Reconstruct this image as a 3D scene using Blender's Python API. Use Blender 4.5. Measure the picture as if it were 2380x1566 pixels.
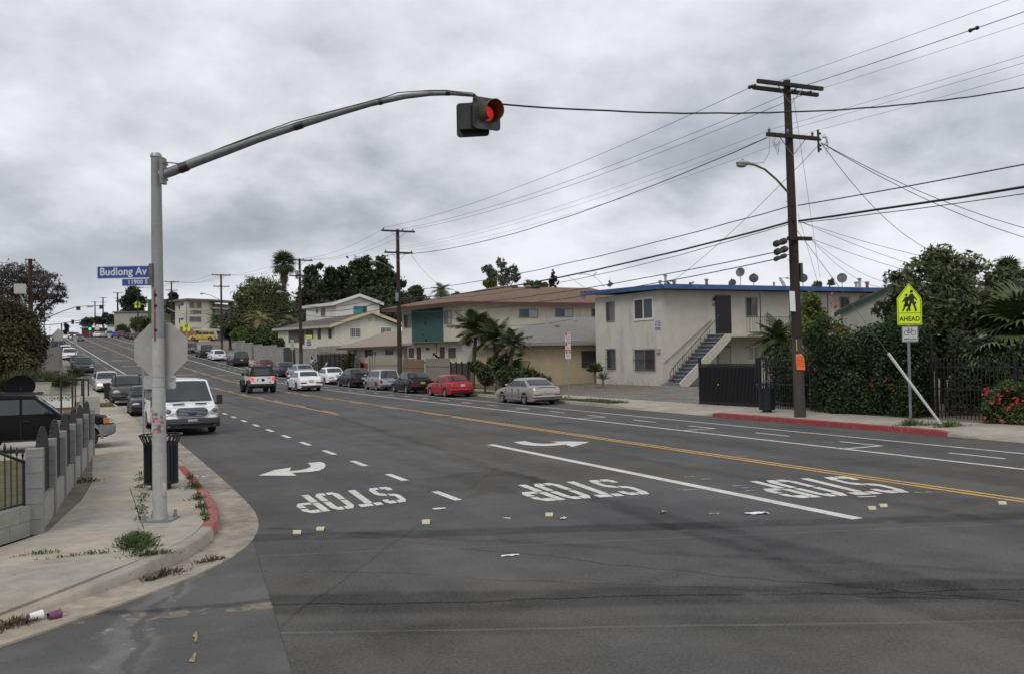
import bpy, math, random
import numpy as np
from mathutils import Vector, Matrix
random.seed(7); rng = np.random.default_rng(7)
for o in list(bpy.data.objects): bpy.data.objects.remove(o)
S = bpy.context.scene; C = S.collection
# ---------------------------------------------------------------- camera, sky, sun, exposure
PSI = math.radians(25.53215); ROLL = .019
FP, CX, CY, EYE = 2070., 1190., 783., 2.35            # focal length and centre on a 2380 x 1566 picture, eye height in metres
PIT = math.radians(1.14002)
def _basis():
    f = Vector((math.sin(PSI), math.cos(PSI), 0)); r = Vector((math.cos(PSI), -math.sin(PSI), 0)); z = Vector((0, 0, 1))
    F = math.cos(PIT)*f + math.sin(PIT)*z; U = -math.sin(PIT)*f + math.cos(PIT)*z
    return math.cos(ROLL)*r - math.sin(ROLL)*U, math.cos(ROLL)*U + math.sin(ROLL)*r, F
CR, CU, CF = _basis(); EY = Vector((0, 0, EYE))
cam = bpy.data.cameras.new('camera'); co = bpy.data.objects.new('camera', cam); C.objects.link(co); S.camera = co
cam.sensor_width = 36; cam.lens = 36*FP/2380; cam.clip_start = .1; cam.clip_end = 4000
m3 = Matrix((CR, CU, -CF)).transposed(); co.matrix_world = Matrix.Translation(EY) @ m3.to_4x4()
S.render.engine = 'CYCLES'; S.render.resolution_x = 1024; S.render.resolution_y = 673
S.view_settings.view_transform = 'Standard'; S.view_settings.look = 'None'; S.view_settings.gamma = 1
S.view_settings.use_curve_mapping = False; S.view_settings.exposure = .26
SUN_EL, SUN_AZ = math.radians(46), math.radians(232)   # azimuth clockwise from +Y
W = bpy.data.worlds.new('World'); S.world = W; W.use_nodes = True
def build_sky():
    nt = W.node_tree; nt.nodes.clear(); N = nt.nodes.new; L = nt.links.new
    out = N('ShaderNodeOutputWorld'); mix = N('ShaderNodeMixShader'); b1 = N('ShaderNodeBackground'); b2 = N('ShaderNodeBackground')
    sky = N('ShaderNodeTexSky'); sky.sky_type = 'NISHITA'; sky.sun_disc = False; sky.sun_elevation = SUN_EL; sky.sun_rotation = SUN_AZ
    sky.air_density = 1; sky.dust_density = 2
    L(sky.outputs[0], b1.inputs[0]); b1.inputs[1].default_value = .09
    tc = N('ShaderNodeTexCoord'); sep = N('ShaderNodeSeparateXYZ'); L(tc.outputs['Generated'], sep.inputs[0])
    def M(op, a, b=None, c=None, clamp=False):
        n = N('ShaderNodeMath'); n.operation = op; n.use_clamp = clamp
        for i, v in enumerate((a, b, c)):
            if v is None: continue
            if isinstance(v, (int, float)): n.inputs[i].default_value = v
            else: L(v, n.inputs[i])
        return n.outputs[0]
    z = M('ADD', M('MAXIMUM', sep.outputs[2], 0), .36)
    # cloud deck: the direction projected on a flat layer, in the frame of the street
    px = M('DIVIDE', sep.outputs[0], z); py = M('DIVIDE', sep.outputs[1], z)
    cs, sn = math.cos(PSI), math.sin(PSI)
    u = M('SUBTRACT', M('MULTIPLY', px, cs), M('MULTIPLY', py, sn)); v = M('ADD', M('MULTIPLY', px, sn), M('MULTIPLY', py, cs))
    def noise(su, sv, det, rough, dist, seed):
        cb = N('ShaderNodeCombineXYZ'); L(M('MULTIPLY', u, su), cb.inputs[0]); L(M('MULTIPLY', v, sv), cb.inputs[1]); cb.inputs[2].default_value = seed
        n = N('ShaderNodeTexNoise'); n.inputs['Scale'].default_value = 1; n.inputs['Detail'].default_value = det
        n.inputs['Roughness'].default_value = rough; n.inputs['Distortion'].default_value = dist; L(cb.outputs[0], n.inputs['Vector']); return n.outputs[0]
    n1 = noise(1.5, 1.35, 4, .5, 0, 5.3); n2 = noise(3.6, 3.4, 7, .58, .1, 7.7); n3 = noise(.55, .8, 2, .5, 0, 2.4)
    s = M('ADD', M('ADD', M('MULTIPLY', n1, .48), M('MULTIPLY', n2, .34)), M('MULTIPLY', n3, .18))
    # the cloud is thicker towards the left of the street (-u) as far as one sees
    s = M('ADD', s, M('MULTIPLY', M('DIVIDE', u, M('ADD', M('ABSOLUTE', u), 1.0)), .125))
    cr = N('ShaderNodeValToRGB'); L(s, cr.inputs[0]); e = cr.color_ramp.elements
    e[0].position = .30; e[0].color = (.20, .21, .245, 1); e[1].position = .64; e[1].color = (.71, .715, .75, 1)
    k = e.new(.40); k.color = (.31, .325, .365, 1); k = e.new(.48); k.color = (.485, .495, .53, 1); k = e.new(.55); k.color = (.62, .63, .665, 1)
    # towards the horizon the deck evens out
    hm = N('ShaderNodeMix'); hm.data_type = 'RGBA'; f = M('MULTIPLY', M('SUBTRACT', 1, M('MULTIPLY', M('MAXIMUM', sep.outputs[2], 0), 6.5), clamp=True), .6)
    L(f, hm.inputs[0]); L(cr.outputs[0], hm.inputs[6]); hm.inputs[7].default_value = (.56, .585, .625, 1)
    L(hm.outputs[2], b2.inputs[0]); b2.inputs[1].default_value = 1.20
    mix.inputs[0].default_value = .95; L(b1.outputs[0], mix.inputs[1]); L(b2.outputs[0], mix.inputs[2]); L(mix.outputs[0], out.inputs[0])
build_sky()
sl = bpy.data.lights.new('sun', 'SUN'); sl.energy = 1.1; sl.angle = math.radians(25); sl.color = (1, .96, .9)
so = bpy.data.objects.new('sun', sl); C.objects.link(so)
so.rotation_euler = Vector((-math.sin(SUN_AZ)*math.cos(SUN_EL), -math.cos(SUN_AZ)*math.cos(SUN_EL), -math.sin(SUN_EL))).to_track_quat('-Z', 'Y').to_euler()
so.location = (0, 0, 60)
# ---------------------------------------------------------------- the lie of the land
S0, SW, DL, Z0, WZ, GR = 68.3, 8.7, .0565, 79.8, 21.5, .0507   # bend and slope of the street
def cen(s):
    a, b = S0-SW, S0+SW
    if s <= a: return 0., s, 0.
    n = 16; e = min(s, b); x = 0; y = a
    for i in range(n):
        th = DL*((a+(e-a)*(i+.5)/n)-a)/(2*SW); x -= math.sin(th)*(e-a)/n; y += math.cos(th)*(e-a)/n
    h = DL*(e-a)/(2*SW)
    if s > b: x -= math.sin(DL)*(s-b); y += math.cos(DL)*(s-b)
    return x, y, h
def prof(s):
    if s < Z0-WZ: return 0.
    if s < Z0+WZ: return GR*(s-Z0+WZ)**2/(4*WZ)
    s1, L = 245., 60.
    if s < s1: return GR*(s-Z0)
    z1 = GR*(s1-Z0)
    if s < s1+L: u = s-s1; return z1+GR*u-(GR+.02)*u*u/(2*L)
    return z1+GR*L-(GR+.02)*L/2-.02*(s-s1-L)
def R(s, X, dz=0.):
    x, y, h = cen(s); return Vector((11+x+(X-11)*math.cos(h), y+(X-11)*math.sin(h), prof(s)+dz))
def head(s): return cen(s)[2]
def inv(x, y):
    s = y
    for _ in range(5):
        cx, cy, h = cen(s); dx = x-11-cx; dy = y-cy; s += -dx*math.sin(h)+dy*math.cos(h)
    return s, 11+dx*math.cos(h)+dy*math.sin(h)
def ray(px, py): return (px-CX)*CR-(py-CY)*CU+FP*CF
def G(px, py, z=0.): d = ray(px, py); return EY+d*((z-EYE)/d.z)
def P(px, py, d): return EY+ray(px, py)*(d/FP)          # survey point: bearing read off the photograph, at a measured distance
# ---------------------------------------------------------------- mesh helpers
class MB:
    def __init__(s): s.v = []; s.f = []; s.m = []
    def add(s, vs, fs, mi=0):
        b = len(s.v); s.v += [tuple(q) for q in vs]; s.f += [tuple(b+i for i in f) for f in fs]; s.m += [mi]*len(fs); return s
    def box(s, c, d, rz=0, mi=0, M=None):
        hx, hy, hz = d[0]/2, d[1]/2, d[2]/2; ca, sa = math.cos(rz), math.sin(rz); vs = []
        for x, y, z in ((-hx,-hy,-hz),(hx,-hy,-hz),(hx,hy,-hz),(-hx,hy,-hz),(-hx,-hy,hz),(hx,-hy,hz),(hx,hy,hz),(-hx,hy,hz)):
            vs.append((c[0]+x*ca-y*sa, c[1]+x*sa+y*ca, c[2]+z))
        if M: vs = [M @ Vector(q) for q in vs]
        return s.add(vs, [(0,3,2,1),(4,5,6,7),(0,1,5,4),(1,2,6,5),(2,3,7,6),(3,0,4,7)], mi)
    def prism(s, poly, ext, mi=0):            # poly: 3D points (planar), ext: extrusion vector
        n = len(poly); e = Vector(ext); a = [Vector(p) for p in poly]; b = [p+e for p in a]
        return s.add(a+b, [tuple(range(n))[::-1], tuple(range(n, 2*n))]+[(i, (i+1) % n, n+(i+1) % n, n+i) for i in range(n)], mi)
    def tube(s, pts, r, n=8, mi=0, cap=True):
        pts = [Vector(p) for p in pts]; rs = r if isinstance(r, (list, tuple)) else [r]*len(pts); b = len(s.v); up = Vector((0, 0, 1)); pu = None
        for i, p in enumerate(pts):
            t = (pts[min(i+1, len(pts)-1)]-pts[max(i-1, 0)]).normalized()
            if pu is None: a = t.cross(up if abs(t.z) < .9 else Vector((1, 0, 0))).normalized()
            else: a = (pu-t*pu.dot(t)).normalized()
            pu = a; c = t.cross(a)
            s.v += [tuple(p+(a*math.cos(2*math.pi*k/n)+c*math.sin(2*math.pi*k/n))*rs[i]) for k in range(n)]
        for i in range(len(pts)-1):
            for k in range(n): s.f.append((b+i*n+k, b+i*n+(k+1) % n, b+(i+1)*n+(k+1) % n, b+(i+1)*n+k)); s.m.append(mi)
        if cap:
            s.f.append(tuple(b+k for k in range(n))[::-1]); s.m.append(mi); q = b+(len(pts)-1)*n; s.f.append(tuple(q+k for k in range(n))); s.m.append(mi)
        return s
    def lathe(s, prof, c, ax='z', n=20, mi=0):   # prof: (radius, height)
        b = len(s.v)
        for r, h in prof:
            for k in range(n):
                a = 2*math.pi*k/n; x, y = r*math.cos(a), r*math.sin(a)
                q = (x, y, h) if ax == 'z' else ((h, x, y) if ax == 'x' else (x, -h, y))
                s.v.append((c[0]+q[0], c[1]+q[1], c[2]+q[2]))
        for i in range(len(prof)-1):
            for k in range(n): s.f.append((b+i*n+k, b+i*n+(k+1) % n, b+(i+1)*n+(k+1) % n, b+(i+1)*n+k)); s.m.append(mi)
        return s
    def ball(s, c, r, n=10, mi=0):
        rx, ry, rz = r if isinstance(r, (tuple, list)) else (r, r, r); k0 = len(s.v)
        s.lathe([(math.sin(math.pi*i/6) if 0 < i < 6 else 1e-3, -math.cos(math.pi*i/6)) for i in range(7)], (0, 0, 0), 'z', n, mi)
        for i in range(k0, len(s.v)): x, y, z = s.v[i]; s.v[i] = (c[0]+x*rx, c[1]+y*ry, c[2]+z*rz)
        return s
    def xf(s, M): s.v = [tuple(M @ Vector(q)) for q in s.v]; return s
def obj(name, mb, mats, parent=None, smooth=False, world=False, ang=40, **props):
    me = bpy.data.meshes.new(name)
    vs = mb.v
    if world and parent is not None: L = parent.location; vs = [(x-L[0], y-L[1], z-L[2]) for x, y, z in vs]
    me.from_pydata(vs, [], mb.f)
    mats = mats if isinstance(mats, (list, tuple)) else [mats]
    for m in mats: me.materials.append(m)
    if len(mats) > 1: me.polygons.foreach_set('material_index', mb.m)
    if smooth: me.shade_smooth(); me.set_sharp_from_angle(angle=math.radians(ang))
    me.update(); o = bpy.data.objects.new(name, me); C.objects.link(o)
    if parent is not None: o.parent = parent
    for k, v in props.items(): o[k] = v
    return o
def obj2(name, me, parent, loc=(0, 0, 0), rot=(0, 0, 0), **props):   # a further object on shared mesh data
    o = bpy.data.objects.new(name, me); C.objects.link(o); o.parent = parent; o.location = loc; o.rotation_euler = rot
    for k, v in props.items(): o[k] = v
    return o
def thing(name, label, cat, loc=(0, 0, 0), rot=(0, 0, 0), group=None):
    o = bpy.data.objects.new(name, None); C.objects.link(o); o.location = loc; o.rotation_euler = rot; o.empty_display_size = .3
    o['label'] = label; o['category'] = cat
    if group: o['group'] = group
    return o
def tag(o, label, cat, group=None):
    o['label'] = label; o['category'] = cat
    if group: o['group'] = group
    return o
def struct(name, mb=None, mats=None, **k):
    if mb is None: o = bpy.data.objects.new(name, None); C.objects.link(o)
    else: o = obj(name, mb, mats, **k)
    o['kind'] = 'structure'; return o
def own(o):            # re-base a world-built mesh thing at its own base point
    me = o.data; n = len(me.vertices); a = np.empty(n*3); me.vertices.foreach_get('co', a); a = a.reshape(-1, 3)
    c = (a.min(0)+a.max(0))/2; c[2] = a[:, 2].min(); a -= c; me.vertices.foreach_set('co', a.ravel()); o.location = c; return o
def copytree(o, parent=None):
    c = o.copy(); C.objects.link(c)
    if parent is not None: c.parent = parent
    for ch in list(o.children): copytree(ch, c)
    return c
# ---------------------------------------------------------------- materials
MATS = {}
def mat(name, col, rough=.8, var=.12, sc=6., bump=0., metal=0., col2=None, v2=None, coord='Object', emit=None, det=4, spec=.5, island=0., bsc=None, stretch=None, coat=0.):
    if name in MATS: return MATS[name]
    m = bpy.data.materials.new(name); m.use_nodes = True; nt = m.node_tree; N = nt.nodes.new; L = nt.links.new; bs = nt.nodes['Principled BSDF']
    tc = N('ShaderNodeTexCoord'); src = tc.outputs[coord]
    if coord == 'World': pass
    if stretch:
        mp = N('ShaderNodeMapping'); mp.inputs['Scale'].default_value = stretch; L(src, mp.inputs[0]); src = mp.outputs[0]
    n = N('ShaderNodeTexNoise'); n.inputs['Scale'].default_value = sc; n.inputs['Detail'].default_value = det; n.inputs['Roughness'].default_value = .6; L(src, n.inputs['Vector'])
    cr = N('ShaderNodeValToRGB'); L(n.outputs[0], cr.inputs[0])
    a = [max(0, c*(1-var)) for c in col]; b = [min(1, c*(1+var)) for c in col] if col2 is None else list(col2)
    cr.color_ramp.elements[0].position = .32; cr.color_ramp.elements[1].position = .68
    cr.color_ramp.elements[0].color = (*a, 1); cr.color_ramp.elements[1].color = (*b, 1); c = cr.outputs[0]
    if island:
        ge = N('ShaderNodeNewGeometry'); mr = N('ShaderNodeMapRange'); L(ge.outputs['Random Per Island'], mr.inputs[0]); mr.inputs[3].default_value = 1-island; mr.inputs[4].default_value = 1+island
        mx = N('ShaderNodeVectorMath'); mx.operation = 'SCALE'; L(c, mx.inputs[0]); L(mr.outputs[0], mx.inputs['Scale']); c = mx.outputs[0]
    L(c, bs.inputs['Base Color']); bs.inputs['Roughness'].default_value = rough; bs.inputs['Metallic'].default_value = metal
    bs.inputs['Specular IOR Level'].default_value = spec
    if coat: bs.inputs['Coat Weight'].default_value = coat; bs.inputs['Coat Roughness'].default_value = .06
    if bump:
        n2 = N('ShaderNodeTexNoise'); n2.inputs['Scale'].default_value = bsc or sc*6; n2.inputs['Detail'].default_value = 3; L(src, n2.inputs['Vector'])
        bp = N('ShaderNodeBump'); bp.inputs['Strength'].default_value = bump; bp.inputs['Distance'].default_value = .02; L(n2.outputs[0], bp.inputs['Height']); L(bp.outputs[0], bs.inputs['Normal'])
    if emit: bs.inputs['Emission Color'].default_value = (*emit[:3], 1); bs.inputs['Emission Strength'].default_value = emit[3]
    m.diffuse_color = (*col, 1); MATS[name] = m; return m
class NT:      # small node-graph helper for the bespoke surfaces
    def __init__(s, name):
        s.m = bpy.data.materials.new(name); s.m.use_nodes = True; s.t = s.m.node_tree; s.b = s.t.nodes['Principled BSDF']; s.tc = s.t.nodes.new('ShaderNodeTexCoord'); s.o = s.tc.outputs['Object']
        s.sep = s.t.nodes.new('ShaderNodeSeparateXYZ'); s.L(s.o, s.sep.inputs[0]); s.x, s.y, s.z = s.sep.outputs
    def L(s, a, b): s.t.links.new(a, b)
    def M(s, op, *a, clamp=False):
        n = s.t.nodes.new('ShaderNodeMath'); n.operation = op; n.use_clamp = clamp
        for i, v in enumerate(a):
            if isinstance(v, (int, float)): n.inputs[i].default_value = v
            else: s.L(v, n.inputs[i])
        return n.outputs[0]
    def noise(s, sc, det=3, stretch=None, rough=.55, dist=0):
        n = s.t.nodes.new('ShaderNodeTexNoise'); n.inputs['Scale'].default_value = sc; n.inputs['Detail'].default_value = det; n.inputs['Roughness'].default_value = rough; n.inputs['Distortion'].default_value = dist
        v = s.o
        if stretch: mp = s.t.nodes.new('ShaderNodeMapping'); mp.inputs['Scale'].default_value = stretch; s.L(v, mp.inputs[0]); v = mp.outputs[0]
        s.L(v, n.inputs['Vector']); return n.outputs[0]
    def ss(s, v, a, b, lo=0., hi=1.):      # smoothstep from a to b
        n = s.t.nodes.new('ShaderNodeMapRange'); n.interpolation_type = 'SMOOTHSTEP'; s.L(v, n.inputs[0])
        for i, q in enumerate((a, b, lo, hi)): n.inputs[1+i].default_value = q
        return n.outputs[0]
    def band(s, p, q, w, soft, wob=0., nz=None):      # 1 inside a band of half width w round the line through p and q
        dx, dy = q[0]-p[0], q[1]-p[1]; l = math.hypot(dx, dy); nx, ny = -dy/l, dx/l
        d = s.M('ADD', s.M('ADD', s.M('MULTIPLY', s.x, nx), s.M('MULTIPLY', s.y, ny)), -(p[0]*nx+p[1]*ny))
        if wob: d = s.M('ADD', d, s.M('MULTIPLY', s.M('SUBTRACT', nz, .5), wob))
        return s.ss(s.M('ABSOLUTE', d), w+soft, w), d
    def mix(s, f, a, b):
        n = s.t.nodes.new('ShaderNodeMix'); n.data_type = 'RGBA'
        if isinstance(f, (int, float)): n.inputs[0].default_value = f
        else: s.L(f, n.inputs[0])
        for i, v in ((6, a), (7, b)):
            if isinstance(v, (tuple, list)): n.inputs[i].default_value = (*v, 1)
            else: s.L(v, n.inputs[i])
        return n.outputs[2]
    def scale(s, c, f):
        n = s.t.nodes.new('ShaderNodeVectorMath'); n.operation = 'SCALE'; s.L(c, n.inputs[0]); s.L(f, n.inputs['Scale']); return n.outputs[0]
    def bump(s, h, st, dist=.01):
        b = s.t.nodes.new('ShaderNodeBump'); b.inputs['Strength'].default_value = st; b.inputs['Distance'].default_value = dist; s.L(h, b.inputs['Height']); s.L(b.outputs[0], s.b.inputs['Normal'])
    def done(s, col, rough=.85): s.L(col, s.b.inputs['Base Color']); s.b.inputs['Roughness'].default_value = rough; return s.m
def asphalt_mat(name='asphalt', base=(.070, .069, .068), old=False):
    t = NT(name); big = t.noise(.35, 4); fine = t.noise(34, 3, None, .7); fl = t.noise(26, 1); grit = t.noise(95, 1); lane = t.noise(1, 3, (.9, .035, 1)); mid = t.noise(2.2, 4)
    v = t.M('ADD', t.ss(big, .3, .7, .80, 1.18), t.ss(lane, .35, .65, -.12, .12)); v = t.M('ADD', v, t.ss(mid, .35, .65, -.08, .08))
    v = t.M('ADD', v, t.ss(fine, .35, .65, -.20, .20)); v = t.M('ADD', v, t.ss(grit, .60, .72, 0, .8)); v = t.M('ADD', v, t.ss(fl, .68, .76, 0, .35))
    for p, q, w, soft, wob, amt in (((2.02,12.1),(11.73,8.1),.17,.16,.35,-.46), ((1.6,8.75),(8.1,5.75),.26,.2,.5,-.44), ((1.6,8.72),(8.1,5.72),.008,.02,.55,-.6),
                                    ((7.25,36),(7.5,14.9),.05,.22,.5,-.22), ((7.5,14.9),(6.9,7.1),.03,.2,.8,-.30), ((1.97,10.96),(7.1,9.2),.012,.018,.06,.45), ((1.9,7.64),(7.2,5.05),.014,.02,.08,.5),
                                    ((14.4,40),(14.4,10),.35,.5,.3,-.12), ((11.0,45),(11.0,25),.08,.2,.6,-.18), ((2.6,9.6),(4.4,12.2),.012,.02,.3,-.22), ((4.9,6.2),(7.4,4.9),.10,.2,.6,-.22), ((6.6,6.9),(8.3,4.6),.010,.02,.9,-.5), ((6.0,8.9),(8.6,6.2),.03,.12,.8,-.25), ((2.3,9.9),(3.4,9.0),.008,.015,.8,-.4), ((3.0,7.4),(5.5,7.9),.08,.2,.6,-.15)):
        nz = t.noise(.55, 5); b, d = t.band(p, q, w, soft, wob, nz); br = t.ss(t.noise(1.3, 3), .25, .5)
        v = t.M('ADD', v, t.M('MULTIPLY', t.M('MULTIPLY', b, br), amt))
    # damp stain around the two nearest lane dashes
    sx = t.M('SUBTRACT', t.x, 6.5); sy = t.M('SUBTRACT', t.y, 15.2); r2 = t.M('SQRT', t.M('ADD', t.M('MULTIPLY', t.M('MULTIPLY', sx, sx), .6), t.M('MULTIPLY', t.M('MULTIPLY', sy, sy), .5)))
    v = t.M('ADD', v, t.M('MULTIPLY', t.ss(t.M('ADD', r2, t.M('MULTIPLY', t.M('SUBTRACT', mid, .5), 1.6)), 1.2, .75), -.3))
    hue = t.mix(t.ss(t.noise(.15, 3), .4, .6), base, tuple(b*k for b, k in zip(base, (1.08, 1.03, .92))))
    col = t.scale(hue, v); t.bump(t.noise(90, 3), .35, .012); t.b.inputs['Specular IOR Level'].default_value = .35
    return t.done(col, .82)
ASPH = asphalt_mat()
def old_asphalt():
    t = NT('old_asphalt'); big = t.noise(.6, 5); fine = t.noise(60, 2); v = t.M('ADD', t.ss(big, .3, .7, .75, 1.2), t.ss(fine, .35, .65, -.12, .12))
    nz = t.noise(.9, 6)
    for p, q, w, soft, wob, amt in (((.0,9.3),(1.7,8.9),.05,.06,.5,-.45), ((.62,9.1),(.1,6.6),.03,.05,.9,-.55), ((.55,9.1),(.0,6.6),.14,.15,1.3,.5)):
        b, d = t.band(p, q, w, soft, wob, nz); v = t.M('ADD', v, t.M('MULTIPLY', b, amt))
    bb, dd = t.band((.60,9.25), (-.2,6.4), .18, .2, 1.1, nz); tan = t.M('MULTIPLY', bb, t.ss(t.noise(5, 5, None, .7), .58, .66)); b3, dd = t.band((-.1,9.15), (1.7,8.75), .10, .05, .2, nz); tan = t.M('MAXIMUM', tan, t.M('MULTIPLY', b3, t.ss(t.noise(3, 5, None, .7), .50, .58)))
    col = t.scale(t.mix(tan, t.mix(t.ss(t.noise(1.6, 4), .5, .7), (.078, .077, .075), (.102, .097, .089)), (.19, .155, .11)), v); t.bump(t.noise(80, 3), .4, .012); return t.done(col, .85)
OLDA = old_asphalt()
def concrete_mat(name, c, amt=1.):
    t = NT(name); v = t.M('ADD', t.ss(t.noise(.8, 5), .25, .75, 1-.12*amt, 1+.08*amt), t.ss(t.noise(5, 5), .3, .7, -.06*amt, .05*amt)); v = t.M('ADD', v, t.ss(t.noise(60, 2), .3, .7, -.05, .05))
    v = t.M('ADD', v, t.ss(t.noise(9, 2), .70, .78, 0, -.25*amt)); v = t.M('ADD', v, t.ss(t.noise(1.1, 6, None, .7, .8), .58, .72, 0, -.16*amt))
    h = t.mix(t.ss(t.noise(.4, 3), .4, .6), c, (c[0]*1.02, c[1]*.98, c[2]*.9)); t.bump(t.noise(70, 3), .2, .008); return t.done(t.scale(h, v), .9)
CONC = concrete_mat('concrete_pale', (.355, .328, .28), 1.6); CONC2 = concrete_mat('concrete_kerb', (.33, .305, .255), 1.5); GUTM = concrete_mat('concrete_gutter', (.285, .255, .215), 3.4)
DRIVE = concrete_mat('forecourt_surface', (.165, .155, .14), 2.5)
def worn(name, c, under, thr=.60):
    t = NT(name); n = t.noise(7, 6, None, .75); k = t.ss(n, thr, thr+.05); v = t.M('ADD', t.ss(t.noise(30, 3), .3, .7, .86, 1.06), t.ss(t.noise(1.7, 4), .35, .65, -.10, .05))
    return t.done(t.scale(t.mix(k, c, under), v), .8)
RED = worn('kerb_red', (.29, .040, .040), (.26, .13, .11), .56); WPAINT = worn('white_road_paint', (.62, .61, .565), (.20, .195, .185), .59); YPAINT = worn('yellow_road_paint', (.60, .34, .085), (.12, .105, .09), .57)
YOLD = worn('faded_yellow_paint', (.34, .24, .12), (.09, .088, .085), .47); WOLD = worn('faded_white_paint', (.38, .37, .35), (.085, .085, .085), .50); REDOLD = worn('kerb_red_faded', (.33, .085, .08), (.32, .20, .165), .53)
def stucco(name, c, dirt=(.25, .24, .22), amt=.5):
    t = NT(name); v = t.ss(t.noise(1.2, 4), .3, .7, .93, 1.05); v = t.M('ADD', v, t.ss(t.noise(45, 2), .3, .7, -.035, .035))
    st = t.noise(1, 5, (1.1, 1.1, .28), .65, .4); k = t.M('MULTIPLY', t.ss(st, .52, .78), amt)
    lowz = t.ss(t.z, 1.1, -.1); k = t.M('MAXIMUM', k, t.M('MULTIPLY', t.M('MULTIPLY', lowz, t.ss(t.noise(3, 4), .3, .7)), amt*.9))
    t.bump(t.noise(60, 3), .25, .01); return t.done(t.mix(k, t.scale(t.mix(0., c, c), v), dirt), .92)
GLASS = mat('window_glass', (.03, .037, .042), .08, .25, 1.5, spec=.45); GLASSL = mat('curtained_glass', (.20, .21, .22), .12, .3, 8, stretch=(6, 6, .5), spec=.7)
BLACK = mat('black_metal', (.012, .012, .014), .45, .2, 10); DKSTEEL = mat('dark_steel', (.03, .03, .034), .4, .3, 8, metal=.2)
GALV = mat('galvanised_steel', (.27, .28, .29), .45, .18, 7, metal=.55); WOODP = mat('pole_wood', (.022, .012, .009), .85, .35, 3, .5, stretch=(9, 9, .6), col2=(.045, .026, .018)); WOODG = mat('pole_wood_grey', (.06, .052, .046), .9, .3, 3, .5, stretch=(9, 9, .6))
ARMW = mat('crossarm_wood', (.024, .019, .017), .9, .3, 4, .3); WIRE = mat('black_cable', (.018, .018, .02), .6, .1, 3); WIREG = mat('grey_wire', (.07, .07, .075), .5, .1, 3)
PORC = mat('brown_insulator', (.035, .014, .012), .25, .2, 6); WHITE = mat('white_paint', (.70, .70, .68), .6, .06, 3); CHROME = mat('chrome', (.36, .37, .39), .38, .08, 4, metal=.8)
SIGNG = mat('sign_back_aluminium', (.34, .33, .31), .5, .08, 5, metal=.25); RUBBER = mat('rubber', (.014, .014, .015), .85, .2, 12)
BLOCK = mat('concrete_block', (.23, .235, .225), .95, .10, 4, .35, bsc=60); BLOCKW = mat('painted_block', (.30, .30, .265), .95, .14, 3, .4, bsc=40); CAPM = mat('block_cap', (.36, .345, .30), .95, .1, 5, .2)
# ---------------------------------------------------------------- ground, road, pavements
GRASS = mat('lawn', (.075, .085, .03), .95, .3, 3, .5, col2=(.13, .115, .045), bsc=50); DIRT = mat('bare_dirt', (.14, .115, .085), .95, .25, 3, .5, col2=(.20, .17, .13), bsc=40)
LAND = mat('dry_land', (.10, .09, .06), .95, .25, .3, .2)
def sheet(name, Xs, ss, zf, m, kind=True, **k):
    mb = MB()
    for s in ss:
        for X in Xs: mb.v.append(tuple(R(s, X, zf(s, X))))
    n = len(Xs)
    for i in range(len(ss)-1):
        for j in range(n-1): mb.f.append((i*n+j, i*n+j+1, (i+1)*n+j+1, (i+1)*n+j)); mb.m.append(0)
    o = obj(name, mb, m, smooth=True, **k)
    if kind: o['kind'] = 'structure'
    return o
FAR = [-300, -100, -20, 0, 30, 50]+list(range(58, 106, 4))+list(range(110, 310, 10))+[330, 380, 450, 600, 900, 1400]
sheet('ground', [-1200, -300, -60, -20, 1, 11, 22, 60, 120, 400, 1200], FAR, lambda s, X: -.06, LAND)
SR = [6.9, 9, 11.84, 13, 16, 20, 30, 40, 50]+list(range(58, 106, 3))+list(range(110, 340, 8))
road = struct('road')
mbr = MB()
def XLr(s): return 1.37+(s-6.77)*.108 if s < 11.84 else (1.92 if s < 30 else .7)
SRr = [-30, -10, 0, 4]+SR
for s in SRr:
    for X in (XLr(max(s, 0)), 7, 12.7, 16, 20.32 if s > 12 else 60): mbr.v.append(tuple(R(s, X, 0)))
for i in range(len(SRr)-1):
    for j in range(4): mbr.f.append((i*5+j, i*5+j+1, i*5+j+6, i*5+j+5)); mbr.m.append(0)
obj('carriageway', mbr, ASPH, road)
side = MB().add([(-40, -30, -.006), (2.6, -30, -.006), (2.6, 14, -.006), (-1, 14, -.006), (-40, 14, -.006)], [(0, 1, 2, 3, 4)]); struct('side_street', side, OLDA)
def strip(name, X, s0, s1, w, m, z=.004, step=6., X1=None):
    mb = MB(); n = max(1, int((s1-s0)/step)) if s1 > 58 else 1
    for i in range(n+1):
        t = i/n; s = s0+(s1-s0)*t; x = X if X1 is None else X+(X1-X)*t
        mb.v += [tuple(R(s, x-w/2, z)), tuple(R(s, x+w/2, z))]
    for i in range(n): mb.f.append((2*i, 2*i+1, 2*i+3, 2*i+2)); mb.m.append(0)
    return obj(name, mb, m, road)
for i in range(17): strip('lane_dash', 5.45, 13.55+2.68*i, 14.65+2.68*i-(0 if i else 0), .14, WPAINT)
strip('edge_line', 5.45, 60.5, 325, .15, WPAINT); strip('edge_line', 2.82, 60, 325, .10, WPAINT)
strip('thick_lane_line', 9.58, 9.1, 21.5, .21, WPAINT)
strip('turn_lane_line', 9.42, 36.6, 320, .10, YPAINT)
for i in range(48): strip('turn_lane_dash', 9.64, 38+i*5.8, 40.2+i*5.8, .09, YPAINT)
strip('centre_line', 12.67, -6, 32, .10, YPAINT); strip('centre_line', 12.88, -6, 320, .10, YPAINT)
for i in range(48): strip('centre_dash', 12.67, 33+i*5.8, 35.2+i*5.8, .09, YPAINT)
strip('bike_lane_line', 16.0, -6, 325, .13, WPAINT); strip('bike_lane_line', 18.3, -6, 325, .10, WPAINT)
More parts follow.
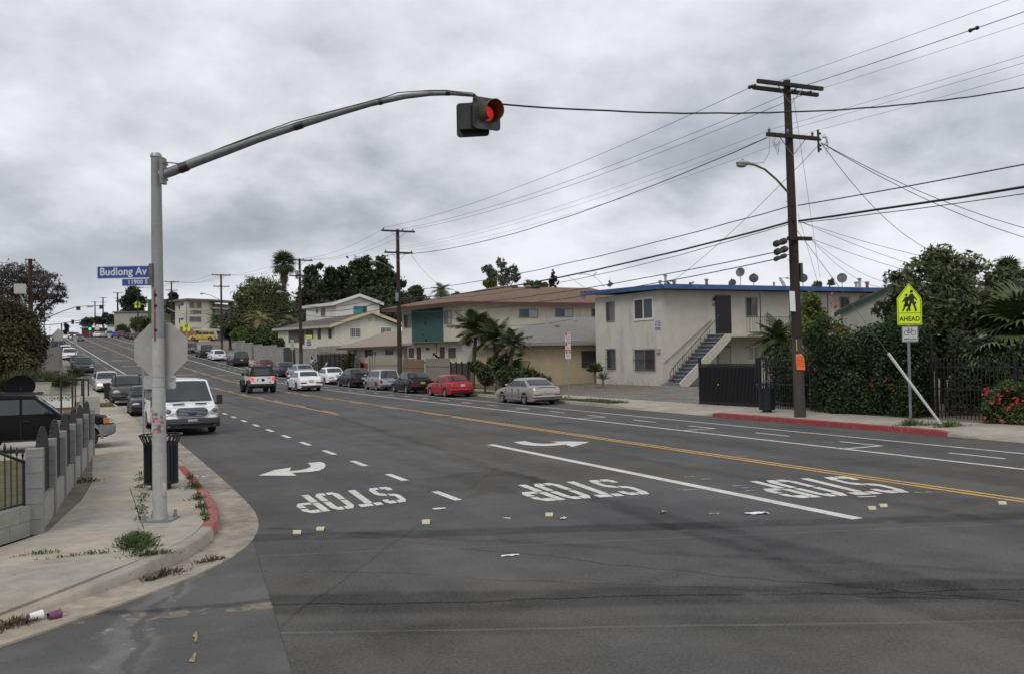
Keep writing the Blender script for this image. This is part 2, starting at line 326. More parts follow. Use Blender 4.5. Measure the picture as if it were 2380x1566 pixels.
for i in range(34):
    s = 9.2+i*3.15; strip('bike_lane_dash', 17.2, s, s+(1.35 if i < 12 else 1.0), .10, WPAINT)
    if i % 2 == 0: strip('bike_lane_tick', 16.66, s, s+.11, 1.16, WPAINT, .0045)
for i in range(62):
    s = 62+i*2.75; strip('bike_lane_dot', 4.5, s, s+.8, .12, WPAINT)
    if i % 2: strip('bike_lane_tick', 4.95, s, s+.14, .85, WPAINT, .008)
for i in range(12): strip('school_crossing_dash', 1.9+i*1.55, 166.5, 167.3, .95, YOLD)
for a in ((10.9, 97, 98.6, 1.9), (10.9, 112, 113.4, 1.7), (14.2, 86, 87, 1.6), (14.5, 95, 96, 1.7)): strip('faded_word_marking', a[0], a[1], a[2], a[3], YOLD)
# STOP lettering: stencil letters in a unit cell (u right, v up), laid upside down for the camera
LET = {'S': [[(0,.86),(.14,1),(.46,1),(.46,.86),(.28,.86),(.26,.84),(.26,.62),(.46,.57),(.46,.45),(.12,.5),(0,.6)], [(.54,1),(.86,1),(1,.9),(1,.76),(.74,.76),(.72,.86),(.54,.86)],
             [(.54,.56),(.86,.5),(1,.4),(1,.14),(.88,0),(.54,0),(.54,.14),(.72,.14),(.74,.16),(.74,.36),(.54,.43)], [(.46,0),(.12,0),(0,.1),(0,.24),(.26,.24),(.28,.14),(.46,.14)]],
       'T': [[(0,.86),(0,1),(.34,1),(.34,.86)], [(.43,1),(1,1),(1,.86),(.43,.86)], [(.34,.84),(.66,.84),(.66,0),(.34,0)]],
       'O': [[(.46,1),(.18,1),(0,.86),(0,.52),(.28,.52),(.28,.86),(.46,.85)], [(.54,1),(.82,1),(1,.86),(1,.52),(.72,.52),(.72,.86),(.54,.85)],
             [(.46,0),(.18,0),(0,.14),(0,.47),(.28,.47),(.28,.14),(.46,.15)], [(.54,0),(.82,0),(1,.14),(1,.47),(.72,.47),(.72,.14),(.54,.15)]],
       'P': [[(0,.52),(0,1),(.30,1),(.30,.52)], [(0,0),(0,.47),(.30,.47),(.30,0)], [(.35,1),(.74,1),(1,.86),(1,.76),(.70,.76),(.74,.86),(.35,.86)], [(1,.71),(1,.58),(.82,.45),(.35,.45),(.35,.57),(.74,.57),(.70,.71)]]}
def stop_word(fl, fr, nl, nr, m=WPAINT):      # far-left, far-right, near-left, near-right corners on the road
    fl, fr, nl, nr = (Vector(q) for q in (fl, fr, nl, nr)); w = .222; k = (1-4*w)/3
    for i, ch in enumerate('STOP'):
        mb = MB()
        for poly in LET[ch]:
            pts = []
            for u, v in poly:
                a = 1-(i*(w+k)+u*w); p = fl.lerp(fr, a).lerp(nl.lerp(nr, a), v); pts.append((p.x, p.y, p.z+.005))
            mb.prism(pts, (0, 0, .002))
        obj('painted_letter', mb, m, road)
stop_word(G(660, 1155), G(903, 1130.3), G(712, 1194), G(950, 1164.5)); stop_word(G(1163, 1129.5), G(1416, 1113), G(1256, 1165), G(1517, 1147)); stop_word(G(1699, 1121), G(1965, 1106), G(1848, 1158), G(2122, 1143))
stop_word(R(132, 6.3), R(132, 8.6), R(129.5, 6.3), R(129.5, 8.6), WOLD); stop_word(R(118, 6.3), R(118, 8.6), R(115.5, 6.3), R(115.5, 8.6), WOLD)
def poly_mark(name, pts, m):
    mb = MB(); mb.prism([tuple(G(564.5+.3637*x, 865.6+.3637*y)+Vector((0, 0, .005))) for x, y in pts], (0, 0, .002)); return obj(name, mb, m, road)
poly_mark('turn_arrow', [(100,657),(205,622),(308,606),(299,629),(350,625),(405,615),(432,603),(432,592),(415,577),(495,570),(522,580),(529,594),(520,610),(490,624),(440,632),(380,636),(312,640),(343,658)], WPAINT)
poly_mark('turn_arrow', [(1730,444),(1800,437),(1860,450),(1920,454),(1970,453),(2022,447),(1965,440),(2090,439),(2216,443),(2105,474),(2062,459),(2000,465),(1930,468),(1860,466),(1790,460)], WPAINT)
for q in (((1308,755),(1322,752),(1316,822),(1296,820),(1304,790),(1284,788)), ((1300,895),(1312,900),(1300,958),(1262,955),(1268,935),(1285,925))):
    mb = MB(); mb.prism([tuple(G(x*.3479, 1204.3+y*.3479)+Vector((0, 0, .001))) for x, y in q], (0, 0, .002)); obj('worn_paint_fleck', mb, worn('worn_yellow_fleck', (.36, .25, .12), (.10, .1, .1), .52), road)
# pieces of old marking and reflectors
for (x, y, l, w, m) in ((735,486.5,.28,.05,YPAINT),(1240,407,.3,.05,WOLD),(420,683,.35,.06,WOLD),(1465,722,.3,.05,WPAINT),(1790,697,.3,.04,WOLD),(345,313,.25,.05,WOLD),(1320,438,.3,.05,WOLD),(715,660,.25,.05,WOLD),(745,672,.2,.05,WOLD),(790,688,.2,.05,WOLD),(530,620,.18,.05,WOLD),(430,607,.2,.04,WOLD)):
    g = G(.7527*(1900+x/1.8859), .7527*(1150+y/1.8859)); mb = MB(); mb.box((g.x, g.y, .007), (l, w, .003), -.35); obj('marking_remnant', mb, m, road)
# ---- left pavement: kerb line (foot of the kerb), gutter, slabs
KP = [(1.12, 60), (1.45, 49), (1.62, 42), (1.80, 33), (1.86, 26), (1.87, 20), (1.86, 17.5), (1.82, 14.9), (1.74, 13.7), (1.57, 12.69), (1.27, 11.75), (.79, 10.9), (.1, 10.1), (-.72, 9.27), (-2.2, 8.0), (-5, 5.6), (-12, -.4)]
def smooth_poly(pts, n=4):
    out = []
    for i in range(len(pts)-1):
        p0, p1, p2, p3 = pts[max(i-1, 0)], pts[i], pts[i+1], pts[min(i+2, len(pts)-1)]
        for k in range(n):
            t = k/n; out.append(tuple(.5*((2*p1[a])+(-p0[a]+p2[a])*t+(2*p0[a]-5*p1[a]+4*p2[a]-p3[a])*t*t+(-p0[a]+3*p1[a]-3*p2[a]+p3[a])*t**3) for a in (0, 1)))
    return out+[pts[-1]]
KS = KP[:5]+smooth_poly(KP[5:14])+KP[14:]
def XkF(s):      # foot of the left kerb beyond the bend of the parking lane
    return interp1([(60, 1.12), (72, .82), (82, .75), (400, .75)], s)
def interp1(p, x):
    for (a, b), (c, d) in zip(p, p[1:]):
        if a <= x <= c: return b+(d-b)*(x-a)/(c-a)
    return p[0][1] if x < p[0][0] else p[-1][1]
def Xk(Y):
    for (a, b) in zip(KS, KS[1:]):
        if a[1] >= Y >= b[1]: t = (a[1]-Y)/(a[1]-b[1]+1e-9); return a[0]+(b[0]-a[0])*t
    return KS[0][0]
def knorm(i):
    a = KS[max(i-1, 0)]; b = KS[min(i+1, len(KS)-1)]; dx, dy = b[0]-a[0], b[1]-a[1]; l = math.hypot(dx, dy); return dy/l, -dx/l     # towards the pavement
def kh(Y): return .15 if Y > 10.75 else (.15-.125*(10.75-Y)/1.6 if Y > 9.15 else .025)
pav = struct('pavement_left'); gut = struct('gutter')
def kerb_run(i0, i1, m, name='kerb_stone', root=None):
    mb = MB()
    for i in range(i0, i1+1):
        x, y = KS[i]; nx, ny = knorm(i); h = kh(y)
        mb.v += [(x, y, -.01), (x+nx*.02, y+ny*.02, h-.025), (x+nx*.045, y+ny*.045, h), (x+nx*.17, y+ny*.17, h), (x+nx*.17, y+ny*.17, -.01)]
    for i in range(i1-i0):
        for j in range(4): mb.f.append((i*5+j, i*5+j+1, i*5+j+6, i*5+j+5)); mb.m.append(0)
    b = (i1-i0)*5; mb.f += [(0, 1, 2, 3, 4), (b+4, b+3, b+2, b+1, b)]; mb.m += [0, 0]; return obj(name, mb, m, root or pav, smooth=True, ang=60)
i20 = min(range(len(KS)), key=lambda i: abs(KS[i][1]-20)); i127 = min(range(len(KS)), key=lambda i: abs(KS[i][1]-12.5)); i109 = min(range(len(KS)), key=lambda i: abs(KS[i][1]-10.9)+abs(KS[i][0]-.79))
kerb_run(0, 1, CONC2); kerb_run(1, 2, CONC2); kerb_run(2, 3, CONC2); kerb_run(3, 4, CONC2); kerb_run(4, i20, CONC2)
idx = list(range(i20, i127+1, 3));
if idx[-1] != i127: idx.append(i127)
for a, b in zip(idx, idx[1:]): kerb_run(a, b, REDOLD if a > i20+4 else RED)
kerb_run(i127, i109, CONC2); kerb_run(i109, len(KS)-4, CONC2); kerb_run(len(KS)-4, len(KS)-1, CONC2)
def gutter_run(i0, i1):
    mb = MB()
    for i in range(i0, i1+1):
        x, y = KS[i]; nx, ny = knorm(i); mb.v += [(x+nx*.05, y+ny*.05, .004), (x-nx*.28, y-ny*.28, .002), (x-nx*.53, y-ny*.53, .012), (x-nx*.535, y-ny*.535, -.01)]
    for i in range(i1-i0):
        for j in range(3): mb.f.append((i*4+j+1, i*4+j, i*4+j+4, i*4+j+5)); mb.m.append(0)
    obj('gutter_slab', mb, GUTM, gut)
gi = [0, 1, 2]+list(range(3, len(KS)-1, 5)); gi.append(len(KS)-1); gi = sorted(set(gi))
for a, b in zip(gi, gi[1:]): gutter_run(a, b)
for s in (60, 110, 160, 210, 260):    # far kerbs and gutters, in long pieces
    for nm, X0, X1, m in (('kerb_stone', -.17, 0, CONC2), ('gutter_slab', 0, .53, GUTM)):
        mb = MB(); k = 10
        for i in range(k+1):
            t = s+50*i/k; h = .15 if nm == 'kerb_stone' else .012
            xk = XkF(t); mb.v += [tuple(R(t, xk+X1, -.01)), tuple(R(t, xk+X1, h)), tuple(R(t, xk+X0, h)), tuple(R(t, xk+X0, -.01))]
        for i in range(k):
            for j in range(3): mb.f.append((i*4+j, i*4+j+1, i*4+j+5, i*4+j+4)); mb.m.append(0)
        obj(nm, mb, m, pav if nm == 'kerb_stone' else gut)
def XLp(Y):
    if Y < 13.2: return -.5-(13.2-Y)*.61
    pts = [(13.2, -.5), (16, -.10), (18.2, .06), (24, .1), (400, .1)]
    for a, b in zip(pts, pts[1:]):
        if a[0] <= Y <= b[0]: return a[1]+(b[1]-a[1])*(Y-a[0])/(b[0]-a[0])
def zs(x, y):
    rp = min(1, max(0, (10.9-y+.35*(x-.6))/1.5)); rp = rp*rp*(3-2*rp); d = max(0, (Xk(y)-x)*.72-.12)
    return .15-.125*rp*max(0, 1-d/1.5)
def slab(y0, y1, fx0, fx1, nx=7, ny=4, root=None, zf=zs, m=CONC, sk=0.):
    mb = MB(); g = .006
    for j in range(ny+1):
        y = y0+g+(y1-y0-2*g)*j/ny
        for i in range(nx+1):
            x0, x1 = fx0(y), fx1(y); x = x0+g+(x1-x0-2*g)*i/nx; yy = y+sk*(x-.5); mb.v.append((x, yy, zf(x, yy)))
    w = nx+1
    for j in range(ny):
        for i in range(nx): mb.f.append((j*w+i, j*w+i+1, (j+1)*w+i+1, (j+1)*w+i)); mb.m.append(0)
    ring = [i for i in range(w)]+[j*w+nx for j in range(1, ny+1)]+[ny*w+i for i in range(nx-1, -1, -1)]+[j*w for j in range(ny-1, 0, -1)]
    b = len(mb.v); mb.v += [(mb.v[i][0], mb.v[i][1], mb.v[i][2]-.07) for i in ring]; n = len(ring)
    for i in range(n): mb.f.append((ring[i], b+i, b+(i+1) % n, ring[(i+1) % n])); mb.m.append(0)
    return obj('paving_slab', mb, m, root or pav)
rb = lambda y: Xk(y)-.174*math.sqrt(1+((Xk(y+.15)-Xk(y-.15))/.3)**2)
rb2 = rb
for y0, y1 in ((5.6, 8.0), (8.0, 9.6), (9.6, 11.15)): slab(y0, y1, XLp, rb2, 14, 8)
slab(11.15, 12.75, XLp, lambda y: .62); slab(11.15, 12.75, lambda y: .62, rb2, 6, 6)
for y0, y1 in ((12.75, 14.9), (14.9, 17.1)): slab(y0, y1, XLp, lambda y: .66); slab(y0, y1, lambda y: .66, rb)
for y0, y1 in ((17.1, 19.3), (19.3, 21.5), (21.5, 24.4), (24.4, 27.2), (27.2, 30), (30, 33.2), (33.2, 36.5), (36.5, 40), (40, 43.5)): slab(y0, y1, XLp, rb, 3, 2)
for y0, y1 in ((43.5, 48.5), (52.5, 56.3)): slab(y0, y1, XLp, rb, 3, 2)
slab(48.5, 52.5, XLp, lambda y: .35, 2, 2); mb = MB().box((.80, 50.5, .12), (.86, 3.9, .06)); obj('verge_grass', mb, GRASS, pav)
mb = MB(); _ss = [56.3]+SR[9:]+[340]
for s in _ss: mb.v += [tuple(R(s, -.9, .149)), tuple(R(s, XkF(s)-.17, .149))]
mb.f = [(2*i, 2*i+1, 2*i+3, 2*i+2) for i in range(len(_ss)-1)]; mb.m = [0]*len(mb.f); struct('footpath_left', mb, CONC)
# ---- right pavement
pr = struct('pavement_right')
def hR(y):
    if y < 15.7: return .03
    if y < 16.5: return .03+.12*(y-15.7)/.8
    if y < 25.7: return .15
    if y < 26.5: return .15-.12*(y-25.7)/.8
    if y < 31.2: return .03
    if y < 32.2: return .03+.12*(y-31.2)
    return .15
def kerbR(y0, y1, m, n=6):
    mb = MB()
    for i in range(n+1):
        y = y0+.006+(y1-y0-.012)*i/n; h = hR(y)
        for X, z in ((20.3, -.02), (20.32, h-.02), (20.345, h), (20.47, h), (20.47, -.02)): mb.v.append(tuple(R(y, X, z)))
    for i in range(n):
        for j in range(4): mb.f.append((i*5+j+1, i*5+j, i*5+j+5, i*5+j+6)); mb.m.append(0)
    b = n*5; mb.f += [(4, 3, 2, 1, 0), (b, b+1, b+2, b+3, b+4)]; mb.m += [0, 0]; obj('kerb_stone', mb, m, pr)
for y in (-4, 2, 8): kerbR(y, y+(6 if y < 8 else 8.2), CONC2)
for k in range(5): kerbR(16.2+k*1.94, 16.2+(k+1)*1.94, RED)
for y0, y1 in ((25.9, 28.5), (28.5, 31.2), (31.2, 35), (35, 40), (40, 45), (45, 52), (52, 60)): kerbR(y0, y1, CONC2)
for k in range(7): kerbR(60+k*36, 96+k*36, CONC2, 9)
def zr(x, y):
    t = min(1, max(0, (x-20.47)/1.3)); return hR(y)+(.15-hR(y))*t
fa = lambda y: 20.48; fb = lambda y: 23.15; fm = lambda y: 21.7
ys = [-4, -1, 2, 5, 8, 10.6, 13.2, 15.6]+[15.6+2.02*k for k in range(1, 6)]+[28.4, 30.9, 33.2]
for a, b in zip(ys, ys[1:]): slab(a, b, fa, fb, 5, 3, pr, zr)
yy = [33.2+2.3*k for k in range(12)]
for a, b in zip(yy, yy[1:]): slab(a, b, fm, fb, 1, 1, pr, lambda x, y: .15)
for a, b in ((33.4, 36.9), (38.2, 58.4)): mb = MB().box((21.08, (a+b)/2, .11), (1.18, b-a, .07)); obj('verge_grass', mb, GRASS, pr)
sheet('footpath_right', [20.48, 23.15], [58.5]+SR[9:]+[340], lambda s, X: .15, CONC)
YS = [-10, 10, 30, 50]+list(range(58, 106, 6))+list(range(110, 331, 10))
sheet('yard_right', [23.17, 24.5, 27, 30, 45, 120], YS, lambda s, X: .13+min(.23, max(0, (X-23.5)*.035)), DIRT)
sheet('yard_left', [-90, -30, -8, -.2], [13.1, 30, 50]+YS[4:], lambda s, X: .12, GRASS)
mb = MB()       # worn forecourt in front of the stair flats
for y in (24.4, 27, 30, 33, 36, 39, 41):
    for x in (23.18, 24.5, 27, 30, 33): mb.v.append((x, y, .136+min(.23, max(0, (x-23.5)*.035))))
for j in range(6):
    for i in range(4): mb.f.append((j*5+i, j*5+i+1, j*5+i+6, j*5+i+5)); mb.m.append(0)
struct('forecourt', mb, DRIVE)
mb = MB().box((-7.2, 27.6, .12), (14.5, 7.6, .02)); struct('driveway_left', mb, CONC)
mb = MB().box((-.28, 18.8, .128), (.75, 11.0, .02)); struct('dirt_strip', mb, DIRT)
# ---- litter on the road
TUBE = mat('cream_tube', (.50, .47, .30), .6, .15, 9); PAPER = mat('litter_paper', (.72, .73, .74), .8, .06, 5)
tube_lab = ['small cream half tube lying nearest the gutter corner, left of another one', 'cream half tube on the asphalt just right of the leftmost one', 'pair of stacked cream half tubes lying below the gap between two stop words', 'cream half tube below the middle painted stop word',
            'left one of two close cream half tubes below the right stop word', 'right one of two close cream half tubes below the right stop word', 'cream half tube by the double yellow line near the right picture edge']
for (x, y, n), lb in zip(((692,1239,1),(746,1231,1),(990,1216,2),(1277,1198,1),(2025,1183,1),(2052,1177,1),(2328,1171,1)), tube_lab):
    g = G(x, y); mb = MB()
    for q in range(n):
        a = [(.045*math.cos(math.pi*k/8), .045*math.sin(math.pi*k/8)) for k in range(9)]; b = [(.037*math.cos(math.pi*k/8), .037*math.sin(math.pi*k/8)) for k in range(8, -1, -1)]
        mb.prism([(-.055, p[0]+q*.07, p[1]+.004) for p in a+b], (.11, 0, 0))
    o = obj('half_tube', mb, TUBE); o.location = g; o.rotation_euler = (0, 0, -.43+random.uniform(-.2, .2)); tag(o, lb, 'road marker', 'cream half tubes on the road')
def scrap(name, lab, cat, g, l, w, m, rz=0, h=.03, n=5, seed=0):
    r = random.Random(seed); mb = MB(); k = n+1
    for j in range(k):
        for i in range(k): mb.v.append(((i/n-.5)*l*(1+r.uniform(-.12, .12)), (j/n-.5)*w*(1+r.uniform(-.12, .12)), r.uniform(.002, h)))
    for j in range(n):
        for i in range(n): mb.f.append((j*k+i, j*k+i+1, (j+1)*k+i+1, (j+1)*k+i)); mb.m.append(0)
    o = obj(name, mb, m); o.location = g; o.rotation_euler = (0, 0, rz); return tag(o, lab, cat)
scrap('litter_paper', 'crumpled white paper sheet at the foot of the thick white lane line', 'paper', G(1758, 1193), .34, .10, PAPER, -.4, .03, 6, 1)
scrap('litter_paper', 'torn white scrap alone on the foreground asphalt', 'paper', G(1185, 1290), .2, .06, PAPER, -.2, .015, 5, 2)
scrap('litter_paper', 'thin white strip right of the first stop word', 'paper', G(1020, 1182), .2, .04, PAPER, -.3, .02, 4, 3)
scrap('litter_paper', 'bent brown and white scrap by the dark road crack', 'paper', G(1541, 1191), .13, .06, mat('card_litter', (.34, .28, .2), .8, .4, 9), .3, .05, 4, 4)
scrap('litter_paper', 'flat yellow card between the crack and the white paper sheet', 'paper', G(1660, 1193), .14, .05, mat('yellow_card', (.62, .55, .25), .8, .1, 9), -.4, .01, 3, 5)
scrap('litter_paper', 'pale folded scrap just right of the middle half tube', 'paper', G(1311, 1205), .12, .07, mat('cream_litter', (.55, .56, .42), .8, .1, 9), .6, .03, 4, 6)
scrap('litter_paper', 'small white sliver below the lane dash end', 'paper', G(1178, 1203), .12, .03, PAPER, -.9, .01, 3, 7)
scrap('litter_paper', 'round white paper plate piece in the gutter, left one', 'paper', G(452, 1106), .12, .10, PAPER, .2, .015, 4, 8)
scrap('litter_paper', 'white paper piece in the gutter, right of the plate piece', 'paper', G(477, 1107), .14, .07, PAPER, .5, .02, 4, 9)
scrap('litter_paper', 'small white scrap beside the red kerb, nearest the corner', 'paper', G(486, 1144), .09, .05, PAPER, .1, .02, 3, 10)
scrap('litter_bag', 'crushed brown paper bag in the gutter below the kerb end', 'litter', G(462*.3479*2.16/2.16+300, 1344)*1. if False else G(352, 1346), .2, .13, mat('brown_bag', (.13, .115, .085), .8, .4, 14), .8, .08, 6, 11)
mb = MB().lathe([(.03, 0), (.042, .11), (.045, .112), (.04, .105)], (0, 0, .04), 'x', 12); o = obj('paper_cup', mb, mat('purple_cup', (.16, .06, .11), .5, .2, 20)); o.location = G(112, 1441); o.rotation_euler = (0, 0, .5); tag(o, 'purple paper cup on its side in the gutter', 'cup')
mb = MB().lathe([(.03, 0), (.045, .11), (.047, .112), (.04, .1)], (0, 0, .045), 'x', 12); o = obj('paper_cup', mb, PAPER); o.location = G(68, 1444); o.rotation_euler = (0, 0, .3); tag(o, 'white crushed paper cup beside the purple cup in the gutter', 'cup')
# ---- leaf and blade scatter (mesh built with numpy)
def cards(name, P0, size, m, parent=None, aspect=.5, nrm=None, up=None, flat=.0, bend=False, **props):
    n = len(P0); P0 = np.asarray(P0, float); d = rng.normal(size=(n, 3)) if nrm is None else nrm+rng.normal(size=(n, 3))*.35
    if flat: d[:, 2] *= flat
    d /= np.linalg.norm(d, axis=1)[:, None]; e = rng.normal(size=(n, 3)); e = np.cross(d, e); e /= np.linalg.norm(e, axis=1)[:, None]
    sz = (np.asarray(size)*rng.uniform(.6, 1.35, n))[:, None]; a = d*sz/2; b = e*sz*aspect/2
    v = np.stack([P0-a, P0+b-a*.1, P0+a, P0-b-a*.1], 1).reshape(-1, 3)
    me = bpy.data.meshes.new(name); me.vertices.add(4*n); me.vertices.foreach_set('co', v.ravel()); me.loops.add(4*n); me.loops.foreach_set('vertex_index', np.arange(4*n)); me.polygons.add(n)
    me.polygons.foreach_set('loop_start', np.arange(0, 4*n, 4)); me.polygons.foreach_set('loop_total', np.full(n, 4)); me.materials.append(m); me.update()
    o = bpy.data.objects.new(name, me); C.objects.link(o)
    if parent is not None: o.parent = parent
    for k, q in props.items(): o[k] = q
    return o
def leafmat(name, c, c2, sc=1.2, isl=.35, rough=.6):
    m = mat(name, c, rough, .2, sc, col2=c2, island=isl, det=3, spec=.3); return m
WEED = leafmat('weed_leaf', (.05, .085, .022), (.09, .12, .04), 6); DEAD = leafmat('dead_leaves', (.06, .045, .03), (.13, .10, .06), 8); FLOWER = leafmat('red_petals', (.45, .03, .05), (.62, .07, .10), 5, .2)
def tuft(name, lab, g, rx, ry, n, h, m=WEED, rz=0., size=.07, cat='weeds', **props):
    a = rng.normal(size=(n, 2))*.45; x = a[:, 0]*rx; y = a[:, 1]*ry; c, s = math.cos(rz), math.sin(rz); z = np.abs(rng.normal(size=n))*h*np.exp(-(a**2).sum(1)*1.2)
    P0 = np.stack([x*c-y*s, x*s+y*c, z+.01], 1); nr = np.tile(np.array([[0, 0, .9]]), (n, 1)); nr[:, :2] += a*.8
    o = cards(name, P0, size, m, aspect=.22, nrm=nr); o.location = g; tag(o, lab, cat)
    o['kind'] = 'stuff'; del o['category']
    return o
tuft('weeds', 'large green weed patch on the pavement joint near the corner', G(318, 1262, .15), .22, .62, 1700, .045, size=.06)
tuft('weeds', 'weeds spreading right of the big patch towards the kerb', G(355, 1289, .15), .28, .07, 260, .03, size=.05)
tuft('weeds', 'weeds on the joint left of the kerb break', G(200, 1289, .15), .45, .03, 120, .02, size=.05)
tuft('weeds', 'weeds at the far left pavement joint', G(95, 1287, .15), .3, .03, 90, .02, size=.05)
for i, (x, y, r, n) in enumerate(((441,1112,.10,110),(452,1133,.16,260),(460,1160,.11,170),(467,1180,.10,150),(472,1197,.07,70),(478,1208,.05,50))):
    tuft('weeds', ['topmost', 'second and widest', 'third', 'fourth', 'fifth', 'lowest'][i]+' weed tuft growing behind the red kerb', G(x, y, .15), r, r*1.3, n, .06, size=.06)
for i, (x, y, r, n) in enumerate(((328,1103,.08,50),(329,1115,.12,90),(328,1133,.12,90),(331,1154,.12,80),(331,1164,.08,50),(329,1182,.11,80),(331,1192,.08,50),(328,1208,.1,60))):
    tuft('weeds', ['topmost', 'second', 'third', 'fourth', 'fifth', 'sixth', 'seventh', 'lowest'][i]+' weed tuft down the joint left of the signal mast', G(x, y, .15), r, r*1.5, n, .05, size=.05)
tuft('weeds', 'weeds at the foot of the block fence', G(194, 1120, .15), .3, .1, 160, .04)
tuft('leaf_litter', 'dark leaf litter in the gutter below the kerb break', G(385, 1336), .28, .12, 260, .03, DEAD, .6, .06); tuft('leaf_litter', 'dark leaf litter further up the gutter', G(490, 1304), .22, .08, 180, .03, DEAD, .3, .05)
tuft('leaf_litter', 'leaf litter by the cups in the gutter', G(30, 1456), .25, .12, 260, .04, DEAD, .6, .06)
tuft('weeds', 'grass round the foot of the crossing sign post', G(2118, 988, .15), .5, .2, 420, .10, size=.10); tuft('weeds', 'grass at the foot of the guy wire guard', G(2205, 991, .15), .55, .2, 380, .10, size=.10)
tuft('weeds', 'weeds behind the red kerb left of the guard foot', G(2165, 988, .15), .5, .1, 160, .05, size=.07)
for nm, x0, x1, y0, y1, n in (('verge_blades', 20.5, 21.68, 38.2, 58, 2600), ('verge_blades', 20.5, 21.68, 33.4, 36.9, 1500), ('verge_blades', .40, 1.2, 48.6, 52.4, 900)):
    P0 = np.stack([rng.uniform(x0, x1, n), rng.uniform(y0, y1, n), rng.uniform(.15, .21, n)], 1); o = cards(nm, P0, .11, WEED if x0 > 2 and y0 < 35 else leafmat('dry_grass_blade', (.10, .11, .035), (.17, .15, .06), 3), aspect=.2, nrm=np.array([[0, 0, 1.]])); o['kind'] = 'stuff'
    o['label'] = {38.2: 'yellowish grass verge beside the parked red car', 33.4: 'green grass verge at the no parking sign', 48.6: 'small square grass verge on the left pavement'}[y0]
# ---------------------------------------------------------------- text and round shapes
def text_mesh(txt, size, bold=.0, ext=.001, space=1., w=1.):
    cu = bpy.data.curves.new('t', 'FONT'); cu.body = txt; cu.size = size; cu.offset = bold; cu.extrude = ext; cu.align_x = 'CENTER'; cu.align_y = 'CENTER'; cu.space_character = space; cu.resolution_u = 3
    o = bpy.data.objects.new('t', cu); C.objects.link(o); dg = bpy.context.evaluated_depsgraph_get(); dg.update()
    me = bpy.data.meshes.new_from_object(o.evaluated_get(dg)); bpy.data.objects.remove(o); bpy.data.curves.remove(cu)
    mb = MB(); mb.v = [(v.co.x*w, v.co.y, v.co.z) for v in me.vertices]; mb.f = [tuple(p.vertices) for p in me.polygons]; mb.m = [0]*len(mb.f); bpy.data.meshes.remove(me); return mb
def upright(mb, y=0., cx=0., cz=0.):      # a shape drawn in x/y, stood up in x/z facing -y
    mb.v = [(x+cx, y-z, yy+cz) for x, yy, z in mb.v]; return mb
def plate(pts, y0, th, mi=0, mb=None):     # outline in x/z, front face at y0, thickness th
    mb = mb or MB(); mb.prism([(x, y0, z) for x, z in pts], (0, th, 0), mi); return mb
def rrect(w, h, r, n=4, cx=0, cz=0):
    out = []
    for sx, sz, a0 in ((1, 1, 0), (-1, 1, 90), (-1, -1, 180), (1, -1, 270)):
        for k in range(n+1): a = math.radians(a0+90*k/n); out.append((cx+sx*(w/2-r)+r*math.cos(a), cz+sz*(h/2-r)+r*math.sin(a)))
    return out
def ring(outer, inner, y0, th, mb=None, mi=0):
    mb = mb or MB(); n = len(outer); b = len(mb.v)
    for y in (y0, y0+th):
        for q in (outer, inner): mb.v += [(x, y, z) for x, z in q]
    for i in range(n):
        j = (i+1) % n; mb.f += [(b+i, b+j, b+n+j, b+n+i), (b+2*n+j, b+2*n+i, b+3*n+i, b+3*n+j), (b+i, b+2*n+i, b+2*n+j, b+j), (b+n+j, b+3*n+j, b+3*n+i, b+n+i)]; mb.m += [mi]*4
    return mb
# ---------------------------------------------------------------- signal mast with the flashing red head
FACE = -PSI      # heading that looks back at the camera corner
MASTM = NT('mast_paint'); _v = MASTM.ss(MASTM.noise(1.3, 5), .3, .7, .82, 1.08); _v = MASTM.M('ADD', _v, MASTM.ss(MASTM.noise(18, 4), .3, .7, -.07, .05))
_upper = MASTM.ss(MASTM.M('ADD', MASTM.z, MASTM.M('MULTIPLY', MASTM.M('SUBTRACT', MASTM.noise(9, 3), .5), .12)), 2.52, 2.54); _rust = MASTM.M('MULTIPLY', MASTM.ss(MASTM.M('ABSOLUTE', MASTM.M('ADD', MASTM.x, MASTM.M('MULTIPLY', MASTM.noise(4, 3), .02))), .022, .008), MASTM.M('MULTIPLY', MASTM.ss(MASTM.z, 2.45, 2.5), MASTM.ss(MASTM.z, 3.25, 3.15)))
_rust = MASTM.M('MULTIPLY', _rust, MASTM.ss(MASTM.y, .02, -.03)); _foot = MASTM.M('MULTIPLY', MASTM.ss(MASTM.z, .75, .1), MASTM.ss(MASTM.noise(2, 3), .35, .65, 0, .18))
_c = MASTM.mix(_upper, (.40, .395, .375), (.25, .255, .255)); _c = MASTM.mix(_foot, _c, (.30, .32, .34)); _c = MASTM.mix(_rust, _c, (.16, .055, .02)); MASTM = MASTM.done(MASTM.scale(_c, _v), .6)
ms = thing('traffic_signal', 'tall grey signal mast with curved arm and single red light head at the corner', 'traffic signal', tuple(G(372, 1208, .15)), (0, 0, FACE))
ZT = 5.08
obj('mast_pole', MB().tube([(0, 0, .02), (0, 0, 1.2), (0, 0, ZT)], [.098, .092, .068], 20), MASTM, ms, smooth=True)
obj('pole_cap', MB().lathe([(.001, .035), (.06, .03), (.078, .0), (.078, -.03), (.07, -.03)], (0, 0, ZT), 'z', 18), GALV, ms, smooth=True)
mb = MB().box((0, 0, .012), (.40, .40, .03))
for sx in (-1, 1):
    for sy in (-1, 1): mb.lathe([(.02, 0), (.02, .10), (.001, .10)], (sx*.155, sy*.155, .02), 'z', 6); mb.lathe([(.033, 0), (.033, .035), (.02, .035)], (sx*.155, sy*.155, .028), 'z', 6)
obj('base_plate', mb, GALV, ms)
obj('hand_hole', MB().ball((.085, -.05, .42), (.035, .03, .11)), MASTM, ms, smooth=True)
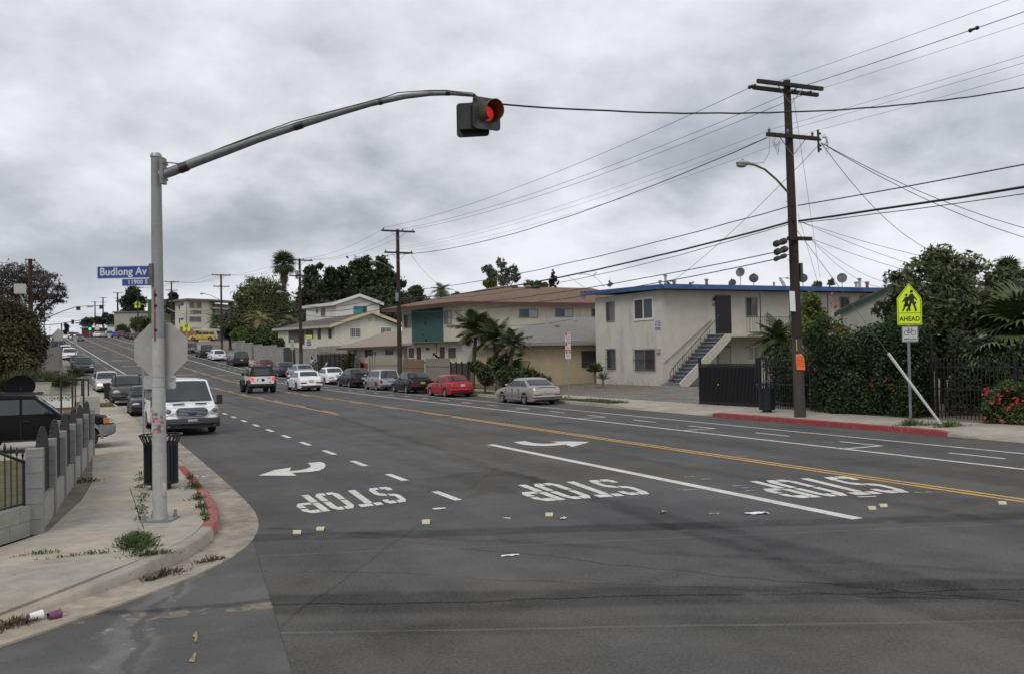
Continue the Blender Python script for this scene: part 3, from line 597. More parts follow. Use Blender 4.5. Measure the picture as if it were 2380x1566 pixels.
for z in (1.85, 1.98, 3.56, 2.9): obj('steel_band', MB().lathe([(.096-.0055*z, -.012), (.099-.0055*z, 0), (.096-.0055*z, .012)], (0, 0, z), 'z', 18), mat('dark_band', (.10, .10, .10), .5, .2, 5) if z < 2 else GALV, ms, smooth=True)
for z in (3.12, 2.97, 2.63): obj('bolt_hole', MB().ball((0, -.080, z), (.024, .012, .024)), mat('rust_bolt', (.05, .02, .012), .8, .3, 20), ms)
mb = MB()       # stickers round the pole
r = random.Random(3); STK = [mat('sticker_'+n, c, .6, .25, 30) for n, c in (('red', (.42, .08, .10)), ('pale', (.42, .44, .42)), ('teal', (.25, .42, .40)), ('blue', (.12, .14, .20)), ('pink', (.50, .25, .28)))]
for k, (z, nrow) in enumerate(((1.46, 5), (1.42, 6), (1.38, 6), (1.34, 6), (1.30, 6), (1.26, 6), (1.22, 5), (1.50, 3), (1.36, 5), (1.28, 5))):
    for i in range(nrow):
        a0 = -math.pi*.98+i*.42+r.uniform(-.05, .05); a1 = a0+r.uniform(.30, .48); h = r.uniform(.028, .05); rr = .0945+.0004*k
        mb.add([(rr*math.cos(a), rr*math.sin(a), zz) for a in (a0, (a0+a1)/2, a1) for zz in (z, z+h)], [(0, 2, 3, 1), (2, 4, 5, 3)], r.choice([0, 0, 1, 1, 2, 3, 4]))
obj('stickers', mb, STK, ms)
mb = text_mesh('URRCH DOGS', .033, .001); mb.v = [(.0965*math.sin(x/.0965), -.0965*math.cos(x/.0965), y+1.50) for x, y, z in mb.v]; obj('sticker_lettering', mb, WHITE, ms)
# arm: from the clamp near the top of the pole out over the lanes
inv_ms = (Matrix.Translation(ms.location) @ Matrix.Rotation(FACE, 4, 'Z')).inverted(); DM = (G(372, 1208, .15)-EY).dot(CF)
def ML(px, py, dd=0.): return inv_ms @ P(px, py, DM+dd)
armpx = [(372, 408), (400, 399), (450, 379), (520, 353), (600, 323), (700, 290), (790, 262), (860, 242), (940, 225), (1000, 218), (1050, 217), (1100, 221)]
ap = [ML(x, y, .15*i/11) for i, (x, y) in enumerate(armpx)]; ar = [.068, .067, .065, .062, .057, .052, .046, .042, .038, .036, .034, .032]
obj('mast_arm', MB().tube(ap, ar, 16), mat('arm_galvanised', (.17, .175, .175), .55, .25, 9, metal=.3), ms, smooth=True)
for (x0, y0, x1, y1, r0) in ((418, 393, 436, 386, .069), (684, 296, 703, 290, .055), (880, 239, 888, 236.5, .043), (1036, 217, 1046, 217, .0375)): obj('tape_band', MB().tube([ML(x0, y0), ML(x1, y1)], r0, 14), BLACK, ms, smooth=True)
obj('arm_clamp', MB().box(tuple(ML(379, 398)), (.05, .14, .36)).box(tuple(ML(383, 380)), (.02, .2, .03)).box(tuple(ML(383, 416)), (.02, .2, .03)), mat('clamp_steel', (.19, .18, .165), .6, .25, 9), ms)
obj('arm_cable', MB().tube([ML(375, 377), ML(415, 381), ML(450, 371, .0), ML(520, 342), ML(600, 312), ML(680, 283), ML(760, 262), ML(860, 236), ML(900, 225), ML(925, 216, .05), ML(1000, 211), ML(1040, 211), ML(1095, 222), ML(1110, 236)], .008, 5), WIRE, ms, smooth=True)
def signal_head(cx, cy, dd, yaw, w, mt, lens, tilt=0.):
    hp = ML(cx, cy, dd); M = Matrix.Translation(hp) @ Matrix.Rotation(yaw, 4, 'Z') @ Matrix.Rotation(tilt, 4, 'Y')
    mb = plate(rrect(w, w*1.04, .05), -.01, .02); mb.xf(M); bp = obj('backplate', mb, mt, ms)
    mb = MB().box((0, .09, 0), (.34, .17, .34)); mb.xf(M); obj('signal_housing', mb, BLACK, bp)
    n = 24; mb = MB(); ro, ri = .145, .136; L = .27
    for k in range(n+1):
        a = math.radians(-150+300*k/n)+math.pi/2; e = L*(1-.25*abs(k/n-.5)*2)
        for rr, yy in ((ro, -.01), (ro, -e-.01), (ri, -e-.01), (ri, -.01)): mb.v.append((rr*math.cos(a), yy, rr*math.sin(a)))
    for k in range(n):
        for j in range(3): mb.f.append((k*4+j, k*4+j+1, k*4+j+5, k*4+j+4)); mb.m.append(0)
    mb.xf(M); obj('visor', mb, mat('visor_olive', (.06, .062, .025), .45, .3, 8), bp, smooth=True)
    mb = MB().lathe([(.105, -.012), (.085, -.03), (.05, -.042), (.001, -.045)], (0, 0, 0), 'x', 24); mb.v = [(y, x, z) for x, y, z in mb.v]; mb.xf(M); obj('signal_lens', mb, lens, bp, smooth=True)
    return bp
LENS = mat('red_lens_lit', (.35, .01, .01), .3, .15, 18, emit=(1, .03, .02, .38)); LDARK = mat('lens_dark', (.10, .02, .02), .3, .2, 9)
BPG = NT('backplate_paint'); BPG = BPG.done(BPG.mix(BPG.ss(BPG.noise(7, 5), .45, .65), (.035, .036, .037), (.085, .085, .085)), .55)
signal_head(1131, 265, .12, .55, .43, BPG, LENS); signal_head(1099, 279, .34, math.pi-.15, .47, mat('backplate_black', (.012, .012, .013), .5, .3, 9), LDARK)
obj('head_bracket', MB().tube([ML(1100, 221, .15), ML(1112, 232, .2), ML(1112, 300, .22)], .028, 10), BPG, ms, smooth=True)
# street name blades, stop sign and small plates on the pole
SBLUE = mat('sign_blue', (.012, .055, .25), .45, .1, 5); SWHT = mat('sign_white', (.55, .56, .56), .5, .05, 5)
def onpole(name, lab, cat, px, py, dy=-.0): o = thing(name, lab, cat, (0, 0, 0), (0, 0, FACE)); o.location = P(px, py, DM); return o
k = DM/FP
sg = onpole('street_name_sign', 'blue street name sign reading Budlong Av on the signal mast', 'street sign', 287, 633)
obj('blade', plate(rrect(124*k, 30*k, .004), -.004, .008), SWHT, sg); obj('blade_face', plate(rrect(119*k, 26*k, .004), -.007, .003), SBLUE, sg)
obj('lettering', upright(text_mesh('Budlong Av', .148, .0035, .001, 1.02, .93), -.008, -.002, .004), SWHT, sg)
obj('number_blade', plate(rrect(65*k, 17*k, .004, cx=28.5*k, cz=-24*k), -.004, .008), SWHT, sg); obj('number_face', plate(rrect(62*k, 14.5*k, .004, cx=28.5*k, cz=-24*k), -.007, .003), SBLUE, sg)
obj('number_lettering', upright(text_mesh('11900 S', .082, .0025, .001, 1.05), -.008, 33*k, -24*k), SWHT, sg)
obj('sign_clamp', MB().box((65*k, .0, -7*k), (.05, .06, .30)), mat('bracket_bronze', (.10, .09, .08), .5, .2, 9), sg)
oc = onpole('stop_sign', 'back of an octagonal stop sign bolted behind the signal mast', 'stop sign', 366, 812)
R8 = 62.5*k/math.cos(math.pi/8); o8 = [(R8*math.cos(math.pi/8+i*math.pi/4), R8*math.sin(math.pi/8+i*math.pi/4)*.97) for i in range(8)]
obj('sign_plate', plate(o8, .12, .004), SIGNG, oc); obj('sign_face', plate([(x*.97, z*.97) for x, z in o8], .124, .002), mat('stop_red', (.4, .01, .01), .4), oc)
mb = upright(text_mesh('STOP', .28, .005), 0); mb.v = [(-x, .127-y, z) for x, y, z in mb.v]; obj('lettering', mb, SWHT, oc)
ap2 = onpole('supplementary_plate', 'small rounded metal plate back below the octagonal sign', 'sign', 364, 888)
obj('sign_plate', plate(rrect(76*k, 32*k, .03), .11, .003), mat('plate_aluminium', (.38, .38, .38), .5, .1, 12, metal=.2), ap2)
mb = MB()
for i, (x, z, w) in enumerate(((25, 8, .018), (28, 8, .01), (31, 7, .022), (33, 8, .01), (27, 2, .03), (31, 1, .02))): mb.box((x*k, .107, z*k), (w, .002, .012))
obj('scratched_tag', mb, mat('tag_ink', (.16, .16, .18), .7), ap2)
# thin post on the left pavement with a sign hidden behind the mast
g = R(27.1, 1.42, .15); ps = thing('sign_post', 'thin bare steel sign post on the left pavement before the white van', 'sign post', tuple(g))
obj('post', MB().box((0, 0, 1.25), (.05, .05, 2.5)), GALV, ps); obj('sign_plate', plate(rrect(.3, .45, .02, cz=2.3), .03, .003), SIGNG, ps)
# ---------------------------------------------------------------- litter bins
BIN = mat('bin_navy_black', (.012, .014, .020), .35, .2, 9)
def bin_(lab, loc, h, r):
    t = thing('litter_bin', lab, 'litter bin', loc, group='slatted steel litter bins')
    n = 26; me = None
    for i in range(n):
        a = 2*math.pi*i/n
        if me is None:
            mb = MB().prism([(r, -.022, .12), (r, .022, .12), (r, .022, h*.84), (r, -.022, h*.84)], (.006, 0, 0)).prism([(r, -.018, h*.84), (r, .018, h*.84), (r*1.27, .018, h), (r*1.27, -.018, h)], (.006, 0, -.004))
            o = obj('slat', mb, BIN, t); me = o.data
        else: obj2('slat', me, t, rot=(0, 0, a))
    for z, rr in ((.12, r), (h*.84, r)): obj('hoop', MB().lathe([(rr-.012, -.02), (rr+.012, -.02), (rr+.012, .02), (rr-.012, .02), (rr-.012, -.02)], (0, 0, z), 'z', 26), BIN, t)
    obj('rim', MB().lathe([(r*1.27-.012, -.01), (r*1.27+.012, -.01), (r*1.27+.012, .012), (r*1.27-.012, .012), (r*1.27-.012, -.01)], (0, 0, h), 'z', 30), BIN, t, smooth=True)
    obj('liner', MB().lathe([(.001, .14), (r*.9, .14), (r*.9, h*.82), (r*.86, h*.82), (r*.86, .2), (.001, .2)], (0, 0, 0), 'z', 26), BLACK, t, smooth=True)
    obj('base', MB().lathe([(r*1.02, .09), (r*1.04, .14), (r*.98, .14)], (0, 0, 0), 'z', 26).lathe([(r*.6, 0), (r*.6, .09), (.001, .09)], (0, 0, 0), 'z', 16), BIN, t)
    return t
bin_('black slatted litter bin with flared rim standing behind the signal mast', tuple(G(375, 1134, .15)), .93, .275)
b2 = bin_('black slatted litter bin between the sliding gate and the utility pole', tuple(G(1783, 957, .15)), .98, .27); obj('lid', MB().lathe([(.001, .03), (.17, .02), (.19, 0)], (0, 0, 1.08), 'z', 20).box((0, 0, 1.03), (.03, .03, .12)), BIN, b2)
# ---------------------------------------------------------------- block fence with pilasters, left
bf = thing('block_fence', 'grey block fence of pilasters and black arched iron panels along the left pavement', 'fence', (-.57, 13.4, .14))
PX = [(93, 1236), (135, 1191), (155.5, 1156), (173.5, 1124), (189.5, 1101), (200, 1079), (212, 1058)]; PP = [G(x, y, .15) for x, y in PX]
for i, p in enumerate(PP): p.x = -.62+.066*(p.y-13.3); 
fd = (PP[-1]-PP[0]).normalized(); fa_ = math.atan2(fd.y, fd.x)-math.pi/2
bm = MB().box((0, 0, .098), (.2, .2, .196)); blk = None
PIERM = MB()
for p in PP:
    ncr = 6
    for c in range(ncr):
        if blk is None: o = obj('block', bm, BLOCK, bf); blk = o.data
        else: o = obj2('block', blk, bf)
        h = .0; o.location = Vector((p.x, p.y, .14+c*.2))-bf.location; o.rotation_euler = (0, 0, fa_+random.uniform(-.01, .01)); o.scale = (1, 1, .95 if c == ncr-1 else 1)
        if c == ncr-1: o.scale = (1.02, 1.02, .55); 
low = None; PAN = mat('iron_sheet_black', (.005, .005, .006), .55, .3, 30, .5, bsc=90)
for a, b in zip(PP, PP[1:]):
    L_ = (b-a).length-.2; nb = max(2, round(L_/.4)); 
    for c in range(2):
        for j in range(nb):
            t = (.1+L_*(j+.5)/nb)/((b-a).length); q = a.lerp(b, t); w = L_/nb-.008
            if low is None: o = obj('wall_block', MB().box((0, 0, .098), (.15, 1, .194)), BLOCKW, bf); low = o.data
            else: o = obj2('wall_block', low, bf)
            o.location = Vector((q.x, q.y, .14+c*.2))-bf.location; o.rotation_euler = (0, 0, fa_); o.scale = (1, w, 1)
    n = 12; pts = []
    for i in range(n+1):
        u = i/n; q = a.lerp(b, (.1+L_*u)/(b-a).length); pts.append((q.x, q.y, 1.14+.33*math.sin(math.pi*u)**.6))
    q0 = a.lerp(b, .1/(b-a).length); q1 = a.lerp(b, (.1+L_)/(b-a).length); poly = [(q0.x, q0.y, .55)]+pts+[(q1.x, q1.y, .55)]
    mb = MB().prism([(x-.015, y, z) for x, y, z in poly], (.03, 0, 0))
    for i in range(n): mb.ball(Vector(pts[i]).lerp(Vector(pts[i+1]), .5), .022, 6)
    obj('arched_panel', mb, PAN, bf, world=True)
# picket fence on a low wall running off to the left from the first pilaster
A0 = PP[0]+Vector((-.12, -.06, 0)); dd = Vector((-.52, -.85, 0)).normalized(); pf = thing('picket_fence', 'black iron picket fence on a low painted block wall, far left foreground', 'fence', tuple(A0))
wa = math.atan2(dd.y, dd.x); wb_ = None
for c in range(2):
    for j in range(16):
        if wb_ is None: o = obj('wall_block', MB().box((0, 0, .098), (.39, .15, .194)), BLOCKW, pf); wb_ = o.data
        else: o = obj2('wall_block', wb_, pf)
        o.location = dd*(.2+.396*(j-(c % 2)*.5))+Vector((0, 0, -.02+c*.198)); o.rotation_euler = (0, 0, wa)
def railz(u): return .93+.28*min(1, u/.75)
pk = None
for i in range(40):
    u = .03+i*.115; mb = MB().tube([dd*u+Vector((0, 0, .38)), dd*u+Vector((0, 0, railz(u)+.08))], .0085, 6).tube([dd*u+Vector((0, 0, railz(u)+.05)), dd*u+Vector((0, 0, railz(u)+.09)), dd*u+Vector((0, 0, railz(u)+.16))], [.011, .02, .002], 6)
    obj('picket', mb, BLACK, pf)
obj('rail', MB().tube([dd*u+Vector((0, 0, railz(u))) for u in (0, .2, .4, .6, .75, 2, 4.6)], .019, 6), BLACK, pf); obj('rail', MB().tube([dd*0+Vector((0, 0, .40)), dd*4.6+Vector((0, 0, .40))], .016, 6), BLACK, pf)
obj('end_post', MB().box((0, 0, .66), (.05, .05, .56)).ball((0, 0, .8), .03, 8), BLACK, pf)
# second row: inner pilaster, lattice walls, gate frames beyond the drive
def pier(lab, px, py, w, h, n, m=BLOCK):
    t = thing('block_pier', lab, 'pillar', tuple(G(px, py, .14)))
    for c in range(n): obj('block', MB().box((0, 0, (c+.5)*h/n), (w, w, h/n-.006)), m, t)
    return t
pier('single grey block pillar inside the yard behind the second fence pilaster', 139, 1112, .2, 1.12, 6); pier('broad pale block pillar where the left pavement passes the second drive', 209.5, 990, .62, 1.05, 5, CAPM)
def lattice(lab, a, b, z0, nrow, sz, base, cap=None):
    a, b = Vector(a), Vector(b); t = thing('lattice_wall', lab, 'wall', tuple(a)); d = (b-a); L_ = d.length; ang = math.atan2(d.y, d.x); n = int(L_/sz); me = None
    obj('wall_base', MB().box((L_/2, 0, z0/2), (L_, .15, z0)).xf(Matrix.Rotation(ang, 4, 'Z')), base, t)
    for r in range(nrow):
        for i in range(n):
            if me is None:
                s2 = sz/2-.004; mb = ring([(s2, s2), (-s2, s2), (-s2, -s2), (s2, -s2)], [(s2-.025, s2-.025), (-s2+.025, s2-.025), (-s2+.025, -s2+.025), (s2-.025, -s2+.025)], -.05, .1)
                for q in range(4):
                    c_, s_ = math.cos(math.pi/4+q*math.pi/2), math.sin(math.pi/4+q*math.pi/2); l = sz*.64
                    mb.prism([(0, -.045, 0), (l*.5*c_-l*.12*s_, -.045, l*.5*s_+l*.12*c_), (l*c_, -.045, l*s_), (l*.5*c_+l*.12*s_, -.045, l*.5*s_-l*.12*c_)], (0, .09, 0))
                o = obj('lattice_block', mb, WHITE, t); me = o.data
            else: o = obj2('lattice_block', me, t)
            o.location = Vector((math.cos(ang)*(i+.5)*sz, math.sin(ang)*(i+.5)*sz, z0+(r+.5)*sz)); o.rotation_euler = (0, 0, ang)
    if cap: obj('wall_cap', MB().box((L_/2, 0, z0+nrow*sz+.035), (L_, .2, .07)).xf(Matrix.Rotation(ang, 4, 'Z')), cap, t)
    return t
BRN = mat('brown_stucco', (.12, .07, .05), .9, .2, 5)
lattice('white lattice block wall with grey cap seen above the black vehicle', (-5.0, 50, .12), (-.6, 50, .12), .34, 1, .36, WHITE, BLOCKW)
lattice('white lattice block wall with brown cap behind the black vehicle', (-6, 33.4, .12), (-.35, 33.4, .12), .25, 1, .44, BRN, BRN)
for lab, x, y, w, h in (('black iron gate frame beside the black vehicle windscreen', -.72, 30.6, .62, 1.75), ('black iron gate frame by the pale pillar, further back', -.38, 35.2, .42, 1.65)):
    t = thing('gate_frame', lab, 'gate', (x, y, .13))
    for i in (0, 1, 2): obj('gate_post', MB().box((w*i/2, 0, h/2), (.05, .05, h)), BLACK, t)
    obj('gate_rail', MB().box((w/2, 0, h-.03), (w+.05, .04, .06)), BLACK, t)
g = P(48, 893, 27.5); g.z = .13; dsh = thing('satellite_dish', 'large black satellite dish on a post above the black vehicle', 'satellite dish', tuple(g))
def dish_mb(r, tilt, mi=0):
    mb = MB().lathe([(r*t, -.18*r*(1-t*t)) for t in (.01, .3, .6, .85, 1)]+[(r, .015)]+[(r*t, .02-.18*r*(1-t*t)) for t in (.85, .5, .01)], (0, 0, 0), 'z', 24); return mb
mb = dish_mb(.41, 0); mb.xf(Matrix.Translation((0, 0, 1.55)) @ Matrix.Rotation(math.radians(84), 4, 'X') @ Matrix.Scale(.82, 4, (0, 1, 0))); obj('dish', mb, mat('dish_matt_black', (.006, .006, .007), .8, .2, 9, spec=.1), dsh, smooth=True); obj('mast', MB().tube([(0, .05, 0), (0, .05, 1.5)], .025), BLACK, dsh)
# ---------------------------------------------------------------- crossing signs
YG = mat('fluorescent_yellow_green', (.62, .82, .015), .5, .04, 4); INK = mat('sign_ink', (.012, .012, .012), .5, .1, 5)
def kid(cx, cz, h, flip=1, skirt=False):
    mb = MB(); f = flip; P_ = lambda pts: mb.prism([(cx+f*x*h, 0, cz+z*h) for x, z in pts][::(1 if f > 0 else -1)], (0, .001, 0))
    P_([(.075*math.cos(a*math.pi/5)+.0, .93+.08*math.sin(a*math.pi/5)) for a in range(10)])
    P_([(-.07, .83), (.08, .82), (.12, .6), (.10, .44), (-.10, .44), (-.12, .62)])
    if skirt: P_([(-.10, .46), (.10, .46), (.20, .26), (-.20, .26)])
    P_([(-.10, .46), (.02, .46), (-.10, .2), (-.14, 0), (-.24, .02), (-.19, .22)]); P_([(-.02, .46), (.10, .46), (.16, .22), (.28, .02), (.20, -.01), (.06, .22)])
    P_([(-.07, .80), (-.12, .62), (-.24, .50), (-.27, .55), (-.17, .66)]); P_([(.08, .80), (.19, .64), (.26, .55), (.22, .50), (.12, .6)])
    return mb
def pent(t, cz, w, h, sh, yaw=0, txt='AHEAD', plate_h=0.):     # pentagon: width w, height h, shoulder at sh from the bottom
    def pts(k): return [(-w/2+k, -h/2+k), (w/2-k, -h/2+k), (w/2-k, -h/2+sh-k*.4), (0, h/2-k*1.25), (-w/2+k, -h/2+sh-k*.4)]
    M = Matrix.Translation((0, -.06, cz)) @ Matrix.Rotation(yaw, 4, 'Z')
    o = obj('sign_plate', plate(pts(0), 0, .004).xf(M), YG, t)
    obj('sign_border', ring(pts(w*.03), pts(w*.05), -.002, .002).xf(M), INK, t)
    return M
ta = G(2117, 982, .15); cs_ = thing('crossing_sign', 'large yellow green school crossing sign marked AHEAD with a bike lane plate', 'road sign', tuple(ta))
dS = (ta-EY).dot(CF); ks = dS/FP; zb_ = lambda py: (P(2115, py, dS)-ta).z; zt = zb_(659); zb = zb_(755); w = 57*ks; hh = zt-zb; cz = (zt+zb)/2
obj('post', MB().box((0, 0, zt/2-.05), (.055, .055, zt-.15)), GALV, cs_)
M = pent(cs_, cz, w, hh, hh*.645, FACE)
def put(mb, name, m, y=-.004): 
    mb.v = [(x, y+yy, z) for x, yy, z in mb.v]; mb.xf(M); return obj(name, mb, m, cs_)
q = hh*.28-hh/2; obj('panel_line', MB().box((0, -.0025, -hh*.215), (w*.92, .003, .012)).xf(M), INK, cs_)
put(kid(-.07*w*1.6, -hh*.17, hh*.42, -1, True), 'child_figure', INK); put(kid(.10*w, -hh*.18, hh*.52, -1), 'adult_figure', INK)
mb = MB(); mb.prism([(.2*w, 0, .0), (.28*w, 0, .0), (.28*w, 0, .07), (.2*w, 0, .07)], (0, .001, 0)); put(mb, 'satchel', INK)
mb = upright(text_mesh('AHEAD', .185, .004, .001, 1.05, .95), -.004, 0, -hh*.36); obj('lettering', mb.xf(M), INK, cs_)
z1, z0 = zb_(758.5), zb_(794); M = Matrix.Translation((0, -.06, (z0+z1)/2)) @ Matrix.Rotation(FACE, 4, 'Z'); bw, bh = 37.5*ks, z1-z0
obj('bike_plate', plate(rrect(bw, bh, .02), 0, .003).xf(M), mat('sign_white_dull', (.50, .51, .50), .5), cs_); obj('bike_border', ring(rrect(bw*.95, bh*.94, .018), rrect(bw*.90, bh*.89, .015), -.002, .002).xf(M), INK, cs_)
mb = MB(); rw = bh*.17
for s in (-1, 1): ring([(s*bw*.21+rw*math.cos(a*math.pi/8), bh*.08+rw*math.sin(a*math.pi/8)) for a in range(16)], [(s*bw*.21+rw*.82*math.cos(a*math.pi/8), bh*.08+rw*.82*math.sin(a*math.pi/8)) for a in range(16)], -.003, .002, mb)
F_ = [(-.21, .08), (-.09, .30), (.12, .30), (0, .08), (-.21, .08)], [(-.09, .30), (0, .08), (.12, .30), (.21, .08)], [(.12, .3), (.09, .38), (.16, .38)], [(-.09, .3), (-.11, .37), (-.05, .37), (-.14, .37)]
for pl in F_: mb.tube([(x*bw, -.003, z*bh) for x, z in pl], bw*.013, 4)
obj('bicycle_symbol', mb.xf(M), INK, cs_); obj('bike_lettering', upright(text_mesh('BIKE LANE', .068, .0015, .001, 1.0, 1.05), -.003, 0, -bh*.32).xf(M), INK, cs_)
# guy wire guard tube
ga = G(2190, 989, .15); gt = thing('guy_wire', 'guy wire with a pale steel guard tube anchored right of the crossing sign', 'guy wire', tuple(ga))
GUYTOP = Vector((20.95, 22.2, 6.3)); gd = (GUYTOP-ga); p1 = gd*.33
obj('guard_tube', MB().tube([(0, 0, 0), p1], [.038, .045], 8), mat('guard_plastic', (.42, .42, .40), .6, .1, 5), gt, smooth=True); obj('wire', MB().tube([p1, gd], .009, 5), WIREG, gt)
# other signs along the street
def post_sign(lab, loc, h, cat='road sign'): t = thing('road_sign', lab, cat, tuple(loc), (0, 0, FACE)); obj('post', MB().box((0, 0, h/2), (.05, .05, h)), GALV, t); return t
t = post_sign('stack of red and white parking plates on a thin post beside the silver sedan', R(37.8, 21.05, .15), 3.35); tt = t.location; d_ = (Vector(tt)-EY).dot(CF)
zz = lambda py: (P(1329, py, d_)-Vector(tt)).z; kx = d_/FP; RS = mat('sign_red', (.38, .07, .08), .5, .1, 9)
def _panel(py0, py1, rows):
    z1, z0 = zz(py0), zz(py1); w = 13*kx; obj('sign_plate', plate(rrect(w, z1-z0-.01, .015, cz=(z1+z0)/2), -.03, .003), SWHT, t); mb = MB()
    for a, b, c, d in rows: mb.box((w*(a+c)/2-w/2, -.032, z1-(z1-z0)*(b+d)/2), (w*(c-a), .003, (z1-z0)*(d-b)))
    obj('sign_print', mb, RS, t)
_panel(772, 793, ((.05,.04,.45,.34),(.55,.1,.95,.2),(.1,.42,.9,.48),(.1,.56,.85,.62),(.15,.72,.8,.78),(.1,.88,.9,.93))); _panel(794, 812, ((.05,.05,.4,.5),(.55,.1,.9,.25),(.1,.58,.9,.65),(.15,.78,.85,.85))); _panel(812.5, 833, ((0,.0,1,.12),(.08,.14,.38,.42),(.6,.16,.95,.38),(.1,.5,.9,.57),(.2,.7,.8,.76),(.3,.86,.7,.9)))
t = post_sign('speed limit 25 sign with a yellow top plate before the retaining wall', R(89.9, 21.6, .15), 4.0); d_ = (Vector(t.location)-EY).dot(CF); tt = t.location; kx = d_/FP; zz = lambda py: (P(719, py, d_)-Vector(tt)).z
z1, z0 = zz(779), zz(785.5); obj('school_plate', plate(rrect(14*kx, z1-z0, .02, cz=(z1+z0)/2), -.03, .003), YG, t); z1, z0 = zz(786), zz(808); obj('sign_plate', plate(rrect(14*kx, z1-z0, .02, cz=(z1+z0)/2), -.03, .003), mat('sign_pale_blue', (.42, .46, .50), .5), t)
obj('lettering', upright(text_mesh('25', .50, .02), -.035, 0, (z1+z0)/2-.08), INK, t); obj('lettering', upright(text_mesh('SPEED', .15, .004), -.035, 0, z1-.12), INK, t); obj('lettering', upright(text_mesh('LIMIT', .15, .004), -.035, 0, z1-.27), INK, t)
obj('lettering', upright(text_mesh('SCHOOL', .13, .003), -.035, 0, (zz(779)+zz(785.5))/2), INK, t)
t = post_sign('small white sign on a thin post by the dark gate opening', R(96.3, 21.6, .15), 3.4); obj('sign_plate', plate(rrect(.42, 1.05, .02, cz=2.9), -.03, .003), SIGNG, t)
def far_pent(lab, px, pyc, s, X, hpole, arm=None, wpx=17):
    g = R(s, X, .1); t = thing('crossing_sign', lab, 'road sign', tuple(g), (0, 0, FACE)); d_ = (g-EY).dot(CF); k_ = d_/FP; z = (P(px, pyc, d_)-g).z; w = wpx*k_; h = w*1.25
    obj('post', MB().tube([(0, 0, 0), (0, 0, hpole)], [.13, .08], 8), GALV, t); M = pent(t, z, w, h, h*.62)
    for sx, hf in ((-.14, .42), (.12, .52)): mb = kid(sx*w, z-h*.2, h*hf, -1); mb.v = [(x, y-.07, zz_) for x, y, zz_ in mb.v]; obj('walking_figure', mb, INK, t)
    if arm: q = [P(x, y, d_)-g for x, y in arm]; q = [Matrix.Rotation(-FACE, 3, 'Z') @ v for v in q]; obj('mast_arm', MB().tube(q, [.09]+[.06]*(len(q)-1), 8), GALV, t)
    return t, z, w
t, z, w = far_pent('yellow green crossing sign on a steel mast before the orange wall', 435.5, 759, 163.1, 21, 8.0, [(434, 737), (425, 730), (410, 727), (388, 716)]); 
obj('arrow_mark', MB().prism([(-.25*w, -.066, z-w*.55), (.1*w, -.066, z-w*.40), (.22*w, -.066, z-w*.42), (-.1*w, -.066, z-w*.60)], (0, .002, 0)), INK, t)
t, z, w = far_pent('yellow green crossing sign high on a mast at the top of the hill', 320.8, 707, 237.7, 21, 9.3, [(321, 707), (309, 706.5), (335, 708), (343, 708.5)], 14)
g = R(185, 24.5, .2); t = thing('yield_sign', 'white sign plate with a dark arrow beside the orange wall', 'road sign', tuple(g), (0, 0, FACE)); d_ = (g-EY).dot(CF); z = (P(459, 760, d_)-g).z; k_ = d_/FP
obj('post', MB().box((0, 0, z/2), (.08, .08, z)), GALV, t); obj('sign_plate', plate(rrect(15*k_, 13*k_, .05, cz=z), -.05, .004), mat('sign_grey', (.42, .43, .44), .5), t); obj('arrow_mark', MB().prism([(-4*k_, -.056, z+4*k_), (0, -.056, z), (4*k_, -.056, z+4*k_), (1*k_, -.056, z+1*k_), (5*k_, -.056, z-3*k_), (0, -.056, z-1*k_)], (0, .003, 0)), INK, t)
# left sign backs up the street
for lab, px, py, s, X, w_, dia in (('grey diamond sign back beside the upper left road', 135, 779, 124, -.0, 26, True), ('small grey sign back on a post left of the road', 152, 793, 112, 1.3, 9, False)):
    g = R(s, X, .15); t = thing('sign_post', lab, 'road sign', tuple(g), (0, 0, FACE)); d_ = (g-EY).dot(CF); k_ = d_/FP; z = (P(px, py, d_)-g).z; w = w_*k_
    sh = (P(px, py, d_)-g).dot(CR); obj('post', MB().box((sh*0, 0, z/2), (.07, .07, z)), GALV, t)
    pts = [(0, w*.62), (w*.5, w*.12), (w*.36, -w*.5), (-w*.36, -w*.5), (-w*.5, w*.12)] if dia else rrect(w, w*1.5, .03)
    obj('sign_plate', plate([(x+sh*0, zz_+z) for x, zz_ in pts], -.05, .004), SIGNG, t)
# ---------------------------------------------------------------- vehicles
TYRE = mat('tyre_rubber', (.013, .013, .014), .8, .2, 12); RIM = mat('alloy_rim', (.34, .35, .36), .3, .1, 6, metal=.7); RIMD = mat('dark_rim', (.04, .04, .045), .4, .1, 6, metal=.5)
CGLASS = mat('car_glass', (.02, .026, .028), .05, .3, 1.2, spec=.75); HLAMP = mat('headlamp_glass', (.40, .41, .42), .12, .15, 12); TLAMP = mat('tail_lamp_red', (.22, .012, .014), .2, .2, 10)
TON = mat('tail_lamp_lit', (.6, .02, .02), .3, .1, 10, emit=(1, .03, .02, 1.3)); HON = mat('headlamp_lit', (.8, .7, .5), .3, .1, 10, emit=(1, .72, .35, 1.8)); AMB = mat('amber_lamp', (.45, .13, .03), .3, .1, 10)
PLATE = mat('licence_plate', (.45, .46, .48), .5, .25, 26); PLASTIC = mat('black_plastic', (.02, .02, .022), .6, .2, 9); TRIMG = mat('grey_trim', (.17, .17, .165), .6, .12, 8)
def paint(name, c, metal=.0, rough=.32): return mat('paint_'+name, c, rough, .05, 3, metal=metal, coat=.5 if sum(c) > .5 else .22, spec=.5 if sum(c) > .5 else .32)
WH = {}
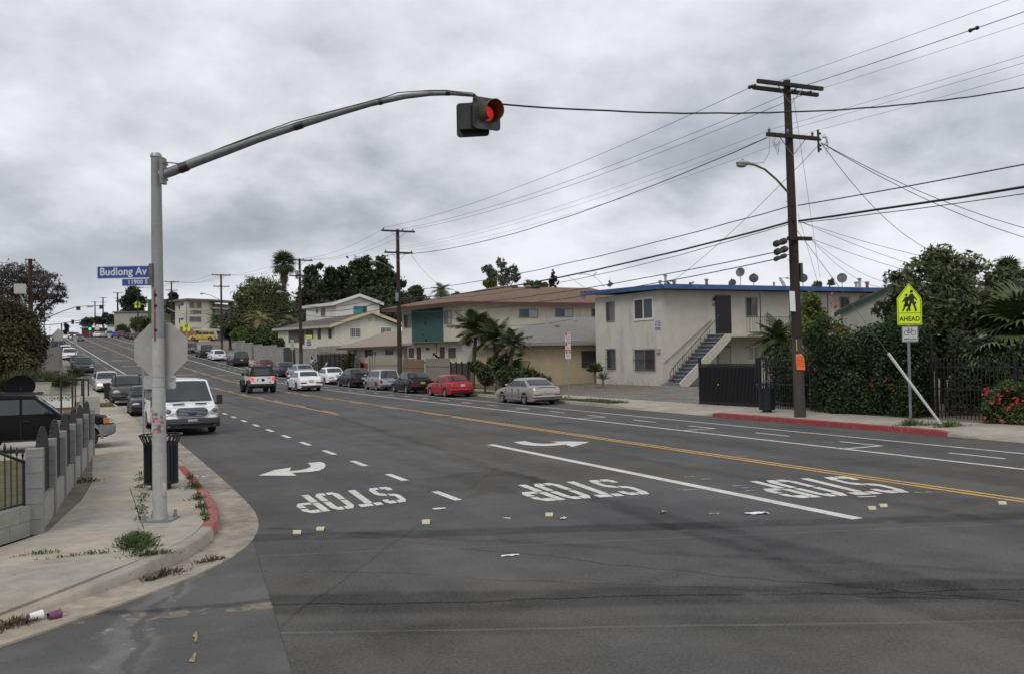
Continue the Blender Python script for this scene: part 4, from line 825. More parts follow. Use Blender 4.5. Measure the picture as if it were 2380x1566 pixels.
def wheel(t, x, y, r, w, rim, side):
    key = (round(r, 3), round(w, 3), rim.name)
    if key not in WH:
        ty = MB().lathe([(r*.64, -w/2), (r*.92, -w/2), (r, -w*.33), (r, w*.33), (r*.92, w/2), (r*.64, w/2)], (0, 0, 0), 'x', 22)
        rm = MB().lathe([(.001, .30*w), (r*.14, .42*w), (r*.18, .36*w)], (0, 0, 0), 'x', 14).lathe([(r*.56, .34*w), (r*.66, .50*w), (r*.66, .3*w), (r*.6, .1*w)], (0, 0, 0), 'x', 22)
        for k in range(6):
            a = k*math.pi/3; M = Matrix.Rotation(a, 4, 'X'); rm.box((.36*w, 0, r*.36), (.05*w*2, r*.13, r*.5), M=M)
        bk = MB().lathe([(.001, .16*w), (r*.64, .16*w)], (0, 0, 0), 'x', 20)
        o1 = obj('tyre', ty, TYRE, None, smooth=True); o2 = obj('rim', rm, rim, None, smooth=True); o3 = obj('brake_disc', bk, RIMD, None)
        WH[key] = (o1.data, o2.data, o3.data)
        for o in (o1, o2, o3): bpy.data.objects.remove(o)
    a, b, c = WH[key]; wo = obj2('wheel', a, t, (x, y, r), (0, 0, 0 if side > 0 else math.pi)); obj2('rim', b, wo); obj2('brake_disc', c, wo)
def interp(pts, y):
    if y <= pts[0][0]: return pts[0][1]
    for (a, b), (c, d) in zip(pts, pts[1:]):
        if y <= c: t = (y-a)/(c-a+1e-9); return b+(d-b)*t
    return pts[-1][1]
# kinds: L W H wheelbase wheel-radius, profile of the lower body top (fraction of L from the rear, height), greenhouse (rear base, rear top, front top, front base as fractions), pillars
KIND = {
 'sedan':  dict(L=4.65, W=1.78, H=1.45, wb=2.70, r=.32, ro=1.02, prof=[(0, .70), (.012, .86), (.04, 1.0), (.17, 1.02), (.45, .94), (.70, .94), (.80, .90), (.93, .80), (.985, .66), (1, .50)], g=(.13, .26, .545, .72), pil=[.33, .52], clear=.21),
 'oldsedan': dict(L=4.5, W=1.72, H=1.38, wb=2.62, r=.30, ro=.98, prof=[(0, .66), (.012, .84), (.03, .93), (.17, .95), (.45, .90), (.70, .89), (.80, .86), (.95, .74), (.99, .62), (1, .48)], g=(.155, .27, .52, .69), pil=[.33, .51], clear=.20),
 'bigsedan': dict(L=5.1, W=1.88, H=1.45, wb=2.88, r=.33, ro=1.10, prof=[(0, .62), (.01, .80), (.03, .98), (.10, 1.03), (.18, 1.02), (.45, .95), (.70, .94), (.80, .90), (.94, .78), (.99, .62), (1, .46)], g=(.15, .30, .53, .69), pil=[.345, .51], clear=.20),
 'hatch':  dict(L=4.1, W=1.70, H=1.52, wb=2.50, r=.30, ro=.72, prof=[(0, .55), (.015, .75), (.03, 1.0), (.3, .98), (.6, .95), (.78, .92), (.86, .86), (.95, .72), (1, .5)], g=(.02, .10, .60, .83), pil=[.20, .40, .62], clear=.2),
 'suv':    dict(L=4.7, W=1.86, H=1.74, wb=2.70, r=.37, ro=1.0, prof=[(0, .60), (.012, .82), (.02, 1.08), (.4, 1.08), (.68, 1.06), (.74, 1.06), (.90, .98), (.98, .82), (1, .6)], g=(.015, .06, .57, .73), pil=[.25, .46], clear=.28),
 'wagon':  dict(L=4.7, W=1.76, H=1.47, wb=2.70, r=.31, ro=1.02, prof=[(0, .55), (.012, .75), (.025, .95), (.4, .93), (.68, .91), (.80, .88), (.94, .76), (.99, .62), (1, .48)], g=(.02, .10, .52, .69), pil=[.20, .36, .53], clear=.2),
 'minivan': dict(L=5.0, W=1.95, H=1.76, wb=3.0, r=.34, ro=1.05, prof=[(0, .55), (.012, .80), (.02, 1.06), (.4, 1.04), (.75, 1.02), (.85, .98), (.95, .82), (1, .55)], g=(.015, .06, .60, .84), pil=[.25, .48, .66], clear=.22),
 'van':    dict(L=5.6, W=2.06, H=2.09, wb=3.3, r=.36, ro=1.1, prof=[(0, .60), (.01, 1.10), (.3, 1.16), (.80, 1.16), (.835, 1.20), (.90, 1.14), (.955, 1.02), (.985, .90), (1, .62)], g=(.012, .03, .715, .85), pil=[.20, .47, .68], clear=.27)}
def make_car(lab, kind, pt, cat='car', rear=None, det=1, mods=None, lit='', pit=0, **kw):
    K = dict(KIND[kind]); K.update(mods or {}); L_, Wd, H, wb, r, cl = K['L'], K['W'], K['H'], K['wb'], K['r'], K['clear']
    name = {'sedan': 'sedan_car', 'oldsedan': 'sedan_car', 'bigsedan': 'sedan_car', 'hatch': 'hatchback_car', 'suv': 'sport_utility_vehicle', 'wagon': 'estate_car', 'minivan': 'minivan', 'van': 'passenger_van'}[kind]
    t = thing(name, lab, cat); yr = -L_/2+K['ro']; yf = yr+wb; prf = [(-L_/2+a*L_, z) for a, z in K['prof']]; hw = Wd/2
    ra = r*1.14
    ys = set([-L_/2, -L_/2+.03, -L_/2+.1, L_/2-.03, L_/2-.1, L_/2])
    for y, z in prf: ys.add(round(y, 3))
    for yc in (yr, yf):
        for k in range(-8, 9): ys.add(round(yc+ra*math.sin(k*math.pi/16)*1.0, 3))
        ys.add(round(yc-ra-.01, 3)); ys.add(round(yc+ra+.01, 3))
    y = -L_/2
    while y < L_/2: ys.add(round(y, 3)); y += .22
    ys = sorted(ys); zsill = cl
    def zb(y):
        e = max(0, (abs(y)-L_/2+.35)/.35); b = zsill+.10*e*e
        for yc in (yr, yf):
            if abs(y-yc) < ra: b = max(b, r*.98+math.sqrt(max(0, ra*ra-(y-yc)**2))*.99)
        return b
    def hwid(y):
        e = abs(y)/(L_/2); s = 1-.035*e**3-.16*max(0, (e-.80)/.20)**2.2
        return hw*s
    mb = MB(); rows = []
    for y in ys:
        zt = interp(prf, y); b = min(zb(y), zt-.09); w = hwid(y); lv = [b, max(b, .45*zt+.1), max(b, zt*.66), max(b, zt-.17), max(b+.03, zt-.06)]; ws = [w*.975, w*.998, w, w*.975, w*.945]
        pts = [(ws[i], y, lv[i]) for i in range(5)]+[(w*.87, y, zt-.012), (w*.45, y, zt+.012), (0, y, zt+.02)]
        rows.append(pts)
    n = 8
    for pts in rows: mb.v += pts+[(-x, y, z) for x, y, z in pts[:-1][::-1]]
    m_ = 15
    for i in range(len(rows)-1):
        for j in range(m_-1): mb.f.append((i*m_+j, i*m_+j+1, (i+1)*m_+j+1, (i+1)*m_+j)); mb.m.append(0)
    mb.f.append(tuple(range(m_))[::-1]); mb.m.append(0); q = (len(rows)-1)*m_; mb.f.append(tuple(q+i for i in range(m_))); mb.m.append(0)
    # greenhouse hull
    g = [-L_/2+a*L_ for a in K['g']]; wt = hw*K.get('tum', .74); wbse = hw*.90
    def belt(y): return interp(prf, y)
    def zroof(y):
        if y < g[1]: t_ = (y-g[0])/(g[1]-g[0]); return belt(g[0])+(H-.035-belt(g[0]))*max(0, t_)**.92
        if y > g[2]: t_ = (g[3]-y)/(g[3]-g[2]); return belt(g[3])+(H-.035-belt(g[3]))*max(0, t_)**.95
        u = (y-g[1])/(g[2]-g[1]); return H-.035+.035*math.sin(math.pi*min(1, max(0, u)))
    bm_ = belt((g[1]+g[2])/2)
    def wside(z): return wbse+(wt-wbse)*max(0, (z-bm_))/(H-bm_)
    gy = sorted(set([g[0]+(g[1]-g[0])*k/4 for k in range(5)]+[g[1]+(g[2]-g[1])*k/5 for k in range(6)]+[g[2]+(g[3]-g[2])*k/4 for k in range(5)])); b0 = len(mb.v)
    for y in gy:
        z = zroof(y); bz = belt(y)-.03; z = max(z, bz+.01); w = wside(z); mid = (bz+z)/2
        pts = [(wside(bz), y, bz), (wside(mid)*1.012, y, mid), (w, y, z-.03 if z-bz > .1 else z), (w*.93, y, z), (w*.5, y, z+.02), (0, y, z+.026)]
        mb.v += pts+[(-x, yy, zz) for x, yy, zz in pts[:-1][::-1]]
    m_ = 11
    for i in range(len(gy)-1):
        for j in range(m_-1): mb.f.append((b0+i*m_+j, b0+i*m_+j+1, b0+(i+1)*m_+j+1, b0+(i+1)*m_+j)); mb.m.append(0)
    mb.f.append(tuple(b0+i for i in range(m_))[::-1]); mb.m.append(0)
    q = b0+(len(gy)-1)*m_; mb.f.append(tuple(q+i for i in range(m_))); mb.m.append(0)
    obj('body', mb, pt, t, smooth=True, ang=38)
    obj('underbody', MB().box((0, 0, (zsill+.62)/2), (Wd*.80, L_*.93, .62-zsill)), PLASTIC, t)
    for sx in (-1, 1):
        for yc in (yr, yf): wheel(t, sx*(hw-.125), yc, r, K.get('tw', .21), K.get('rim', RIM), sx)
    # glass: side windows between the pillars, windscreen, rear window
    z0s, z1s = bm_+.05, H-.13
    def yfr(z): return g[3]+(g[2]-g[3])*(z-belt(g[3]))/(H-belt(g[3]))-.13
    def yre(z): return g[0]+(g[1]-g[0])*(z-belt(g[0]))/(H-belt(g[0]))+.15
    cuts = [None]+[-L_/2+p*L_ for p in K['pil']]+[None]
    if kind in ('sedan', 'oldsedan', 'bigsedan'): cuts = [None]+cuts[2:3]+[None] if False else cuts
    for sx in (-1, 1):
        for a, b in zip(cuts, cuts[1:]):
            lo = lambda z: yre(z) if a is None else a+.035
            hi = lambda z: yfr(z) if b is None else b-.035
            poly = [(lo(z0s), z0s), (hi(z0s), z0s), (hi(z1s), z1s), (lo(z1s), z1s)]
            if poly[2][0]-poly[3][0] < .06: 
                if poly[1][0]-poly[0][0] < .15: continue
                mx = (poly[2][0]+poly[3][0])/2; poly[2] = (mx+.03, z1s); poly[3] = (mx-.03, z1s)
            o = MB().prism([(sx*(wside(z)*1.013-.004), y, z) for y, z in poly], (sx*.012, 0, 0)); obj('side_window', o, CGLASS, t)
    def endglass(nm, yb, yt_, s, w0=.86, w1=.86, z0=None):
        bz = belt(yb); zb_ = bz+.06; zt_ = H-.10; c = []; ex = 1/.92 if s < 0 else 1/.95
        for k in range(5):
            z = zb_+(zt_-zb_)*k/4; wf = w0+(w1-w0)*k/4; y = yb+(yt_-yb)*((z-bz)/(H-.035-bz))**ex
            for u in (-1, -.5, 0, .5, 1): c.append((u*wside(z)*wf, y+s*(.022+.012*(1-u*u)), z+.012+.022*(1-u*u)))
        v = c+[(x, y-s*.07, z-.03) for x, y, z in c]; fs = []
        for k in range(4):
            for j in range(4): q = k*5+j; fs.append((q, q+1, q+6, q+5))
        rim_ = [0, 1, 2, 3, 4, 9, 14, 19, 24, 23, 22, 21, 20, 15, 10, 5]
        fs += [(rim_[i], 25+rim_[i], 25+rim_[(i+1) % 16], rim_[(i+1) % 16]) for i in range(16)]
        return obj(nm, MB().add(v, fs), CGLASS, t, smooth=True)
    if kind != 'van': endglass('rear_window', g[0], g[1], -1)
    else: endglass('rear_window', g[0], g[1], -1, .8, .8)
    endglass('windscreen', g[3], g[2], 1, .94, .90)
    # lamps, bumpers, mirrors, plates, handles, shut lines
    fr, bk = L_/2, -L_/2; zt = interp(prf, bk+.03)
    tl = TON if 'b' in lit else TLAMP; wrear = hwid(bk+.05)
    tall = kind in ('suv', 'minivan', 'hatch', 'wagon', 'van')
    for sx in (-1, 1):
        if kind in ('suv', 'minivan', 'hatch', 'van'): b = (sx*(wrear-.075), bk+.035, zt-.02), (.15, .12, .34 if kind != 'hatch' else .26)
        else: b = (sx*(wrear-.20), bk+.04, zt-.20 if kind != 'wagon' else zt-.1), (.42, .13, .15)
        obj('tail_lamp', MB().box(*b), tl, t)
        zh = interp(prf, fr-.14)-.10; wf_ = hwid(fr-.12)
        if kind == 'van': continue
        obj('headlamp', MB().ball((sx*(wf_-.20), fr-.13, zh), (.20, .17, .085 if kind != 'suv' else .12)), HON if 'h' in lit or ('r' in lit and sx > 0) else HLAMP, t, smooth=True)
    bmp = K.get('bump', pt)
    if det:
        for s_, yy in ((-1, bk), (1, fr)):
            wf_ = hwid(yy-s_*.05); zc = .47 if kind != 'suv' else .52
            mb = MB(); pts = [(x, yy+s_*(.035-.05*abs(u)**3)) for u in (-1, -.8, -.4, 0, .4, .8, 1) for x in [u*wf_*1.01]]
            mb.tube([(-wf_*1.01, yy-s_*.3, zc)]+[(x, y, zc) for x, y in pts]+[(wf_*1.01, yy-s_*.3, zc)], .085, 8); obj('bumper', mb, bmp, t, smooth=True)
    obj('number_plate', MB().box((0, bk-.03, .74 if not tall else .80), (.31, .03, .16)).xf(Matrix.Identity(4)), K.get('plate', PLATE), t)
    if K.get('fplate', 1) and kind != 'van': obj('number_plate', MB().box((0, fr+.045, .46), (.31, .02, .15)), PLATE, t); obj('grille', MB().box((0, fr-.02, .64), (.80, .05, .13)).box((0, fr+.02, .33), (1.0, .05, .12)), PLASTIC, t)
    ym = g[3]-.38 if kind != 'van' else g[3]-.25
    for sx in (-1, 1): obj('side_mirror', MB().ball((sx*(hw+.07), ym, bm_+.10), (.11, .075, .075)) if kind != 'van' else MB().box((sx*(hw+.14), ym+.05, bm_+.12), (.19, .12, .36)).box((sx*(hw+.03), ym+.03, bm_-.02), (.14, .05, .05)), pt if kind not in ('van', 'suv') else PLASTIC, t, smooth=kind != 'van')
    if det:
        for sx in (-1, 1):
            for p in K['pil'][-2:]:
                y = -L_/2+p*L_; obj('door_handle', MB().box((sx*(hw*.985), y+.14, bm_-.15), (.03, .17, .03)), PLASTIC, t)
            for y in [-L_/2+p*L_ for p in K['pil'][-2:]]+[g[3]-.05]:
                obj('door_gap', MB().box((sx*hw*.992, y, (.32+bm_-.1)/2), (.022, .012, bm_-.45)), PLASTIC, t)
            obj('sill', MB().box((sx*hw*.995, (yr+yf)/2, zsill+.02), (.03, wb-2*ra, .05)), PLASTIC, t)
    return t, K
def place(t, s, X, turn=0., up=0., pitch=None):
    g = math.atan(prof(s+2)-prof(s-2)) if False else math.atan((prof(s+1)-prof(s-1))/2); h = head(s)
    t.location = R(s, X, up); t.rotation_euler = (g*math.cos(turn), 0, h+turn)
SIL = paint('champagne_silver', (.36, .34, .30), .55, .35); REDP = paint('red', (.33, .018, .025)); BLK = paint('black', (.005, .0055, .007)); SLV = paint('silver', (.34, .36, .39), .5, .33); NAVY = paint('dark_navy', (.008, .012, .022), .2); WHT = paint('white', (.78, .79, .80))
LBL = paint('pale_blue_silver', (.33, .38, .42), .4); MAR = paint('maroon', (.13, .035, .04), .2); DKG = paint('dark_slate', (.04, .045, .055), .4); GRY = paint('warm_grey', (.16, .155, .15), .5); GRP = paint('graphite', (.055, .055, .060), .5); CHA = paint('charcoal', (.016, .016, .019), .3)
YEL = paint('yellow', (.46, .35, .05)); BLU = paint('bright_blue', (.02, .06, .34)); GBL = paint('grey_blue', (.11, .14, .18), .4); DGR = paint('dark_green', (.04, .06, .055), .3); OFW = paint('off_white', (.42, .42, .40))
G1 = 'cars parked along the right kerb'
def rk(lab, kind, pt, s_rear, X=19.28, up=0, sc=1., **k):
    t, K = make_car(lab, kind, pt, **k); place(t, s_rear+K['L']*sc/2, X); t.scale = (sc, sc, sc); t['group'] = G1; return t
t = rk('champagne silver sedan parked alone on the right, nearest the no stopping sign', 'bigsedan', SIL, 36.6, sc=.85)
[obj('side_moulding', MB().box((x_, 0, .50), (.03, 4.0, .05)), SIL, t) for x_ in (.945, -.945)]; obj('boot_spoiler', MB().box((0, -2.42, 1.07), (1.35, .14, .05)), SIL, t)
t = rk('small red sedan parked in front of the fan of palms', 'oldsedan', REDP, 47.0, sc=.91); rk('black sedan with a yellow rear plate parked behind the red one', 'sedan', BLK, 53.7, sc=.93, mods={'plate': mat('plate_yellow', (.5, .38, .08), .5, .25, 26)}); rk('silver hatchback parked between two dark sedans', 'hatch', SLV, 60.4, sc=.97)
rk('dark navy sedan with round tail lamps parked left of the hatchback', 'sedan', NAVY, 66.6); rk('white older sedan parked before the dark fence', 'oldsedan', WHT, 73.4, mods={'H': 1.42}); rk('pale blue silver sedan parked behind the white moving sedan', 'sedan', LBL, 82.5); rk('dark slate sedan half hidden by the black roofed off-roader', 'sedan', DKG, 89.0, det=0)
rk('maroon sedan parked below the grey retaining wall', 'oldsedan', MAR, 98.2, det=0, X=19.5); rk('dark minivan parked below the grey retaining wall', 'minivan', CHA, 110.8, mods={'bump': PLASTIC}); rk('white rounded estate car parked between two dark vehicles', 'wagon', WHT, 124.5); rk('tall dark sport utility vehicle parked uphill of the white estate car', 'suv', CHA, 134, mods={'L': 5.0, 'H': 1.9}); rk('grey sport utility vehicle, last one parked before the orange wall', 'suv', GRY, 150, X=19.8, mods={'H': 1.72})
far = [(226, 'oldsedan', WHT, 'white sedan parked furthest right of the green signal light', 17.2), ]
for px, s, kd, pt, lb in ((225, 262, 'oldsedan', WHT, 'white sedan at the top of the hill beside the green light'), (238, 262, 'oldsedan', OFW, 'pale small car half hidden left of the silver van on the hilltop'), (253, 258, 'minivan', SLV, 'silver minivan at the top of the hill'), (268, 256, 'sedan', BLU, 'bright blue car at the top of the hill'), (282, 250, 'suv', MAR, 'maroon sport utility vehicle near the hilltop'), (300, 240, 'sedan', CHA, 'charcoal car near the hilltop right of the maroon one'), (310, 235, 'sedan', MAR, 'dark red car near the hilltop, just left of the stop sign back'), (319, 230, 'suv', GRP, 'graphite car peeking out beside the stop sign back')):
    lo, hi = -5, 40
    for _ in range(40):
        m_ = (lo+hi)/2; p = R(s, m_)-EY; x = CX+FP*p.dot(CR)/p.dot(CF)
        if x > px: hi = m_
        else: lo = m_
    t, K = make_car(lb, kd, pt, det=0); place(t, s, m_); t['group'] = 'cars parked along the hilltop'
t, K = make_car('red car at the hilltop behind the oncoming grey blue car', 'oldsedan', REDP, det=0); place(t, 268, 8.6)
t, K = make_car('oncoming dark car with both headlights on at the hilltop', 'sedan', GRP, det=0, lit='h'); place(t, 262, 7.3, math.pi)
t, K = make_car('oncoming grey blue sedan coming over the hill', 'sedan', GBL, det=0, mods={'H': 1.5}); place(t, 226, 7.4, math.pi)
G2 = 'vehicles parked along the left kerb'
def lk(lab, kind, pt, s_front, X=2.85, sc=1., **k):
    t, K = make_car(lab, kind, pt, **k); place(t, s_front+K['L']*sc/2, X, math.pi); t.scale = (sc, sc, sc); t['group'] = G2; return t
lk('dark older car with a front plate parked uphill on the left', 'oldsedan', paint('slate_blue', (.07, .075, .10), .4), 105, 1.85, mods={'H': 1.62, 'W': 1.85}); lk('dark green sedan behind the slate car on the left', 'sedan', DGR, 113, 1.8, det=0, mods={'H': 1.5}); lk('white sedan with black windscreen on the left of the hill', 'sedan', WHT, 134, 1.65, det=0, mods={'H': 1.55, 'W': 1.85}); lk('white car just uphill of the other white one on the left', 'sedan', WHT, 144, 1.6, det=0, mods={'H': 1.6})
lk('dark van parked high on the left of the hill', 'van', CHA, 172, 1.3, det=0); lk('white vehicle beyond the dark van on the hill', 'suv', WHT, 185, 1.3, det=0); lk('grey vehicle furthest up the left kerb', 'suv', SLV, 205, 1.3, det=0)
lk('white compact sedan with one headlight lit', 'sedan', paint('pearl_white', (.50, .52, .54), .2), 73.0, 1.72, lit='r', mods={'H': 1.5})
t = lk('dark grey brown crossover parked behind the black sedan', 'suv', paint('taupe', (.075, .068, .062), .5), 52.5, 2.05, mods={'H': 1.62, 'g': (.02, .12, .55, .76)}); [obj('roof_rail', MB().box((x_, .3, 1.63), (.05, 1.9, .05)), PLASTIC, t) for x_ in (.62, -.62)]
t = lk('charcoal black sedan parked right behind the white van', 'sedan', paint('blackened_grey', (.035, .036, .04), .4), 41.5, 2.42, sc=.88)
# the white passenger van, facing the camera
t, K = make_car('white passenger van with a large chrome grille parked beside the signal mast', 'van', WHT, cat='van', mods={'bump': PLASTIC, 'tum': .80, 'rim': RIM, 'W': 2.06})
place(t, 29.7+2.8, 2.84, math.pi+.05); t.scale = (.87, 1.0, .84); t['group'] = G2; F_ = 2.8
def shell(w, h, z, y, r=.1, n=4, bow=.05): return [(x, y-bow*(abs(x)/(w/2))**2, zz) for x, zz in rrect(w, h, r, n, 0, z)]
o_ = shell(1.12, .36, .86, F_+.05, .16); i_ = shell(1.04, .29, .86, F_+.05, .13); mb = MB(); n = len(o_); mb.v = o_+i_+[(x, y-.08, z) for x, y, z in o_]
mb.f = [(i, (i+1) % n, n+(i+1) % n, n+i) for i in range(n)]+[(i, 2*n+i, 2*n+(i+1) % n, (i+1) % n) for i in range(n)]; mb.m = [0]*len(mb.f)
gr = obj('grille', MB().prism([(x, y-.02, z) for x, y, z in o_], (0, -.10, 0)), PLASTIC, t); obj('grille_surround', mb, CHROME, gr)
for z in (.97, .915, .86, .805, .75):
    w = 1.0-.35*abs(z-.86)/.11*.3; obj('grille_bar', MB().tube([(u*w/2, F_+.055-.05*u*u, z) for u in (-1, -.5, 0, .5, 1)], .016, 6), CHROME, gr)
mb = MB().ball((0, F_+.07, .86), (.15, .02, .062), 16); obj('oval_badge', mb, mat('badge_blue', (.02, .05, .2), .3, .1, 5), gr, smooth=True)
mb = upright(text_mesh('Ford', .085, .002), 0); mb.v = [(-x, F_+.092, z+.86) for x, y, z in mb.v]; obj('badge_lettering', mb, CHROME, gr)
for sx in (-1, 1):
    mb = MB(); pts = [(sx*.62, F_-.045, .90), (sx*.66, F_-.05, .80), (sx*.90, F_-.12, .76), (sx*.965, F_-.19, .84), (sx*.955, F_-.34, 1.10), (sx*.86, F_-.20, 1.06)]
    mb.prism([(x, y+.045, z) for x, y, z in pts], (0, -.08, 0)); hl = obj('headlamp', mb, HLAMP, t)
    obj('lamp_bowl', MB().ball((sx*.80, F_-.06, .93), (.10, .03, .09), 12), mat('lamp_bowl', (.16, .17, .18), .1, .3, 20), hl, smooth=True); obj('turn_lamp', MB().prism([(sx*.93, F_-.10, .80), (sx*.985, F_-.17, .84), (sx*.975, F_-.24, 1.0), (sx*.94, F_-.16, .98)], (0, .03, 0)), AMB, hl)
    a = sx*.2; obj('bonnet_vent', MB().prism([(sx*.18, F_-.42, 1.155), (sx*.58, F_-.46, 1.14), (sx*.60, F_-.52, 1.17), (sx*.20, F_-.48, 1.185)], (0, .01, .02)), PLASTIC, t)
mb = MB(); secs = [(-1, -.55), (-.99, -.30), (-.93, -.10), (-.7, .015), (-.35, .05), (0, .06), (.35, .05), (.7, .015), (.93, -.10), (.99, -.30), (1, -.55)]
for x, y in secs: mb.v += [(x*1.035, F_+y-.03, .30), (x*1.04, F_+y+.015, .42), (x*1.04, F_+y+.02, .60), (x*1.03, F_+y, .655), (x*.95, F_+y-.10, .66)]
for i in range(len(secs)-1):
    for j in range(4): mb.f.append((i*5+j, (i+1)*5+j, (i+1)*5+j+1, i*5+j+1)); mb.m.append(0)
obj('front_bumper', mb, mat('bumper_grey', (.045, .046, .048), .7, .12, 12), t, smooth=True); obj('lower_intake', MB().box((0, F_+.03, .36), (1.2, .06, .12)), BLACK, t)
pl = obj('number_plate', MB().box((0, F_+.075, .545), (.32, .015, .16)), PLATE, t); mb = MB()
for x in (.09, .02, -.03, -.08, -.12): mb.box((x, F_+.084, .535), (.025, .003, .07))
obj('plate_print', mb, mat('plate_ink', (.08, .08, .16), .6), pl)
[obj('wiper', MB().tube([(a_, F_-.80, 1.27), (a_+.7, F_-.83, 1.30)], .014, 5), PLASTIC, t) for a_ in (-.75, .03)]
obj('bonnet_line', MB().tube([(-.92, F_-.30, 1.10), (-.60, F_+.0, 1.055), (0, F_+.045, 1.05), (.60, F_+.0, 1.055), (.92, F_-.30, 1.10)], .006, 4), PLASTIC, t)
# black four-door vehicle nosing out of the left drive
t, K = make_car('black sport utility vehicle nosing onto the left pavement with silver front bumper', 'suv', mat('dusty_black_paint', (.007, .007, .008), .55, .2, 5, spec=.12), mods={'bump': TRIMG, 'L': 4.75, 'H': 1.75, 'clear': .36, 'r': .38, 'fplate': 0, 'ro': 1.25, 'tw': .25, 'prof': [(0, .60), (.012, .82), (.02, 1.12), (.4, 1.12), (.68, 1.10), (.76, 1.10), (.90, 1.04), (.97, .96), (.985, .80), (1, .6)], 'g': (.015, .06, .53, .69)})
t.location = (-1.36, 26.1, .13); t.scale = (.82, .82, .82); t.rotation_euler = (0, 0, -math.pi/2+.02); t['group'] = G2; del t['group']
F_ = 4.75/2
mb = MB()
for x, y in ((-.93, -.42), (-.94, -.15), (-.86, .0), (-.5, .06), (0, .07), (.5, .06), (.86, 0), (.94, -.15), (.93, -.42)): mb.v += [(x, F_+y-.05, .42), (x, F_+y+.03, .50), (x, F_+y+.04, .70), (x*.99, F_+y-.02, .76)]
for i in range(8):
    for j in range(3): mb.f.append((i*4+j, (i+1)*4+j, (i+1)*4+j+1, i*4+j+1)); mb.m.append(0)
obj('front_bumper', mb, TRIMG, t, smooth=True)
for sx in (-1, 1):
    obj('corner_lamp', MB().prism([(sx*.935, F_-.28, .80), (sx*.925, F_-.12, .80), (sx*.905, F_-.12, .97), (sx*.92, F_-.28, .98)], (sx*.012, 0, 0)), AMB, t); obj('headlamp', MB().prism([(sx*.925, F_-.12, .80), (sx*.86, F_-.0, .80), (sx*.85, F_-.02, .97), (sx*.905, F_-.12, .97)], (sx*.014, .01, 0)), mat('cloudy_lamp', (.42, .42, .34), .3, .2, 14), t)
    mb = MB(); yf = -4.75/2+1.25+2.70; q0 = None
    pts = [(yf+.52*math.cos(a), .36+.52*math.sin(a)) for a in [math.radians(-5+k*20) for k in range(10)]]; q = [(yf+.44*math.cos(a), .36+.44*math.sin(a)) for a in [math.radians(-5+k*20) for k in range(10)]]
    for (a, b), (c, d) in zip(pts, q): mb.v += [(sx*.93, a, b), (sx*.965, c, d), (sx*.90, c, d)]
    for i in range(9): mb.f += [(i*3, i*3+3, i*3+4, i*3+1), (i*3+1, i*3+4, i*3+5, i*3+2)]; mb.m += [0, 0]
    obj('wheel_arch_trim', mb, TRIMG, t)
obj('roof_rack', MB().box((.6, -.6, 1.785), (.05, 2.0, .05)).box((-.6, -.6, 1.785), (.05, 2.0, .05)).box((0, .2, 1.785), (1.2, .05, .04)).box((0, -1.3, 1.785), (1.2, .05, .04)), PLASTIC, t)
t, K = make_car('white sedan parked deep in the left yard behind the black vehicle', 'sedan', WHT, det=0); t.location = (-5.6, 37, .12); t.rotation_euler = (0, 0, -1.4)
